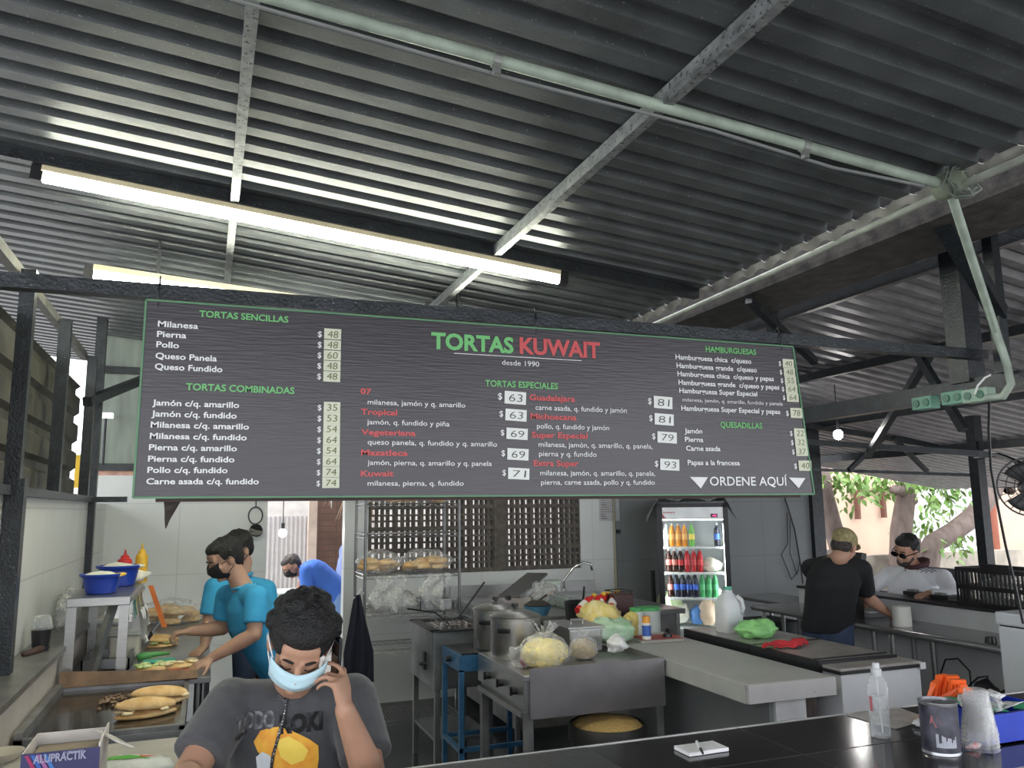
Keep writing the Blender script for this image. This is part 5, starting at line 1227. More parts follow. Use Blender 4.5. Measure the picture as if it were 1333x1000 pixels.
# sink counter along the back wall
KZ = 0.92
t = thing('sink_table', 'steel sink table along the white back wall', 'sink table', (3.0, 6.9, 0))
obj('top', B().box2((2.22, 5.95, KZ - 0.04), (3.75, 7.66, KZ)), M('bright_steel_top', (0.45, 0.45, 0.44), 0.30, 0.8, var=0.15), t, bevel=0.005)
obj('upstand', B().box2((2.22, 7.63, KZ), (3.75, 7.67, KZ + 0.10)), steel, t)
obj('skirt', B().box2((2.26, 5.99, 0.1), (2.28, 7.6, KZ - 0.04)), dirty_steel, t); obj('front_skirt', B().box2((2.26, 5.99, 0.1), (3.7, 6.01, KZ - 0.04)), dirty_steel, t)
for x in (2.27, 3.70):
    for y in (6.0, 7.6): obj('leg', B().cyl((x, y, 0), (x, y, KZ - 0.04), 0.02), steel, t)
fc = at(741, 765, Y=7.56); fb = V((fc.x - 0.06, 7.56, KZ))
t = thing('faucet', 'chrome goose neck tap over the sink by the back wall', 'tap', fb)
obj('spout', B().tube([fb + V((0, 0, 0.002)), fb + V((0.0, 0, 0.12)), fb + V((0.10, -0.02, 0.24)), fb + V((0.20, -0.05, 0.29)), fb + V((0.27, -0.06, 0.275)), fb + V((0.285, -0.065, 0.21))], 0.013, 10), M('chrome', (0.6, 0.6, 0.6), 0.12, 1.0), t, 'all')
obj('base', B().lathe([(0, 0), (0.03, 0), (0.028, 0.03), (0.016, 0.045), (0, 0.045)], fb, 16), steel, t, smooth=True)
# food slicer silhouette / tilted steel chute
t = thing('slicer', 'tilted steel slicer on the sink table beside the jar', 'slicer', (2.55, 6.7, KZ))
obj('chute', B().bar((2.42, 6.55, KZ + 0.10), (2.86, 7.0, KZ + 0.24), 0.20, 0.02), steel, t, bevel=0.003); obj('body', B().box2((2.36, 6.52, KZ), (2.60, 6.84, KZ + 0.09)), M('pale_machine', (0.40, 0.36, 0.35), 0.4), t, bevel=0.01); obj('knob', B().cyl((2.38, 6.50, KZ + 0.10), (2.38, 6.45, KZ + 0.10), 0.02), black_plastic, t)
tag(obj('plastic_bag', sack((2.78, 6.62, KZ), (0.13, 0.13, 0.20), film2, 19, 0.3), film2, None, 'all'), 'crumpled clear bag beside the jar on the sink table', 'bag')
def jar(c, r, h, mat, lidm, label, g=None, lab=None, cat='jar'):
    c = V(c); t = thing('jar', label, cat, c, g)
    obj('jar_body', B().lathe([(0, 0), (r, 0), (r, h * 0.84), (r * 0.9, h * 0.88), (0, h * 0.88)], c, 24), mat, t, smooth=True)
    if lidm: obj('lid', B().lathe([(0, h * 0.87), (r * 0.98, h * 0.87), (r * 0.98, h), (0, h)], c, 24), lidm, t, smooth=True)
    if lab: obj('paper_label', B().lathe([(r * 1.01, h * 0.2), (r * 1.01, h * 0.65)], c, 24), lab, t, smooth=True)
    return t
c = at(718, 786, Z=KZ); 
t = jar(c, 0.088, 0.20, M('cloudy_jar', (0.55, 0.58, 0.55), 0.25, var=0.1), M('pale_green_lid', (0.45, 0.52, 0.46), 0.4), 'wide plastic jar with an orange sticker by the tap')
sp_ = c + V((-0.02, -0.089, 0.09)); obj('orange_sticker', B().ell(sp_, (0.045, 0.006, 0.03)), M('orange_sticker', (0.60, 0.26, 0.10), 0.6), t, 'all')
c = at(700, 800, Z=KZ)
t = thing('blue_bowl', 'blue bowl with a dark strainer in it on the sink table', 'bowl', c); obj('bowl', B().lathe([(0, 0), (0.08, 0), (0.115, 0.07), (0.105, 0.07), (0.07, 0.008), (0, 0.008)], c, 24), M('teal_blue', (0.06, 0.20, 0.32), 0.4), t, smooth=True)
obj('strainer', B().lathe([(0.11, 0.075), (0.06, 0.105), (0, 0.11)], c, 20).tube([c + V((0, 0, 0.1)), c + V((0.1, 0.05, 0.14))], 0.01, 6), M('dark_brown', (0.05, 0.045, 0.035), 0.7), t, smooth=True)
c = at(748, 789, Z=KZ)
t = thing('grey_tray', 'grey sectioned plastic tray on the sink table', 'tray', c)
b = B().box(c + V((0, 0, 0.05)), (0.34, 0.40, 0.10)); obj('tray', b, M('grey_green_tray', (0.27, 0.32, 0.31), 0.45), t, bevel=0.02)
for k in (-1, 0, 1): obj('tray_insert', B().box(c + V((k * 0.10, 0, 0.103)), (0.085, 0.34, 0.012)), M('grey_insert', (0.33, 0.34, 0.36), 0.4), t, bevel=0.004)
c = at(757, 806, Z=KZ + 0.0); c.y -= 0.0
t = thing('black_pot', 'black pot with a ladle handle rising from it', 'pot', c); obj('body', B().lathe([(0, 0), (0.12, 0), (0.13, 0.13), (0.12, 0.13), (0.11, 0.01), (0, 0.01)], c, 28), black_plastic, t, smooth=True); obj('ladle_handle', B().cyl(c + V((0, 0, 0.02)), c + V((0.02, -0.02, 0.24)), 0.008), black_plastic, t)
# red bottles lying on the grey tray
red_b = M('red_bottle', (0.60, 0.03, 0.03), 0.35); yc = M('yellow_cap', (0.75, 0.50, 0.05), 0.4); wl = M('white_label', (0.72, 0.70, 0.66), 0.5)
for k, (u, v, a) in enumerate(((762, 786, 0.5), (772, 784, 0.3), (782, 783, 0.55), (791, 781, 0.2), (798, 783, 0.9))):
    c = at(u, v, Z=KZ + 0.16); R = Matrix.Rotation(a, 4, 'Z') @ Matrix.Rotation(1.15, 4, 'Y')
    t = thing('sauce_bottle', ['red sauce bottle lying leftmost in the heap', 'red sauce bottle second from the left in the heap', 'red sauce bottle in the middle of the heap', 'red sauce bottle with a yellow cap, second from the right', 'red sauce bottle standing out at the right of the heap'][k], 'sauce bottle', c, 'red sauce bottles heaped behind the yellow bags')
    b = B().lathe([(0, -0.10), (0.028, -0.10), (0.030, 0.04), (0.014, 0.075), (0.013, 0.10), (0, 0.10)], (0, 0, 0), 14); b.xf(Matrix.Translation(c) @ R); obj('bottle', b, red_b, t, smooth=True)
    b = B().lathe([(0, 0.098), (0.016, 0.098), (0.015, 0.125), (0, 0.125)], (0, 0, 0), 12); b.xf(Matrix.Translation(c) @ R); obj('bottle_cap', b, yc, t, smooth=True)
    b = B().lathe([(0.0305, -0.07), (0.0312, 0.0)], (0, 0, 0), 14); b.xf(Matrix.Translation(c) @ R); obj('label_band', b, wl, t, smooth=True)
t = thing('bottle_crate', 'low grey crate under the heap of red bottles', 'crate', at(780, 800, Z=KZ)); c = at(780, 800, Z=KZ); obj('crate_box', B().box(c + V((0, 0, 0.065)), (0.36, 0.30, 0.13)), M('grey_crate', (0.35, 0.35, 0.36), 0.5), t, bevel=0.01)
# middle counter (grey top) ------------------------------------------------
MX0, MX1, MY0, MY1, MZ = 2.46, 2.985, 3.39, 5.90, 0.90
t = thing('middle_counter', 'grey counter with chipped pale edges running back towards the fridge', 'counter', ((MX0 + MX1) / 2, 4.5, 0))
obj('worktop', B().box2((MX0, MY0, MZ - 0.02), (MX1, MY1, MZ)), M('grey_laminate', (0.36, 0.365, 0.355), 0.42, var=0.12, scale=3), t)
edge_m = M('pale_edge_laminate', (0.55, 0.53, 0.52), 0.45, var=0.06, speck=((0.25, 0.17, 0.10), 30, 0.72))
obj('front_edge', B().box2((MX0 + 0.004, MY0 - 0.006, MZ - 0.085), (MX1, MY0 + 0.016, MZ + 0.001)), edge_m, t)
obj('side_edge', B().box2((MX0 - 0.006, MY0 + 0.012, MZ - 0.085), (MX0 + 0.016, MY1, MZ + 0.001)), M('grey_edge_laminate', (0.40, 0.41, 0.40), 0.45, var=0.08), t)
obj('panel', B().box2((MX0 + 0.21, MY0 + 0.12, 0), (MX0 + 0.235, MY1 - 0.05, MZ - 0.02)), M('grey_side_panel', (0.24, 0.25, 0.25), 0.5, var=0.06), t)
obj('front_panel', B().box2((MX0 + 0.235, MY0 + 0.10, 0), (MX0 + 0.42, MY0 + 0.14, MZ - 0.02)), M('white_panel', (0.70, 0.70, 0.71), 0.45), t)
obj('wood_panel', B().box2((MX0 + 0.42, MY0 + 0.13, 0), (MX1 - 0.01, MY0 + 0.16, MZ - 0.02)), M('dark_wood', (0.06, 0.045, 0.04), 0.6, var=0.35, scale=10, stretch=(6, 6, 0.6)), t)
yellow_film = M('yellow_bag', (0.72, 0.55, 0.12), 0.35, var=0.2, scale=20, bump=0.4, bscale=30, col2=(0.80, 0.70, 0.40))
green_film = M('pale_green_bag', (0.30, 0.52, 0.32), 0.35, var=0.2, bump=0.4, bscale=30, col2=(0.52, 0.66, 0.50), scale=14)
lime_film = M('lime_green_bag', (0.28, 0.62, 0.22), 0.35, var=0.12, bump=0.5, bscale=26, scale=10)
whitish = M('white_crumpled_bag', (0.70, 0.70, 0.70), 0.5, bump=0.4, bscale=30)
def mbag(px, py, r, mat, label, seed, z=MZ, name='plastic_bag', amp=0.22):
    c = at(px, py, Z=z + 0.001); return tag(obj(name, sack(c, r, mat, seed, amp), mat, None, 'all'), label, 'bag')
mbag(784, 822, (0.16, 0.15, 0.19), yellow_film, 'yellow plastic bag behind the green bag on the counter end', 23, name='yellow_plastic_bag')
mbag(793, 836, (0.15, 0.14, 0.15), green_film, 'pale green see-through bag by the yellow bag', 24, name='green_plastic_bag')
mbag(818, 829, (0.075, 0.06, 0.15), M('dull_yellow_bag', (0.62, 0.50, 0.16), 0.45, bump=0.4, bscale=40), 'dull yellow bag standing below the brown toaster', 25, name='yellow_paper_bag')
mbag(803, 848, (0.06, 0.06, 0.09), whitish, 'white crumpled bag at the edge of the stove', 26, name='white_plastic_bag')
c = at(811, 816, Z=MZ); t = thing('toaster', 'dark brown toaster box with a wire rim behind the yellow bag', 'toaster', c)
obj('body', B().box(c + V((0, 0.05, 0.165)), (0.155, 0.16, 0.13)), M('dark_maroon', (0.06, 0.022, 0.022), 0.4), t, bevel=0.008); obj('stand', B().box(c + V((0, 0.05, 0.05)), (0.14, 0.14, 0.10)), black_plastic, t); obj('wire_rim', B().tube([c + V((sx_ * 0.075, 0.05 + sy_ * 0.075, 0.25)) for sx_, sy_ in ((-1, -1), (1, -1), (1, 1), (-1, 1))], 0.004, 6, True).tube([c + V((-0.06, -0.02, 0.22)), c + V((-0.06, -0.02, 0.25))], 0.004, 5).tube([c + V((0.06, -0.02, 0.22)), c + V((0.06, -0.02, 0.25))], 0.004, 5), black_plastic, t)
glid = M('green_lid', (0.08, 0.40, 0.12), 0.4); clear = M('clear_tub', (0.52, 0.56, 0.54), 0.25, var=0.06)
jar(at(829, 826, Z=MZ), 0.045, 0.175, M('white_jar', (0.66, 0.68, 0.66), 0.35), glid, 'white jar with a green lid, left of the two', 'jars with green lids on the grey counter')
jar(at(846, 822, Z=MZ), 0.075, 0.165, clear, glid, 'wide clear tub with a green lid behind the glue stick', 'jars with green lids on the grey counter')
c = at(842, 832, Z=MZ + 0.025); t = thing('glue_bottle', 'white bottle with a blue label and orange top on the red pad', 'bottle', c)
obj('bottle', B().lathe([(0, 0), (0.028, 0), (0.028, 0.10), (0, 0.10)], c, 20), wl, t, smooth=True); obj('paper_label', B().lathe([(0.0287, 0.02), (0.0287, 0.085)], c, 20), M('blue_label', (0.05, 0.12, 0.42), 0.4), t, smooth=True); obj('bottle_cap', B().lathe([(0, 0.10), (0.026, 0.10), (0.024, 0.14), (0, 0.142)], c, 20), M('orange_cap', (0.75, 0.33, 0.05), 0.4), t, smooth=True)
c = at(856, 834, Z=MZ); t = thing('notebook', 'red covered spiral notebook on the grey counter', 'notebook', c); Rn = Matrix.Rotation(-0.10, 3, 'Z')
obj('pages', B().box(c + V((0, 0, 0.011)), (0.29, 0.185, 0.018), Rn), M('notebook_pages', (0.55, 0.53, 0.48), 0.7), t); obj('cover', B().box(c + V((0, 0, 0.0215)), (0.29, 0.19, 0.003), Rn), M('red_cover', (0.32, 0.05, 0.04), 0.5), t)
b = B(); 
for k in range(22): q = c + Rn @ V((-0.135 + k * 0.0129, -0.096, 0.012)); b.tube([q + V((0, 0.011 * math.cos(a), 0.012 * math.sin(a))) for a in [j * PI / 4 for j in range(8)]], 0.0016, 4, True)
obj('spiral', b, M('spiral_wire', (0.4, 0.4, 0.4), 0.3, 0.8), t)
c = at(869, 829, Z=MZ + 0.024); tag(obj('black_stamp', B().lathe([(0, 0), (0.03, 0), (0.026, 0.02), (0.012, 0.03), (0.016, 0.05), (0, 0.055)], c, 16), black_plastic, None, True), 'small round black stamp on the red notebook', 'stamp')
# tub of golden crumbs under the stove end
c = V((2.11, 4.02 - 0.05, 0)); c = at(790, 938, Z=0.60); c.z = 0
t = thing('crumb_tub', 'round black tub heaped with golden granular food beside the stove', 'tub', c)
r = 0.205
obj('tub', B().lathe([(0, 0), (r * 0.86, 0), (r * 0.97, 0.5), (r * 1.05, 0.51), (r * 1.05, 0.57), (r * 0.99, 0.59), (r * 0.94, 0.58), (r * 0.9, 0.45), (0, 0.45)], c, 36), M('dark_tub', (0.03, 0.028, 0.026), 0.5), t, smooth=True)
b = B().lathe([(r * 0.95, 0.575), (r * 0.8, 0.60), (r * 0.4, 0.615), (0, 0.62)], c, 36); b.jitter(0.006, 30); o = obj('golden_crumbs', b, M('golden_crumbs', (0.40, 0.25, 0.08), 0.9, col2=(0.58, 0.40, 0.16), scale=90, bump=0.8, bscale=160), t, 'all'); o['kind'] = 'stuff'
# pipe and poster on the wall by the fridge
t = thing('wall_conduit', 'thin yellowish conduit with a black switch on the wall by the fridge', 'pipe', (3.97, BY - 0.03, 0.9))
obj('pipe', B().cyl((4.02, BY - 0.02, 0.86), (4.02, BY - 0.02, 2.6), 0.013), M('yellowed_conduit', (0.30, 0.28, 0.20), 0.5), t, smooth=True); q = at(805, 692, Y=BY - 0.03); obj('switch', B().box(q, (0.03, 0.04, 0.04)), black_plastic, t, bevel=0.006)
a, c_ = at(780, 645, Y=BY - 0.01), at(807, 678, Y=BY - 0.01)
t = thing('notice_poster', 'white paper notice taped on the wall beside the conduit', 'poster', ((a.x + c_.x) / 2, BY - 0.01, c_.z)); obj('sheet', B().box2((a.x, BY - 0.006, c_.z), (c_.x, BY - 0.002, a.z)), M('paper_grey', (0.46, 0.46, 0.48), 0.7), t)
b = B(); rr = random.Random(8)
for k in range(9): zz = c_.z + 0.02 + k * 0.024; b.box2((a.x + 0.02, BY - 0.0085, zz), (a.x + rr.uniform(0.06, 0.17), BY - 0.0065, zz + rr.uniform(0.005, 0.011)))
o = obj('print', b, M('faded_print', (0.22, 0.18, 0.19), 0.7), t)

# ------------------------------------------------------------------ drinks fridge
FY = 6.95
BEFORE = set(bpy.data.objects)
fx0, fx1, fz1 = at(854.5, 656, Y=FY).x, at(944, 654, Y=FY).x, 1.785
fr_ = thing('drinks_fridge', 'tall black framed glass door fridge full of lit soft drinks', 'fridge', ((fx0 + fx1) / 2, FY + 0.35, 0))
inner = M('lit_fridge_liner', (0.80, 0.84, 0.84), 0.5, var=0.02)
b = B(); b.box2((fx0, FY + 0.05, 0.0), (fx0 + 0.03, FY + 0.62, fz1)).box2((fx1 - 0.03, FY + 0.05, 0), (fx1, FY + 0.62, fz1)).box2((fx0, FY + 0.05, fz1 - 0.04), (fx1, FY + 0.62, fz1)).box2((fx0, FY + 0.58, 0), (fx1, FY + 0.62, fz1)).box2((fx0, FY + 0.05, 0.0), (fx1, FY + 0.62, 0.25))
obj('cabinet', b, black_plastic, fr_)
i0, i1 = fx0 + 0.065, fx1 - 0.055
zb = at(900, 820, Y=FY).z - 0.35
b = B(); b.box2((fx0 + 0.031, FY + 0.06, 0.25), (fx0 + 0.04, FY + 0.575, 1.62)).box2((fx1 - 0.04, FY + 0.06, 0.25), (fx1 - 0.031, FY + 0.575, 1.62)).box2((fx0 + 0.035, FY + 0.565, 0.25), (fx1 - 0.035, FY + 0.575, 1.62)).box2((fx0 + 0.035, FY + 0.06, 0.25), (fx1 - 0.035, FY + 0.575, 0.26)).box2((fx0 + 0.035, FY + 0.06, 1.61), (fx1 - 0.035, FY + 0.575, 1.62))
obj('liner', b, inner, fr_)
hz0, hz1 = at(900, 675, Y=FY).z, at(900, 660.5, Y=FY).z
d = obj('door', B().box2((fx0, FY, 0.12), (i0, FY + 0.05, fz1)).box2((i1, FY, 0.12), (fx1, FY + 0.05, fz1)).box2((fx0, FY, hz1), (fx1, FY + 0.05, fz1)).box2((fx0, FY, 0.12), (fx1, FY + 0.05, 0.22)), black_plastic, fr_)
glass = bpy.data.materials.new('door_glass'); glass.use_nodes = True
n = glass.node_tree.nodes; l = glass.node_tree.links; tr = n.new('ShaderNodeBsdfTransparent'); gl = n.new('ShaderNodeBsdfGlossy'); gl.inputs['Roughness'].default_value = 0.05; mx = n.new('ShaderNodeMixShader'); lw = n.new('ShaderNodeFresnel'); lw.inputs[0].default_value = 1.2
l.new(lw.outputs[0], mx.inputs[0]); l.new(tr.outputs[0], mx.inputs[1]); l.new(gl.outputs[0], mx.inputs[2]); l.new(mx.outputs[0], n['Material Output'].inputs[0])
obj('glass_pane', B().box2((i0, FY + 0.02, 0.22), (i1, FY + 0.026, hz0)), glass, d)
hd_ = obj('header_sign', B().box2((i0, FY + 0.004, hz0), (i1, FY + 0.03, hz1)), M('white_header', (0.62, 0.63, 0.64), 0.4, emit=(0.9, 0.95, 1), estr=0.12), fr_)
a, c_ = at(864, 668.5, Y=FY), at(879, 668.5, Y=FY); bm = bmesh.new()
frm = lambda p: Matrix.Translation((p.x, FY + 0.002, p.z)) @ Matrix(((1, 0, 0, 0), (0, 0, -1, 0), (0, 1, 0, 0), (0, 0, 0, 1)))
put_text(bm, 'imbera', frm(a), c_.x - a.x, 0.018, 0.02); obj('header_lettering', bm, M('red_print2', (0.5, 0.05, 0.05), 0.5), hd_)
b = B(); 
p0 = at(862, 676, Y=FY); b.grid(lambda u, v: (i0 + 0.002 + u * 0.05, FY + 0.001, hz0 + 0.004 + v * (1 - u) ** 2 * 0.045), 8, 3, 0.001); obj('red_corner', b, M('red_print2', (0.5, 0.05, 0.05), 0.5), hd_)
q = at(928, 671, Y=FY); obj('thermometer', B().box(q, (0.075, 0.012, 0.034)), black_plastic, hd_)
bm = bmesh.new(); put_text(bm, '-03', Matrix.Translation((q.x - 0.022, FY - 0.0085, q.z - 0.008)) @ Matrix(((1, 0, 0, 0), (0, 0, -1, 0), (0, 1, 0, 0), (0, 0, 0, 1))), 0.045, 0.017, 0.03); obj('digits', bm, M('lit_red_digits', (0.6, 0.02, 0.1), 0.5, emit=(1, 0.05, 0.2), estr=2.0), hd_)
strip = M('fridge_lamp', (1, 1, 1), 0.4, emit=(0.93, 1.0, 1.0), estr=13.0)
obj('lamp_strip', B().box2((fx0 + 0.045, FY + 0.07, 0.5), (fx0 + 0.057, FY + 0.085, 1.58)), strip, fr_); obj('lamp_strip', B().box2((fx1 - 0.057, FY + 0.07, 0.5), (fx1 - 0.045, FY + 0.085, 1.58)), strip, fr_)
obj('lamp_strip', B().box2((i0, FY + 0.075, hz0 - 0.025), (i1, FY + 0.10, hz0 - 0.01)), strip, fr_)
shz = []
for yv in (712.5, 746.5, 780):
    z = at(903, yv, Y=FY).z; shz.append(z)
    obj('shelf', B().box2((fx0 + 0.042, FY + 0.09, z - 0.02), (fx1 - 0.042, FY + 0.53, z)), M('white_shelf', (0.85, 0.87, 0.87), 0.4), fr_)
def drink(x, y, z, h, r, col, capc, lab, label, group):
    t = thing('soda_bottle', label, 'bottle', (x, y, z), group); c = (x, y, z)
    obj('bottle', B().lathe([(0, 0), (r * 0.9, 0), (r, 0.02), (r, h * 0.62), (r * 0.92, h * 0.72), (r * 0.50, h * 0.86), (r * 0.38, h * 0.92), (0, h * 0.92)], c, 16), M('drink_' + col[0], col[1], 0.12, trans=0.25, var=0.04), t, smooth=True)
    obj('bottle_cap', B().lathe([(0, h * 0.92), (r * 0.42, h * 0.92), (r * 0.42, h), (0, h)], c, 12), M('cap_' + capc[0], capc[1], 0.4), t, smooth=True)
    if lab: obj('wrap_label', B().lathe([(r * 1.02, h * 0.30), (r * 1.02, h * 0.54)], c, 16), M('wrap_' + lab[0], lab[1], 0.4), t, smooth=True)
    return t
ora = ('orange', (0.85, 0.32, 0.02)); lemon = ('lemon_green', (0.20, 0.60, 0.10)); cola = ('cola', (0.06, 0.018, 0.012)); red = ('red_soda', (0.55, 0.02, 0.03)); pale = ('pale', (0.55, 0.60, 0.62)); green = ('green', (0.08, 0.45, 0.16)); dark = ('dark_blue_black', (0.03, 0.03, 0.06))
wcap = ('white', (0.8, 0.8, 0.8)); gcap = ('grey', (0.35, 0.3, 0.3)); grcap = ('green', (0.15, 0.45, 0.15)); bcap = ('blue', (0.05, 0.10, 0.5))
LR = ('red', (0.65, 0.05, 0.06)); LB = ('blue', (0.05, 0.15, 0.65)); LY = ('yellow', (0.80, 0.65, 0.08)); LG = ('green', (0.10, 0.50, 0.20)); LO = ('orange', (0.85, 0.42, 0.08)); LW = ('white', (0.75, 0.76, 0.78)); LP = ('pale_red', (0.75, 0.25, 0.22))
SHG = ['drinks on the top fridge shelf', 'red and dark colas on the middle fridge shelf', 'bottles on the lower fridge shelf']
row1 = [(865, pale, wcap, LW, 'white labelled bottle at the left end of the top fridge shelf'), (872.5, ora, wcap, LO, 'orange soda bottle next to the white one, top fridge shelf'), (881, ora, wcap, LO, 'second orange soda bottle from the left, top fridge shelf'), (889, ora, gcap, LO, 'darker capped orange soda bottle beside the green one'), (898, lemon, grcap, LY, 'green soda bottle with a yellow label, top fridge shelf'), (930, dark, wcap, LB, 'blue labelled bottle alone at the right of the top fridge shelf')]
row2 = [(867, cola, wcap, LP, 'cola bottle at the left end of the middle fridge shelf'), (874.5, cola, wcap, LP, 'second cola bottle from the left, middle fridge shelf'), (882.5, cola, wcap, LR, 'third cola bottle from the left, middle fridge shelf'), (891, red, wcap, LR, 'red soda bottle right of the colas, middle fridge shelf'), (899.5, red, gcap, LR, 'red soda bottle second from the right, middle fridge shelf'), (907.5, red, gcap, LR, 'red soda bottle at the right end of the row, middle fridge shelf')]
row3 = [(868, cola, wcap, LP, 'pale red labelled bottle at the left end of the lower fridge shelf'), (876, dark, bcap, LB, 'first blue labelled bottle, lower fridge shelf'), (884, dark, bcap, LB, 'second blue labelled bottle, lower fridge shelf'), (892, dark, bcap, LB, 'third blue labelled bottle, lower fridge shelf'), (900, dark, bcap, LB, 'blue labelled bottle beside the green bottles, lower fridge shelf'), (909, green, grcap, LG, 'green soda bottle beside the blue labelled ones'), (917, green, grcap, LG, 'middle one of the green soda bottles, lower fridge shelf'), (925, green, grcap, LG, 'rightmost green soda bottle, lower fridge shelf')]
for ri, (row, z, top) in enumerate(((row1, shz[0], 682), (row2, shz[1], 716), (row3, shz[2], 748))):
    hh_ = at(900, top, Y=FY).z - z
    for (px, col, cpc, lab, label) in row:
        x = at(px + 4, 730, Y=FY).x
        drink(x, FY + 0.16, z + 0.001, hh_, 0.030, col, cpc, lab, label, SHG[ri])
cab = M('pale_cabbage', (0.45, 0.58, 0.30), 0.6, col2=(0.68, 0.76, 0.52), scale=14, bump=0.3, bscale=20)
z0 = 0.262
for (px, py, r, m_, nme, lb, cat) in ((872, 795, 0.13, cab, 'cabbage', 'pale green cabbage at the bottom of the drinks fridge', 'cabbage'), (885, 803, 0.10, cream, 'vegetable_bag', 'cream coloured bag in front of the cabbage in the fridge', 'bag'), (909, 806, 0.07, M('blue_packet', (0.10, 0.25, 0.60), 0.5), 'blue_packet', 'blue packet at the bottom of the fridge', 'packet'), (922, 800, 0.10, M('tan_packet', (0.62, 0.48, 0.36), 0.6), 'tan_packet', 'tan packet at the bottom right of the fridge', 'packet')):
    c = at(px, py, Y=FY); c.y += 0.26; bs = at(px, 817, Y=FY).z
    tag(obj(nme, sack((c.x, c.y, bs), (r, r, (c.z - bs) * 1.6 + 0.05), m_, px, 0.12), m_, None, 'all'), lb, cat)
zsh = at(900, 818, Y=FY + 0.1).z - 0.012
obj('shelf', B().box2((fx0 + 0.042, FY + 0.09, zsh - 0.02), (fx1 - 0.042, FY + 0.53, zsh + 0.002)), MATS['white_shelf'], fr_)
c = at(927, 741, Y=FY); c.y += 0.25; tag(obj('cream_bag', sack((c.x, c.y, shz[1] + 0.002), (0.10, 0.12, 0.13), cream, 33, 0.15), cream, None, 'all'), 'cream bag of bread at the right of the middle fridge shelf', 'bag')
c = at(931, 775, Y=FY); c.y += 0.25; tag(obj('cream_bag', sack((c.x, c.y, shz[2] + 0.002), (0.07, 0.10, 0.09), cream, 35, 0.15), cream, None, 'all'), 'small cream bag at the right of the lower fridge shelf', 'bag')
film3 = M_film('top_film', (0.55, 0.56, 0.57), 0.45)
tag(obj('plastic_sheet', B().grid(lambda u, v: (fx0 - 0.12 + (fx1 - fx0 + 0.22) * u, FY + 0.02 + 0.6 * v, fz1 + 0.015 + 0.045 * abs(math.sin(9 * u + 4 * v)) - (0.20 * max(0, 0.14 - u) / 0.14 if u < 0.14 else 0.20 * max(0, u - 0.88) / 0.12) * (1 - v * 0.3)), 40, 12, 0.002), film3, None, 'all'), 'crumpled clear plastic sheet draped over the top of the fridge', 'plastic sheet')
# the fridge stands across the corner, facing the room: turn it with everything in it
FRC = V(((fx0 + fx1) / 2, FY, 0)); FSX = 0.87; FRM = Matrix.Translation(FRC) @ Matrix.Rotation(math.radians(-32), 4, 'Z') @ Matrix.Diagonal((FSX, 1, 1, 1)) @ Matrix.Translation(-FRC)
for o in [o for o in bpy.data.objects if o not in BEFORE and o.parent is None]:
    o.location = FRM @ o.location; o.rotation_euler = (0, 0, math.radians(-32)); ORG[o] = o.location.copy()
    if o == fr_ or o.name.startswith('plastic_sheet'): o.scale = (FSX, 1, 1)
# ------------------------------------------------------------------ chest freezer with its things
HX0, HX1, HY0, HY1, HZ = 3.06, 3.60, 3.42, 4.86, 0.93
t = thing('chest_freezer', 'white chest freezer with a black edged steel lid beside the grey counter', 'freezer', ((HX0 + HX1) / 2, (HY0 + HY1) / 2, 0))
obj('body', B().box2((HX0 + 0.01, HY0 + 0.02, 0.06), (HX1, HY1, HZ - 0.035)), M('chipped_white_enamel', (0.66, 0.665, 0.68), 0.38, var=0.04, speck=((0.18, 0.12, 0.09), 16, 0.76)), t, bevel=0.006)
obj('lid_rim', B().box2((HX0 - 0.01, HY0, HZ - 0.035), (HX1 + 0.012, HY1, HZ - 0.018)), black_plastic, t)
lid_m = M('scuffed_lid_steel', (0.36, 0.34, 0.32), 0.32, 0.25, var=0.25, scale=10, speck=((0.5, 0.48, 0.45), 40, 0.70))
l1 = obj('lid', B().box2((HX0, HY0 + 0.16, HZ - 0.02), (HX1 - 0.04, 4.14, HZ + 0.008)), lid_m, t); obj('lid_edge', B().box2((HX0 - 0.018, HY0 + 0.15, HZ - 0.065), (HX0 + 0.005, 4.15, HZ + 0.010)).box2((HX0 - 0.018, HY0 + 0.142, HZ - 0.03), (HX1 - 0.03, HY0 + 0.165, HZ + 0.010)).box2((HX0, HY0 + 0.19, HZ + 0.008), (HX1 - 0.05, HY0 + 0.20, HZ + 0.016)), black_plastic, l1)
l2 = obj('lid', B().box2((HX0, 4.16, HZ - 0.02), (HX1 - 0.04, HY1, HZ + 0.008)), lid_m, t); obj('lid_edge', B().box2((HX0 - 0.018, 4.155, HZ - 0.065), (HX0 + 0.005, HY1, HZ + 0.010)).box2((HX0, 4.152, HZ - 0.02), (HX1 - 0.03, 4.165, HZ + 0.010)), black_plastic, l2)
obj('near_top', B().box2((HX0, HY0 + 0.01, HZ - 0.02), (HX1, HY0 + 0.16, HZ - 0.006)), lid_m, t)
obj('corner_bracket', B().box2((HX1 - 0.02, HY0 - 0.004, HZ - 0.045), (HX1 + 0.016, HY0 + 0.03, HZ - 0.012)), white_paint, t)
tag(obj('dark_board', B().bar((at(852, 790, Y=7.3).x, 7.3, 0), (at(851, 748, Y=7.3).x, 7.32, 1.12), 0.03, 0.06), black_plastic), 'dark narrow board standing against the wall left of the fridge', 'board')
c = at(950, 823, Z=HZ + 0.008)
t = thing('milk_jug', 'empty white plastic gallon jug with a green cap on the freezer', 'jug', c)
jm = M('milky_plastic', (0.66, 0.68, 0.70), 0.35, var=0.03, sss=0.2)
r = 0.078; k = 1.12
b = B(); st = []
for zf, wf in ((0, .92), (0.01, 1), (0.165, 1), (0.20, 0.93), (0.235, 0.72), (0.258, 0.42), (0.270, 0.33), (0.285, 0.32)): st.append((c + V((0, 0, zf * 0.95)), V((r * wf, 0, 0)), V((0, r * wf, 0))))
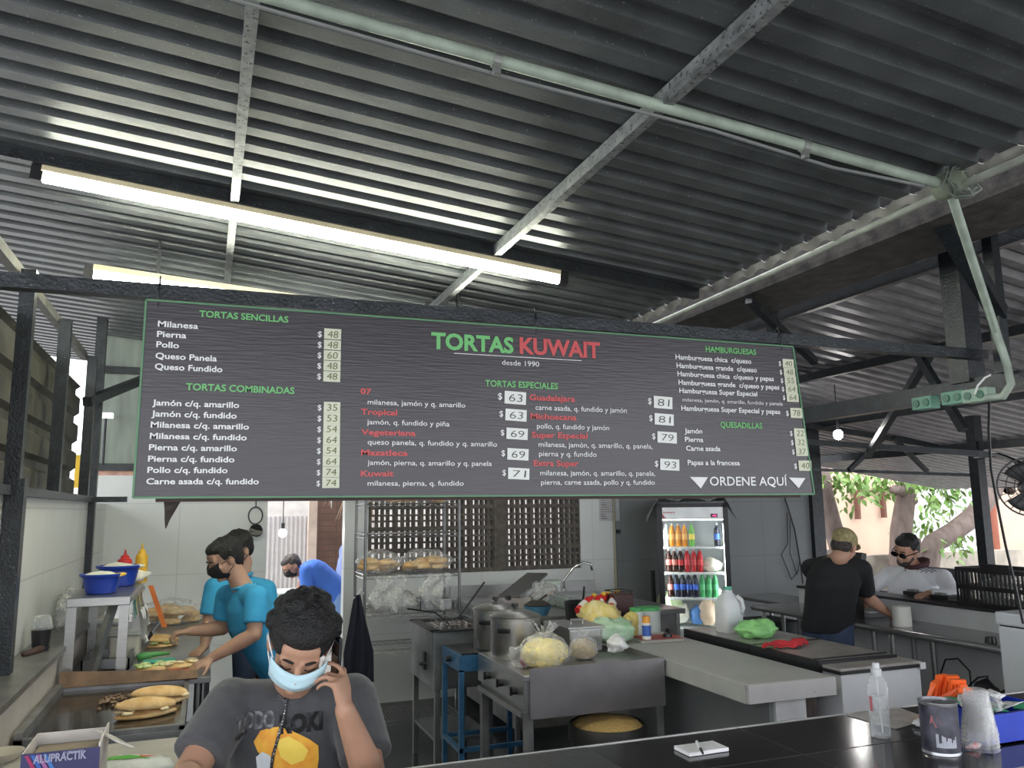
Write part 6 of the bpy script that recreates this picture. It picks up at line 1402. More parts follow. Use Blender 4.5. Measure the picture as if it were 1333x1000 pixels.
b.loft(st, 32, 3.2 ); obj('jug_body', b, jm, t, 'all')
obj('jug_handle', B().tube([c + V((0.03, -0.055, 0.235)), c + V((0.045, -0.082, 0.21)), c + V((0.052, -0.088, 0.16)), c + V((0.048, -0.072, 0.12))], 0.013, 10), jm, t, 'all')
obj('cap', B().lathe([(0, 0.268), (0.027, 0.268), (0.027, 0.290), (0, 0.290)], c, 20), M('green_cap', (0.10, 0.42, 0.28), 0.4), t, smooth=True)
c = at(985, 830, Z=HZ + 0.009); tag(obj('green_plastic_bag', sack(c, (0.13, 0.10, 0.11), lime_film, 43, 0.17, seg=40), lime_film, None, 'all'), 'lime green crumpled plastic bag on the freezer lid by the jug', 'bag')
c = at(1024, 842, Z=HZ + 0.012)
b = B().grid(lambda u, v: c + V(((u - 0.5) * 0.30 + 0.02 * math.sin(6 * v), (v - 0.5) * 0.10 + 0.05 * (u - 0.5) + 0.02 * math.sin(8 * u), 0.004 + 0.028 * abs(math.sin(5 * u + 3 * v + 1)) * math.sin(PI * min(1, max(0, v))) + 0.010 * abs(math.sin(13 * u)))), 40, 16, 0.004); tag(obj('red_cloth', b, cloth_red, None, 'all'), 'crumpled red cloth lying on the freezer lid', 'cloth')
# ------------------------------------------------------------------ steel shelf along the low wall and its things
CX0, CX1, CZ = 4.47, 4.945, 0.90
t = thing('steel_counter', 'long steel counter along the low white wall', 'counter', (4.7, 4.8, 0))
obj('top', B().box2((CX0 + 0.02, 3.55, CZ - 0.025), (CX1, 6.05, CZ)).cyl((CX0 + 0.02, 3.55, CZ - 0.02), (CX0 + 0.02, 6.05, CZ - 0.02), 0.022), M('polished_dark_steel', (0.30, 0.30, 0.305), 0.22, 0.6, var=0.2, scale=4), t, smooth=True)
for y in (3.62, 4.55, 4.72, 5.95):
    obj('leg', B().cyl((CX0 + 0.06, y, 0), (CX0 + 0.06, y, CZ - 0.02), 0.018), steel, t, smooth=True)
    obj('leg', B().cyl((CX1 - 0.05, y, 0), (CX1 - 0.05, y, CZ - 0.02), 0.018), steel, t, smooth=True)
t = thing('corner_counter', 'dark steel counter end running along the grey back wall', 'counter', (5.1, 6.4, 0))
obj('top', B().box2((4.80, 6.06, CZ - 0.03), (5.3, 6.8, CZ)), MATS['polished_dark_steel'], t, bevel=0.004)
for x, y in ((4.86, 6.12), (5.2, 6.12), (4.86, 6.72), (5.2, 6.72)): obj('leg', B().cyl((x, y, 0), (x, y, CZ - 0.03), 0.018), steel, t, smooth=True)
c = at(1175, 815, Z=CZ + 0.001); r = 0.062
t = thing('paper_roll', 'white paper towel roll standing on the steel counter', 'paper roll', c); obj('roll', B().lathe([(0.02, 0), (r, 0), (r * 1.02, 0.02), (r, 0.13), (r * 0.98, 0.135), (0.02, 0.135), (0.02, 0)], c, 28), M('tissue', (0.72, 0.72, 0.66), 0.9, var=0.05, bump=0.2), t, smooth=True)
c = at(1112, 800, Z=CZ + 0.001); tag(obj('grey_box', B().box(c + V((0.12, 0.0, 0.025)), (0.34, 0.42, 0.05)), M('grey_plastic', (0.22, 0.22, 0.23), 0.4), None, bevel=0.006), 'flat grey box on the steel counter under the hand of the man in black', 'box'); c0 = c
c = at(1128, 797, Z=CZ + 0.051); tag(obj('paper_sheet', B().box(c + V((0, 0, 0.002)), (0.10, 0.14, 0.003), Matrix.Rotation(0.3, 3, 'Z')), M('white_paper', (0.78, 0.78, 0.78), 0.8)), 'white slip of paper on the flat grey box', 'paper')
c = at(1112, 791, Z=CZ + 0.051); t = thing('calculator', 'dark calculator on the flat grey box by the man in black', 'calculator', c); obj('case', B().box(c + V((0, 0.02, 0.02)), (0.13, 0.17, 0.035), Matrix.Rotation(0.2, 3, 'Z')), black_plastic, t, bevel=0.005)
obj('keypad', B().box(c + V((0.0, 0.0, 0.0385)), (0.10, 0.10, 0.003), Matrix.Rotation(0.2, 3, 'Z')), M('grey_keys', (0.25, 0.26, 0.26), 0.5), t)
c = at(1210, 806, Z=CZ + 0.001); t = thing('paper_holder', 'small white stand on the steel counter against the low wall', 'stand', c); obj('card', B().prism([(-0.04, 0), (0.04, 0), (0.0, 0.10)], -0.02, 0.02, Matrix.Translation(c) @ frx), white_paint, t); obj('white_tab', B().box(c + V((-0.02, 0, 0.10)), (0.03, 0.03, 0.03)), white_paint, t)
c = at(1290, 836, Z=CZ + 0.001); tag(obj('black_puck', B().lathe([(0, 0), (0.035, 0), (0.03, 0.03), (0, 0.032)], c, 18), black_plastic, None, True), 'small black lump at the near end of the steel counter', 'fitting')
# below: dark bags and cables
dark_bag = M('dark_bag', (0.02, 0.018, 0.022), 0.45, bump=0.4, bscale=30)
tag(obj('dark_bag', sack((4.72, 3.9, 0.0), (0.20, 0.3, 0.55), dark_bag, 44, 0.25), dark_bag, None, 'all'), 'dark bag under the near end of the steel counter', 'bag')
tag(obj('storage_box', B().box2((4.62, 6.15, 0.0), (5.1, 6.6, 0.72)), M('dark_green_box', (0.015, 0.03, 0.025), 0.5), None, bevel=0.02), 'dark green box under the counter end by the grey wall', 'box')
b = B()
for k in range(4): b.tube([(4.70 + 0.03 * k, 4.2 - 0.1 * k + 0.12 * math.cos(s * 0.9 + k), 0.62 - 0.08 * k + 0.12 * math.sin(s * 0.9)) for s in range(8)], 0.006, 6)
tag(obj('cables', b, black_plastic), 'loops of black cable hanging under the steel counter', 'cable')
b = B(); bx_ = at(1022, 650, Y=BY - 0.03)
b.tube([bx_ + V((0, 0, 0.5)), bx_, bx_ + V((0.03, 0, -0.08)), bx_ + V((0.10, -0.01, -0.35)), bx_ + V((0.16, 0, -0.75)), bx_ + V((0.16, -0.02, -0.95))], 0.010, 6).tube([bx_ + V((0.02, 0, -0.15)), bx_ + V((0.0, 0, -0.5)), bx_ + V((-0.10, 0, -0.62)), bx_ + V((0.02, 0, -0.9)), bx_ + V((0.13, 0, -0.80))], 0.006, 6).tube([bx_ + V((0.06, 0, -0.2)), bx_ + V((0.02, 0, -0.6)), bx_ + V((0.1, 0, -0.85)), bx_ + V((0.15, 0, -0.7))], 0.005, 6)
tag(obj('wall_cables', b, black_plastic), 'tangle of black cables hanging down the grey back wall', 'cable')
# crate on the low wall, small things on the sill
a = at(1258, 790, X=5.03); cz = 1.051
crx0, crx1, cry1 = 4.94, 5.30, a.y - 0.02; cry0 = cry1 - 0.62; ch_ = 0.26
t = thing('produce_crate', 'black plastic produce crate on the low wall holding clear bags', 'crate', ((crx0 + crx1) / 2, (cry0 + cry1) / 2, cz))
b = B(); b.box2((crx0, cry0, cz), (crx1, cry1, cz + 0.012))
def crate_side(p, q):
    p, q = V(p), V(q); d = (q - p); L = d.length; d.normalize(); up = V((0, 0, 1))
    for zf in (0.02, ch_ * 0.5, ch_ - 0.012): b.bar(p + up * zf, q + up * zf, 0.012, 0.030 if zf < ch_ - 0.02 else 0.03)
    n = int(L / 0.030)
    for k in range(n + 1): e = p + d * (L * k / n); b.bar(e, e + up * ch_, 0.012, 0.010, up=(1, 0.3, 0))
for p, q in (((crx0, cry0, cz), (crx1, cry0, cz)), ((crx1, cry0, cz), (crx1, cry1, cz)), ((crx1, cry1, cz), (crx0, cry1, cz)), ((crx0, cry1, cz), (crx0, cry0, cz))): crate_side(p, q)
obj('basket', b, black_plastic, t)
obj('handle', B().box2((crx0 - 0.012, cry1 - 0.42, cz + ch_ - 0.03), (crx0 + 0.01, cry1 - 0.20, cz + ch_ + 0.035)), black_plastic, t, bevel=0.006)
tag(obj('bag_of_cups', sack(((crx0 + crx1) / 2, (cry0 + cry1) / 2, cz + 0.014), (0.15, 0.27, 0.19), film2, 48, 0.2), film2, None, 'all'), 'clear bag inside the black crate', 'bag')
for k, (px, py, lb) in enumerate(((1188, 776, 'black gadget on the sill under the hand of the customer'), (1224, 781, 'dark stapler shaped gadget on the sill'), (1247, 784, 'dark gadget on the sill beside the crate'))):
    c = at(px, py, Z=1.052); t = thing('sill_gadget', lb, 'gadget', c, 'gadgets on the sill'); obj('case', B().box(c + V((0.03, 0, 0.018)), (0.09, 0.16, 0.03), Matrix.Rotation(0.3 * k, 3, 'Z')), black_plastic, t, bevel=0.006); obj('top_part', B().box(c + V((0.03, 0.02, 0.04)), (0.05, 0.07, 0.014)), M('grey_keys', (0.25, 0.26, 0.26), 0.5), t, bevel=0.003)
c = at(1113, 742, X=4.60); t = thing('card_terminal', 'black payment screen standing between the two men at the sill', 'terminal', V((c.x, c.y, CZ)))
obj('screen', B().box(c, (0.05, 0.16, 0.26), Matrix.Rotation(0.2, 3, 'Y')), black_plastic, t, bevel=0.006); obj('stand', B().box2((c.x - 0.03, c.y - 0.03, CZ), (c.x + 0.03, c.y + 0.03, c.z - 0.11)), black_plastic, t)
# white freezer at the right frame edge
p = at(1297, 796, Y=3.3); wx0, wz = p.x, p.z; WY0, WY1 = 2.72, 3.30
t = thing('white_freezer', 'pale grey upright freezer at the right edge of the photo', 'freezer', (wx0 + 0.3, 3.0, 0)); fm = M('pale_grey_enamel', (0.52, 0.54, 0.57), 0.35, var=0.03)
obj('body', B().box2((wx0, WY0, 0.02), (wx0 + 0.62, WY1, wz - 0.075)), fm, t, bevel=0.008); obj('lid', B().box2((wx0 - 0.006, WY0 - 0.01, wz - 0.068), (wx0 + 0.63, WY1 + 0.01, wz)), fm, t, bevel=0.012); obj('seal', B().box2((wx0 + 0.006, WY0 + 0.006, wz - 0.078), (wx0 + 0.61, WY1 - 0.01, wz - 0.066)), black_plastic, t)

# ------------------------------------------------------------------ front counter and what stands on it
DZ = 1.08
dark_top = M('dark_counter_tile', (0.020, 0.018, 0.019), 0.13, var=0.5, scale=2.5, spec=0.6)
t = thing('front_counter', 'glossy dark tiled front counter with a pale metal edge', 'counter', (1.5, 2.0, 0))
obj('top', B().box2((0.30, 1.60, DZ - 0.03), (4.2, 2.195, DZ)), dark_top, t)
em_ = M('pale_edge_trim', (0.58, 0.57, 0.56), 0.35, 0.3)
obj('far_trim', B().box2((0.30, 2.195, DZ - 0.03), (4.2, 2.203, DZ + 0.002)), em_, t); obj('near_trim', B().box2((0.30, 1.585, DZ - 0.035), (4.2, 1.60, DZ + 0.002)), M('near_trim', (0.55, 0.50, 0.47), 0.35), t)
b = B()
for x in (0.9, 1.55, 2.2, 2.85, 3.5): b.box2((x - 0.002, 1.60, DZ), (x + 0.002, 2.195, DZ + 0.0007))
b.box2((0.30, 1.898, DZ), (4.2, 1.902, DZ + 0.0007)); obj('tile_joint', b, M('grey_joint', (0.030, 0.028, 0.028), 0.5), t)
obj('front_panel', B().box2((0.34, 1.63, 0), (4.2, 1.66, DZ - 0.03)), M('dark_panel', (0.03, 0.03, 0.033), 0.5), t); obj('back_panel', B().box2((0.34, 2.10, 0), (4.2, 2.13, DZ - 0.03)), MATS['dark_panel'], t)
b = B()
mxa, mxb = 0.45, 1.03
b.box2((mxa, 1.66, DZ + 0.001), (mxb, 2.17, DZ + 0.004))
for k in range(52): y = 1.665 + k * 0.0098; b.box2((mxa, y, DZ + 0.004), (mxb, y + 0.005, DZ + 0.007))
tag(obj('rubber_mat', b, M('grey_rubber', (0.045, 0.046, 0.048), 0.55)), 'ribbed dark rubber mat on the left part of the front counter', 'mat')
c = at(913, 977, Z=DZ + 0.001); R = Matrix.Rotation(0.02, 3, 'Z')
t = thing('notepad', 'white notepad lying on the dark front counter', 'notepad', c); obj('pages', B().box(c + V((0, 0, 0.005)), (0.128, 0.075, 0.009), R), M('white_paper', (0.78, 0.78, 0.78), 0.8), t); obj('top_sheet', B().grid(lambda u, v: c + V(((u - 0.5) * 0.126, (v - 0.5) * 0.073, 0.0100 + 0.004 * max(0, 0.5 - v) * max(0, 0.6 - u))), 8, 6, 0.0006), M('white_paper', (0.78, 0.78, 0.78), 0.8), t)
p, q = at(907, 966, Z=DZ + 0.018), at(915, 981, Z=DZ + 0.016); t = thing('pen', 'black and white pen resting on the notepad', 'pen', p)
obj('barrel', B().cyl(p, p.lerp(q, 0.62), 0.0042), white_paint, t, smooth=True); obj('grip', B().cyl(p.lerp(q, 0.62), q, 0.0045, 0.003), black_plastic, t, smooth=True)
# sanitizer bottle
c = at(1147, 959, Z=DZ + 0.001); h = 0.185; r = 0.0275
bt_film = M_film('clear_bottle', (0.72, 0.74, 0.75), 0.10, 0.05)
t = thing('sanitizer_bottle', 'clear bottle half full of gel with a spray top on the front counter', 'bottle', c)
obj('bottle', B().lathe([(0, 0), (r, 0), (r * 1.03, 0.004), (r * 1.03, h * 0.74), (r * 0.9, h * 0.84), (r * 0.55, h * 0.91), (r * 0.45, h * 0.93)], c, 32), bt_film, t, smooth='all')
gel = M_film('clear_gel', (0.62, 0.66, 0.68), 0.16, 0.02)
obj('gel', B().lathe([(0, 0.003), (r * 0.96, 0.003), (r * 0.97, h * 0.62), (0, h * 0.62)], c, 28), gel, t, smooth=True)
obj('spray_top', B().lathe([(r * 0.5, h * 0.92), (r * 0.55, h * 0.93), (r * 0.55, h * 1.02), (r * 0.38, h * 1.04), (r * 0.36, h * 1.12), (0, h * 1.13)], c, 20), M('milky_cap', (0.55, 0.57, 0.57), 0.3), t, smooth=True)
obj('dip_tube', B().tube([c + V((0, 0, h * 0.92)), c + V((0.002, 0, h * 0.5)), c + V((0.008, 0, 0.01))], 0.002, 6), M('milky_cap', (0.55, 0.57, 0.57), 0.3), t)
b = B(); b.lathe([(r * 1.045, h * 0.40), (r * 1.045, h * 0.62)], c, 32)
for f in [f for f in b.bm.faces if f.calc_center_median().x > c.x - r * 1.0]: b.bm.faces.remove(f)
obj('red_label', b, M('red_film', (0.40, 0.12, 0.13), 0.4), t, smooth=True)
# paint tin / coin tin
c = at(1226, 979, Z=DZ + 0.001); r = 0.0485; h = 0.135
t = thing('coin_tin', 'dark round tin with a coin slot and a picture label on the front counter', 'tin', c)
obj('tin', B().lathe([(0, 0), (r * 1.02, 0), (r * 1.02, 0.004), (r, 0.006), (r, h - 0.006), (r * 1.02, h - 0.004), (r * 1.02, h), (r * 0.96, h), (r * 0.96, h - 0.004), (0, h - 0.004)], c, 40), M('tin_metal', (0.35, 0.35, 0.37), 0.3, 0.8), t, smooth=True)
lab = M('night_sky_label', (0.008, 0.009, 0.016), 0.4, col2=(0.08, 0.08, 0.11), scale=22)
obj('picture_label', B().lathe([(r * 1.005, 0.008), (r * 1.005, h - 0.008)], c, 40), lab, t, smooth=True)
obj('coin_slot', B().box(c + V((0, 0, h - 0.003)), (0.03, 0.006, 0.002)), black_plastic, t)
def wrap(bm):
    for v in bm.verts:
        a = v.co.x / r; rr_ = r * 1.012
        v.co = V((c.x + rr_ * math.sin(a + WA), c.y - rr_ * math.cos(a + WA), v.co.z))
    return bm
WA = -0.55
bm = bmesh.new(); X_ = Matrix(((1, 0, 0, 0), (0, 0, -1, 0), (0, 1, 0, 0), (0, 0, 0, 1)))
for s, z, w_, hh_ in (('AYÚDANOS', 0.075, 0.042, 0.006), ('A AYUDAR', 0.066, 0.034, 0.005)):
    put_text(bm, s, Matrix.Translation((-w_ / 2 - 0.004, 0, c.z + z)) @ X_, w_, hh_, 0.02)
bm.free()
bm = bmesh.new(); rr = random.Random(2)
for k in range(15):
    x = -0.024 + k * 0.0035; hh_ = rr.uniform(0.010, 0.036); vs = [bm.verts.new((x + a * 0.0026, 0, c.z + z)) for a, z in ((0, 0.022), (1, 0.022), (1, 0.022 + hh_), (0, 0.022 + hh_))]; bm.faces.new(vs)
wrap(bm); obj('pale_picture', bm, M('pale_print2', (0.45, 0.46, 0.52), 0.5), t)
WA = -1.0; bm = bmesh.new(); vs = [bm.verts.new((x, 0, c.z + z)) for x, z in ((-0.016, 0.082), (0.0, 0.072), (0.014, 0.080), (0.006, 0.100), (-0.010, 0.104))]; bm.faces.new(vs); wrap(bm); obj('red_mark', bm, M('dull_red_print', (0.28, 0.09, 0.10), 0.5), t)
# orange holders
org_m = M('orange_plastic', (0.85, 0.13, 0.02), 0.4, var=0.06)
def fork(px, py, z, tilt, az, label):
    c = at(px, py, Z=z); R = Matrix.Translation(c) @ Matrix.Rotation(az, 4, 'Z') @ Matrix.Rotation(tilt, 4, 'X')
    t = thing('plastic_clip', label, 'plastic clip', c, 'orange plastic clips behind the tin')
    b = B()
    b.box((0, 0, 0.0), (0.060, 0.012, 0.016)); b.box((0, 0, 0.085), (0.034, 0.012, 0.012))
    for k in range(5): b.bar((-0.026 + k * 0.013, 0, 0), (-0.014 + k * 0.007, 0, 0.085), 0.005, 0.009, up=(0, 1, 0))
    b.xf(R @ Matrix.Scale(1.3, 4)); obj('ribbed_body', b, org_m, t, bevel=0.001)
for k, (px, py, tl, az, lb) in enumerate(((1203, 934, 0.35, 0.5, 'orange ribbed clip at the left of the heap behind the tin'), (1222, 926, 0.2, 0.1, 'orange ribbed clip second from the left in the heap'), (1236, 926, 0.25, -0.3, 'orange ribbed clip in the middle of the heap'), (1250, 935, 0.1, -0.6, 'orange ribbed clip beside the clear cups'))):
    fork(px, py, DZ + 0.012, tl, az, lb)
for k, (px, py) in enumerate(((1215, 915), (1243, 918))): fork(px, py, DZ + 0.05, 1.0, 0.3 - 0.8 * k, ['orange ribbed clip lying on top at the left', 'orange ribbed clip lying on top at the right'][k])
# stacked clear cups
c = at(1277, 975, Z=DZ + 0.001); cupf = M_film('clear_cup', (0.78, 0.78, 0.78), 0.14, 0.1)
for k in range(5):
    z = 0.010 * k; cc = c + V((0, 0, z)); t = tag(obj('clear_cup', B().lathe([(0.046 - 0.0005 * k, 0.0), (0.048, 0.003), (0.0465, 0.006), (0.030, 0.115), (0.028, 0.118), (0, 0.118)], cc, 28), cupf, None, 'all'),
        ['bottom cup of the upturned clear plastic stack', 'second clear cup from the bottom of the stack', 'middle clear cup of the upturned stack', 'fourth clear cup from the bottom of the stack', 'topmost cup of the upturned clear plastic stack'][k], 'cup', 'stack of clear plastic cups')
# blue tub with packets at the right edge
p = at(1298, 975, Z=DZ + 0.001); tx, ty = p.x, p.y + 0.02
t = thing('blue_tub', 'royal blue square tub of sauce packets at the right edge of the counter', 'tub', (tx + 0.12, ty + 0.1, DZ))
b = B(); hh_ = 0.085
b.box2((tx, ty, DZ + 0.001), (tx + 0.26, ty + 0.2, DZ + 0.006)); b.box2((tx, ty, DZ + 0.001), (tx + 0.26, ty + 0.006, DZ + hh_)).box2((tx, ty + 0.194, DZ + 0.001), (tx + 0.26, ty + 0.2, DZ + hh_)).box2((tx, ty, DZ + 0.001), (tx + 0.006, ty + 0.2, DZ + hh_)).box2((tx + 0.254, ty, DZ + 0.001), (tx + 0.26, ty + 0.2, DZ + hh_)); obj('tub', b, M('royal_blue_tub', (0.01, 0.04, 0.42), 0.3), t)
obj('rim', B().box2((tx - 0.008, ty - 0.008, DZ + hh_ - 0.008), (tx + 0.004, ty + 0.208, DZ + hh_)).box2((tx - 0.008, ty - 0.008, DZ + hh_ - 0.008), (tx + 0.268, ty + 0.004, DZ + hh_)).box2((tx - 0.008, ty + 0.196, DZ + hh_ - 0.008), (tx + 0.268, ty + 0.208, DZ + hh_)), MATS['royal_blue_tub'], t)
pk = [M('green_packet', (0.04, 0.30, 0.14), 0.35), M('white_packet', (0.70, 0.70, 0.70), 0.35), M('dark_red_packet', (0.25, 0.03, 0.05), 0.35)]
rr = random.Random(17)
def packet(c, m_, label, g, s=1.0, rz=0, ry=0):
    R = Matrix.Translation(V(c)) @ Matrix.Rotation(rz, 4, 'Z') @ Matrix.Rotation(ry, 4, 'X')
    b = B().grid(lambda u, v: ((u - 0.5) * 0.055 * s, (v - 0.5) * 0.038 * s, 0.006 * s * math.sin(PI * u) * math.sin(PI * v)), 8, 6, 0.002); b.xf(R); return tag(obj('sauce_packet', b, m_, None, 'all'), label, 'packet', g)
for k in range(12):
    m_i = (0, 0, 1, 0, 1, 2, 0, 1, 0, 2, 0, 1)[k]
    packet((tx + 0.035 + (k % 4) * 0.058, ty + 0.045 + (k // 4) * 0.05, DZ + hh_ - 0.012 + rr.uniform(0, 0.022)), pk[m_i], ['one of the green sauce packets in the blue tub', 'one of the white sauce packets in the blue tub', 'one of the dark red sauce packets in the blue tub'][m_i], ['green packets in the tub', 'white packets in the tub', 'dark red packets in the tub'][m_i], 1.2, rr.uniform(0, 3), rr.uniform(-0.5, 0.5))
tag(obj('clear_bag', sack((tx + 0.05, ty + 0.06, DZ + hh_ - 0.012), (0.055, 0.05, 0.06), film, 52, 0.25), film, None, 'all'), 'crumpled clear bag on the corner of the blue tub', 'bag')
b = B(); cw = at(1262, 962, Z=DZ + 0.001)
b.tube([cw + V((0.0, -0.004, 0.008)), cw + V((-0.005, 0.03, 0.010)), cw + V((0.0, 0.06, 0.008))], [0.004, 0.011, 0.004], 8)
tag(obj('candy', b, M('candy_wrap', (0.6, 0.05, 0.05), 0.3, col2=(0.75, 0.74, 0.74), scale=70), None, 'all'), 'red and white wrapped candy beside the tin', 'candy')
cw = at(1268, 975, Z=DZ + 0.001); b = B().tube([cw + V((-0.03, 0.0, 0.007)), cw + V((0, -0.005, 0.010)), cw + V((0.03, 0.002, 0.007))], [0.003, 0.010, 0.003], 8)
tag(obj('candy', b, MATS['candy_wrap'], None, 'all'), 'red and white wrapped candy in front of the clear cups', 'candy')
c = at(1158, 935, Z=DZ + 0.001)
pA_, pB_, pC_, pD_ = at(1100, 931, Z=DZ), at(1166, 950, Z=DZ), at(1212, 937, Z=DZ), at(1165, 921, Z=DZ)
b = B().prism([(p_.x, min(p_.y, 2.185)) for p_ in (pA_, pB_, pC_, pD_)], DZ + 0.001, DZ + 0.003)
o = tag(obj('menu_leaflet', b, M('beige_leaflet', (0.42, 0.40, 0.38), 0.45, var=0.25, scale=18)), 'faded printed leaflet lying behind the clear bottle', 'leaflet')
c = at(1203, 945, Z=DZ + 0.003); tag(obj('tissue', sack(c, (0.035, 0.025, 0.02), whitish, 61, 0.3), whitish, None, 'all'), 'crumpled white tissue left of the tin', 'tissue')

# ------------------------------------------------------------------ outside on the right: walls, trees, fan
peach = M('peach_plaster', (0.70, 0.50, 0.38), 0.85, var=0.08, scale=2)
struct('wall_far', B().box2((9.2, 13.6, -0.05), (26, 13.9, 6.5)), peach, label='peach plastered building wall beyond the trees')
conc = M('weathered_concrete', (0.36, 0.32, 0.27), 0.9, var=0.3, scale=4, bump=0.3)
p = at(1150, 722, Y=11.6)
struct('wall_garden', B().box2((8.6, 11.5, -0.05), (22, 11.75, p.z)), conc, label='low weathered concrete garden wall')
gw = at(1224, 690, Y=13.55)
struct('window_2', B().box((gw.x, 13.59, gw.z), (2.2, 0.06, 2.2)), M('bright_window', (0.72, 0.74, 0.76), 0.3), label='pale window behind white bars in the peach wall')
b = B()
for k in range(9): x = gw.x - 1.0 + k * 0.25; b.cyl((x, 13.5, gw.z - 1.05), (x, 13.5, gw.z + 1.05), 0.012, seg=8)
for z in (-0.9, -0.3, 0.3, 0.9): b.bar((gw.x - 1.05, 13.5, gw.z + z), (gw.x + 1.05, 13.5, gw.z + z), 0.02, 0.025)
for sx_ in (-1.0, 1.0): b.bar((gw.x + sx_, 13.5, gw.z + 0.9), (gw.x + sx_, 13.62, gw.z + 0.9), 0.02, 0.02)
tag(obj('window_bars', b, white_paint), 'white bars over the window in the peach wall', 'window bars')
rust = M('rusty_bracket', (0.16, 0.07, 0.05), 0.8)
for (x0_, y0_, x1_, y1_, x2_, y2_, lb) in ((1115, 640, 1117, 676, 1131, 634, 'rusty bracket on the peach wall, farther left'), (1148, 637, 1151, 674, 1163, 632, 'rusty bracket on the peach wall, beside the middle trunk')):
    a, c_, e = at(x0_, y0_, Y=13.5), at(x1_, y1_, Y=13.5), at(x2_, y2_, Y=13.5); t = thing('wall_bracket', lb, 'bracket', c_, 'brackets on the peach wall')
    obj('upright', B().bar(a, c_, 0.10, 0.07), rust, t); obj('strut', B().bar(a.lerp(c_, 0.4), V((e.x, 13.5, a.z)), 0.05, 0.05), rust, t); obj('arm', B().bar(a + V((-0.05, 0.04, 0)), V((e.x + 0.25, 13.54, a.z)), 0.05, 0.05), rust, t)
bark = M('grey_brown_bark', (0.13, 0.095, 0.085), 0.9, col2=(0.22, 0.17, 0.15), scale=9, bump=0.6, bscale=18, stretch=(1, 1, 0.4))
leaf_m = M('broad_green_leaf', (0.06, 0.17, 0.025), 0.45, col2=(0.24, 0.38, 0.09), scale=3, trans=0.0)
TY = 10.9
def tree(name, label, trunk, boughs, leaves, seed):
    pts = [at(x, y, Y=Y_) for x, y, Y_, r in trunk]; t = thing('tree', label, 'tree', V((pts[-1].x, pts[-1].y, 0)), 'trees outside under the far roof edge')
    b = B(); b.tube(pts, [r * 0.72 for *_, r in trunk], 12)
    for bo in boughs: b.tube([at(x, y, Y=Y_) for x, y, Y_, r in bo], [q_[3] * 0.72 for q_ in bo], 10)
    b.jitter(0.03, 3.0, seed); obj('trunk', b, bark, t, 'all')
    bm = bmesh.new(); rr = random.Random(seed)
    for (cx, cy, sx_, sy_, n) in leaves:
        for _ in range(n):
            p = at(rr.gauss(cx, sx_), rr.gauss(cy, sy_), Y=trunk[0][2] + rr.uniform(-0.3, 0.3)); L = rr.uniform(0.11, 0.19); W_ = L * 0.22
            R = Matrix.Rotation(rr.uniform(0, 6.28), 4, 'Z') @ Matrix.Rotation(rr.uniform(0.2, 1.3), 4, 'X') @ Matrix.Rotation(rr.uniform(-0.8, 0.8), 4, 'Y')
            vs = [bm.verts.new(p + (R @ V(q_).to_4d()).to_3d()) for q_ in ((0, 0, 0), (W_, -L * 0.35, 0.01), (W_ * 0.8, -L * 0.7, 0), (0, -L, -0.02), (-W_ * 0.8, -L * 0.7, 0), (-W_, -L * 0.35, 0.01))]
            bm.faces.new(vs)
    if leaves: obj('foliage', bm, leaf_m, t, 'all')
    else: bm.free()
tree('a', 'tree with a leaning trunk seen just right of the menu board', [(1062, 600, 10.8, 0.26), (1070, 640, 10.8, 0.24), (1082, 680, 10.8, 0.22), (1092, 712, 10.8, 0.22), (1100, 770, 10.8, 0.24), (1106, 850, 10.8, 0.26), (1106, 920, 10.8, 0.28)], [], [(1095, 624, 16, 8, 90), (1105, 645, 10, 8, 25)], 3)
tree('b', 'tree with a knotty upright trunk between the two men', [(1190, 590, 11.15, 0.18), (1184, 622, 11.15, 0.20), (1178, 655, 11.15, 0.22), (1173, 690, 11.15, 0.25), (1172, 730, 11.15, 0.27), (1172, 820, 11.15, 0.3), (1172, 920, 11.15, 0.3)], [[(1180, 640, 11.15, 0.15), (1168, 637, 11.15 - 0.2, 0.12), (1162, 640, 11.15 - 0.3, 0.08)], [(1180, 655, 11.15, 0.15), (1191, 650, 11.15, 0.1)]], [(1150, 625, 26, 10, 120), (1140, 640, 14, 8, 40)], 5)
tree('c', 'tree with a thick trunk curving up to the right behind the customer', [(1318, 560, 10.7, 0.24), (1303, 600, 10.7, 0.25), (1290, 640, 10.7, 0.24), (1266, 673, 10.7, 0.22), (1240, 694, 10.7, 0.22), (1215, 708, 10.7, 0.24), (1208, 725, 10.7, 0.28), (1204, 770, 10.7, 0.26), (1203, 830, 10.7, 0.28), (1203, 920, 10.7, 0.3)], [[(1300, 600, 10.7, 0.2), (1312, 640, 10.7, 0.16), (1316, 560, 10.7, 0.2)]], [(1215, 622, 26, 9, 150), (1236, 645, 14, 10, 60), (1213, 655, 6, 8, 25), (1240, 705, 14, 10, 70), (1325, 612, 6, 4, 14)], 7)
tree('d', 'thin leafy shrub in front of the barred window', [(1196, 700, 12.3, 0.03), (1200, 720, 12.3, 0.035), (1202, 760, 12.3, 0.04), (1202, 880, 12.3, 0.04)], [], [(1200, 690, 16, 14, 70), (1225, 680, 16, 18, 40)], 11)
# red brown drain pipe and rubble
pp = at(1291, 640, Y=13.4); p2 = at(1296, 735, Y=13.4)
tag(obj('drain_pipe', B().cyl((pp.x, 13.45, -0.05), (pp.x, 13.45, pp.z + 1.5), 0.10), M('red_brown_pipe', (0.32, 0.10, 0.06), 0.6), None, True), 'red brown drain pipe on the peach wall behind the post', 'pipe')
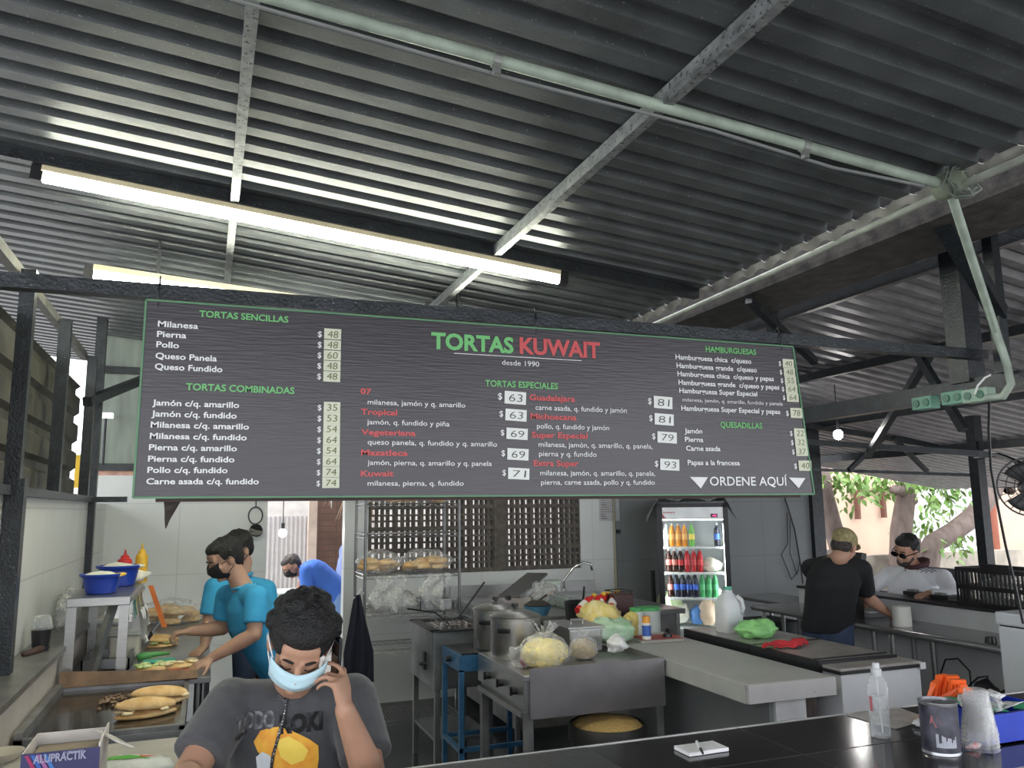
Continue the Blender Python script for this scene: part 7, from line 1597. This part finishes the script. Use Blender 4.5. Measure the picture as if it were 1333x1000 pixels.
# wall fan at the right edge
c = at(1341, 634, X=6.4)
t = thing('wall_fan', 'black round fan on an arm at the right edge under the far roof', 'fan', c)
b = B(); Rf = Matrix.Rotation(-0.7, 3, 'Z')
def fp_(x, y, z): return c + Rf @ V((x, y, z))
for rad in (0.06, 0.12, 0.18, 0.24): 
    for yy in (-0.05 if rad < 0.24 else 0.0,): b.tube([fp_(rad * math.cos(a), yy * (1 - rad / 0.3), rad * math.sin(a)) for a in [k * 2 * PI / 28 for k in range(28)]], 0.004 if rad < 0.24 else 0.008, 5, True)
for k in range(22):
    a = k * 2 * PI / 22; b.tube([fp_(0.03 * math.cos(a), -0.05, 0.03 * math.sin(a)), fp_(0.14 * math.cos(a), -0.045, 0.14 * math.sin(a)), fp_(0.24 * math.cos(a), 0, 0.24 * math.sin(a)), fp_(0.14 * math.cos(a), 0.06, 0.14 * math.sin(a)), fp_(0.04 * math.cos(a), 0.08, 0.04 * math.sin(a))], 0.0025, 4)
obj('guard', b, black_plastic, t)
for k in range(3):
    a = k * 2 * PI / 3; obj('blade', B().grid(lambda u, v: fp_((0.04 + 0.17 * u) * math.cos(a + (v - 0.5) * 0.9), 0.02 + 0.03 * (v - 0.5), (0.04 + 0.17 * u) * math.sin(a + (v - 0.5) * 0.9)), 6, 6, 0.003), M('dark_blade', (0.05, 0.05, 0.055), 0.4), t, 'all')
obj('motor', B().cyl(fp_(0, 0.02, 0), fp_(0, 0.17, 0), 0.06), black_plastic, t, smooth=True)
obj('mount_arm', B().tube([fp_(0, 0.15, 0), fp_(0.0, 0.18, 0.20), at(1312, 596, X=6.6), at(1300, 592, X=6.75), V((6.97, 5.79, at(1300, 592, X=6.75).z))], 0.018, 8), black_plastic, t, smooth=True)
# folding chair back and bench behind the customer
c = at(1232, 765, X=6.2); t = thing('chair', 'dark chair back showing behind the customer in white', 'chair', V((c.x, c.y, 0)))
obj('backrest', B().box((c.x, c.y, c.z), (0.05, 0.42, 0.34)), M('dark_grey_chair', (0.07, 0.07, 0.08), 0.5), t, bevel=0.03); obj('seat', B().box((c.x + 0.2, c.y, 0.45), (0.42, 0.42, 0.04)), MATS['dark_grey_chair'], t, bevel=0.015)
for sx_ in (0.0, 0.38):
    for sy_ in (-0.19, 0.19): obj('leg', B().cyl((c.x + sx_, c.y + sy_, 0), (c.x + sx_, c.y + sy_, (c.z - 0.1) if sx_ == 0 else 0.44), 0.014), black_plastic, t)
c = at(1130, 768, X=6.4); t = thing('outdoor_table', 'blue edged white table outside behind the two men', 'table', V((c.x, c.y, 0)))
obj('table_top', B().box((c.x + 0.3, c.y, c.z), (0.7, 1.1, 0.03)), M('white_table', (0.72, 0.72, 0.72), 0.4), t); obj('table_edge', B().box((c.x - 0.06, c.y, c.z - 0.02), (0.02, 1.12, 0.07)), M('slate_blue', (0.10, 0.14, 0.25), 0.5), t)
for sx_ in (0.0, 0.6):
    for sy_ in (-0.5, 0.5): obj('leg', B().cyl((c.x + sx_, c.y + sy_, -0.05), (c.x + sx_, c.y + sy_, c.z - 0.01), 0.02), steel, t)
c = at(1066, 722, Y=11.3); tag(obj('stone_cap', B().box(c, (0.5, 0.35, 0.16)).box((c.x, c.y, c.z / 2 - 0.06), (0.4, 0.3, c.z - 0.05)), conc), 'small concrete pillar cap left of the cap of the man in black', 'pillar')
# ------------------------------------------------------------------ outside behind the back doorway
ribm = M('white_ribbed_sheet', (0.66, 0.63, 0.62), 0.5, var=0.05)
a, c_ = at(340, 700, Y=10.6), at(402, 700, Y=10.6); ztop = at(375, 672, Y=10.6).z
b = B(); n = 16; w_ = c_.x - a.x; vs = []
for k in range(n * 4 + 1):
    x = a.x - 0.3 + (w_ + 0.3) * k / (n * 4); y = 10.6 + (0.025 if (k // 2) % 2 else 0.0)
    vs.append((b.bm.verts.new((x, y, -0.05)), b.bm.verts.new((x, y, ztop))))
for p_, q_ in zip(vs, vs[1:]): b.bm.faces.new((p_[0], q_[0], q_[1], p_[1]))
fs = list(b.bm.faces); b.bm.normal_update(); bmesh.ops.solidify(b.bm, geom=fs, thickness=0.01)
struct('wall_yard', b, ribm, label='white ribbed sheet fence outside the back doorway')
p0, p1 = at(400, 700, Y=10.4), at(411, 700, Y=10.4)
struct('column', B().box2((p0.x, 10.3, -0.05), (p1.x, 10.3 + (p1.x - p0.x), 3.2)), M('peach_column', (0.66, 0.52, 0.42), 0.8), label='peach column outside the back doorway')
p0, p1 = at(408, 700, Y=11.0), at(452, 700, Y=11.0)
struct('wall_yard.001', B().box2((p0.x, 11.0, -0.05), (p1.x + 0.15, 11.2, 3.4)), M_tile('brown_old_brick', (0.13, 0.075, 0.055), (0.09, 0.06, 0.05), 0.22, 0.08, rough=0.9, var=0.4), label='old brown brick wall outside the back doorway')
# dry palm thatch
rr = random.Random(9); b = B()
for k in range(90):
    x = rr.uniform(p0.x + 0.1, p1.x + 0.1); yy = 10.1 + rr.uniform(-0.15, 0.15); z1 = 2.55; L = rr.uniform(0.5, 0.95) * (0.5 + 0.7 * (x - p0.x) / (p1.x - p0.x))
    b.tube([(x, yy, z1), (x + rr.uniform(-0.08, 0.08), yy - 0.02, z1 - L * 0.5), (x + rr.uniform(-0.16, 0.16), yy, z1 - L)], [0.016, 0.012, 0.002], 4)
b.box2((p0.x, 9.9, 2.55), (p1.x + 0.4, 10.3, 2.62))
tag(obj('palm_thatch', b, M('dry_palm', (0.50, 0.38, 0.26), 0.9, var=0.3, scale=20)), 'dry palm thatch hanging at the top of the back doorway', 'thatch')
tag(obj('dry_palm_leaf', B().grid(lambda u, v: (at(425, 700, Y=10.0).x + (u - 0.5) * 0.16 * (1 - v) + 0.05 * v, 10.0 + 0.02 * math.sin(6 * u), 2.4 - 0.62 * v), 6, 8, 0.004), M('pale_dry_leaf', (0.50, 0.45, 0.42), 0.9), None, 'all'), 'pale folded dry leaf hanging in front of the brown bricks', 'leaf')
b = B(); yb_ = 9.55
c = at(396, 775, Y=9.2)
t = thing('water_tub', 'white plastic tub in front of the bending man outside', 'tub', V((c.x, 9.4, 0)))
wtub = M('white_tub', (0.72, 0.74, 0.72), 0.4, var=0.05)
tz = at(390, 772, Y=9.2).z
obj('tub', B().box2((c.x - 0.40, 9.25, 0.35), (c.x + 0.12, 9.75, tz)), wtub, t, bevel=0.03); obj('rim', B().box2((c.x - 0.42, 9.23, tz - 0.06), (c.x + 0.14, 9.77, tz + 0.005)), M('clear_rim', (0.60, 0.68, 0.68), 0.3), t, bevel=0.01)
obj('base', B().box2((c.x - 0.36, 9.3, -0.05), (c.x + 0.08, 9.7, 0.36)), M('grey_base', (0.4, 0.4, 0.4), 0.6), t)
c = at(442, 735, Y=10.0); blb = M('blue_cloudy_bag', (0.25, 0.32, 0.62), 0.5, bump=0.4)
t = thing('hanging_bag', 'pale blue bag hanging beyond the bending man', 'bag', V((c.x + 0.1, 10.0, c.z - 0.3))); obj('bag', sack((c.x + 0.12, 10.0, c.z - 0.28), (0.16, 0.12, 0.5), blb, 71, 0.2), blb, t, 'all'); obj('cord', B().cyl((c.x + 0.12, 10.0, c.z + 0.15), (c.x + 0.12, 10.0, 2.56), 0.005), black_plastic, t)
struct('wall_yard.002', B().box2((-4.0, 12.5, -0.05), (7.0, 12.7, 2.1)), M('pale_yard_wall', (0.62, 0.58, 0.55), 0.8), label='pale yard wall far behind the kitchen')
# something bright and yellow seen through the gap at the left corner
tag(obj('yellow_sign', B().box2((-1.22, 8.9, 2.0), (-1.0, 8.95, 2.32)).box2((-1.12, 8.95, -0.05), (-1.08, 8.99, 2.3)), M('bright_yellow', (0.80, 0.50, 0.03), 0.5)), 'yellow panel seen through the gap at the left corner', 'panel')
# worker area: small lit box high on the left back wall
c = at(134, 541, Y=BY - 0.10); t = thing('emergency_lamp', 'small white lamp on a rod at the upper left of the back wall', 'lamp', c); obj('lamp_head', B().box(c, (0.16, 0.08, 0.045)), M('lamp_white', (0.8, 0.8, 0.8), 0.4, emit=(1, 1, 1), estr=0.6), t, bevel=0.008); obj('rod', B().cyl((c.x + 0.02, c.y + 0.02, 2.16), (c.x + 0.02, c.y + 0.02, c.z), 0.012), dark_paint, t)
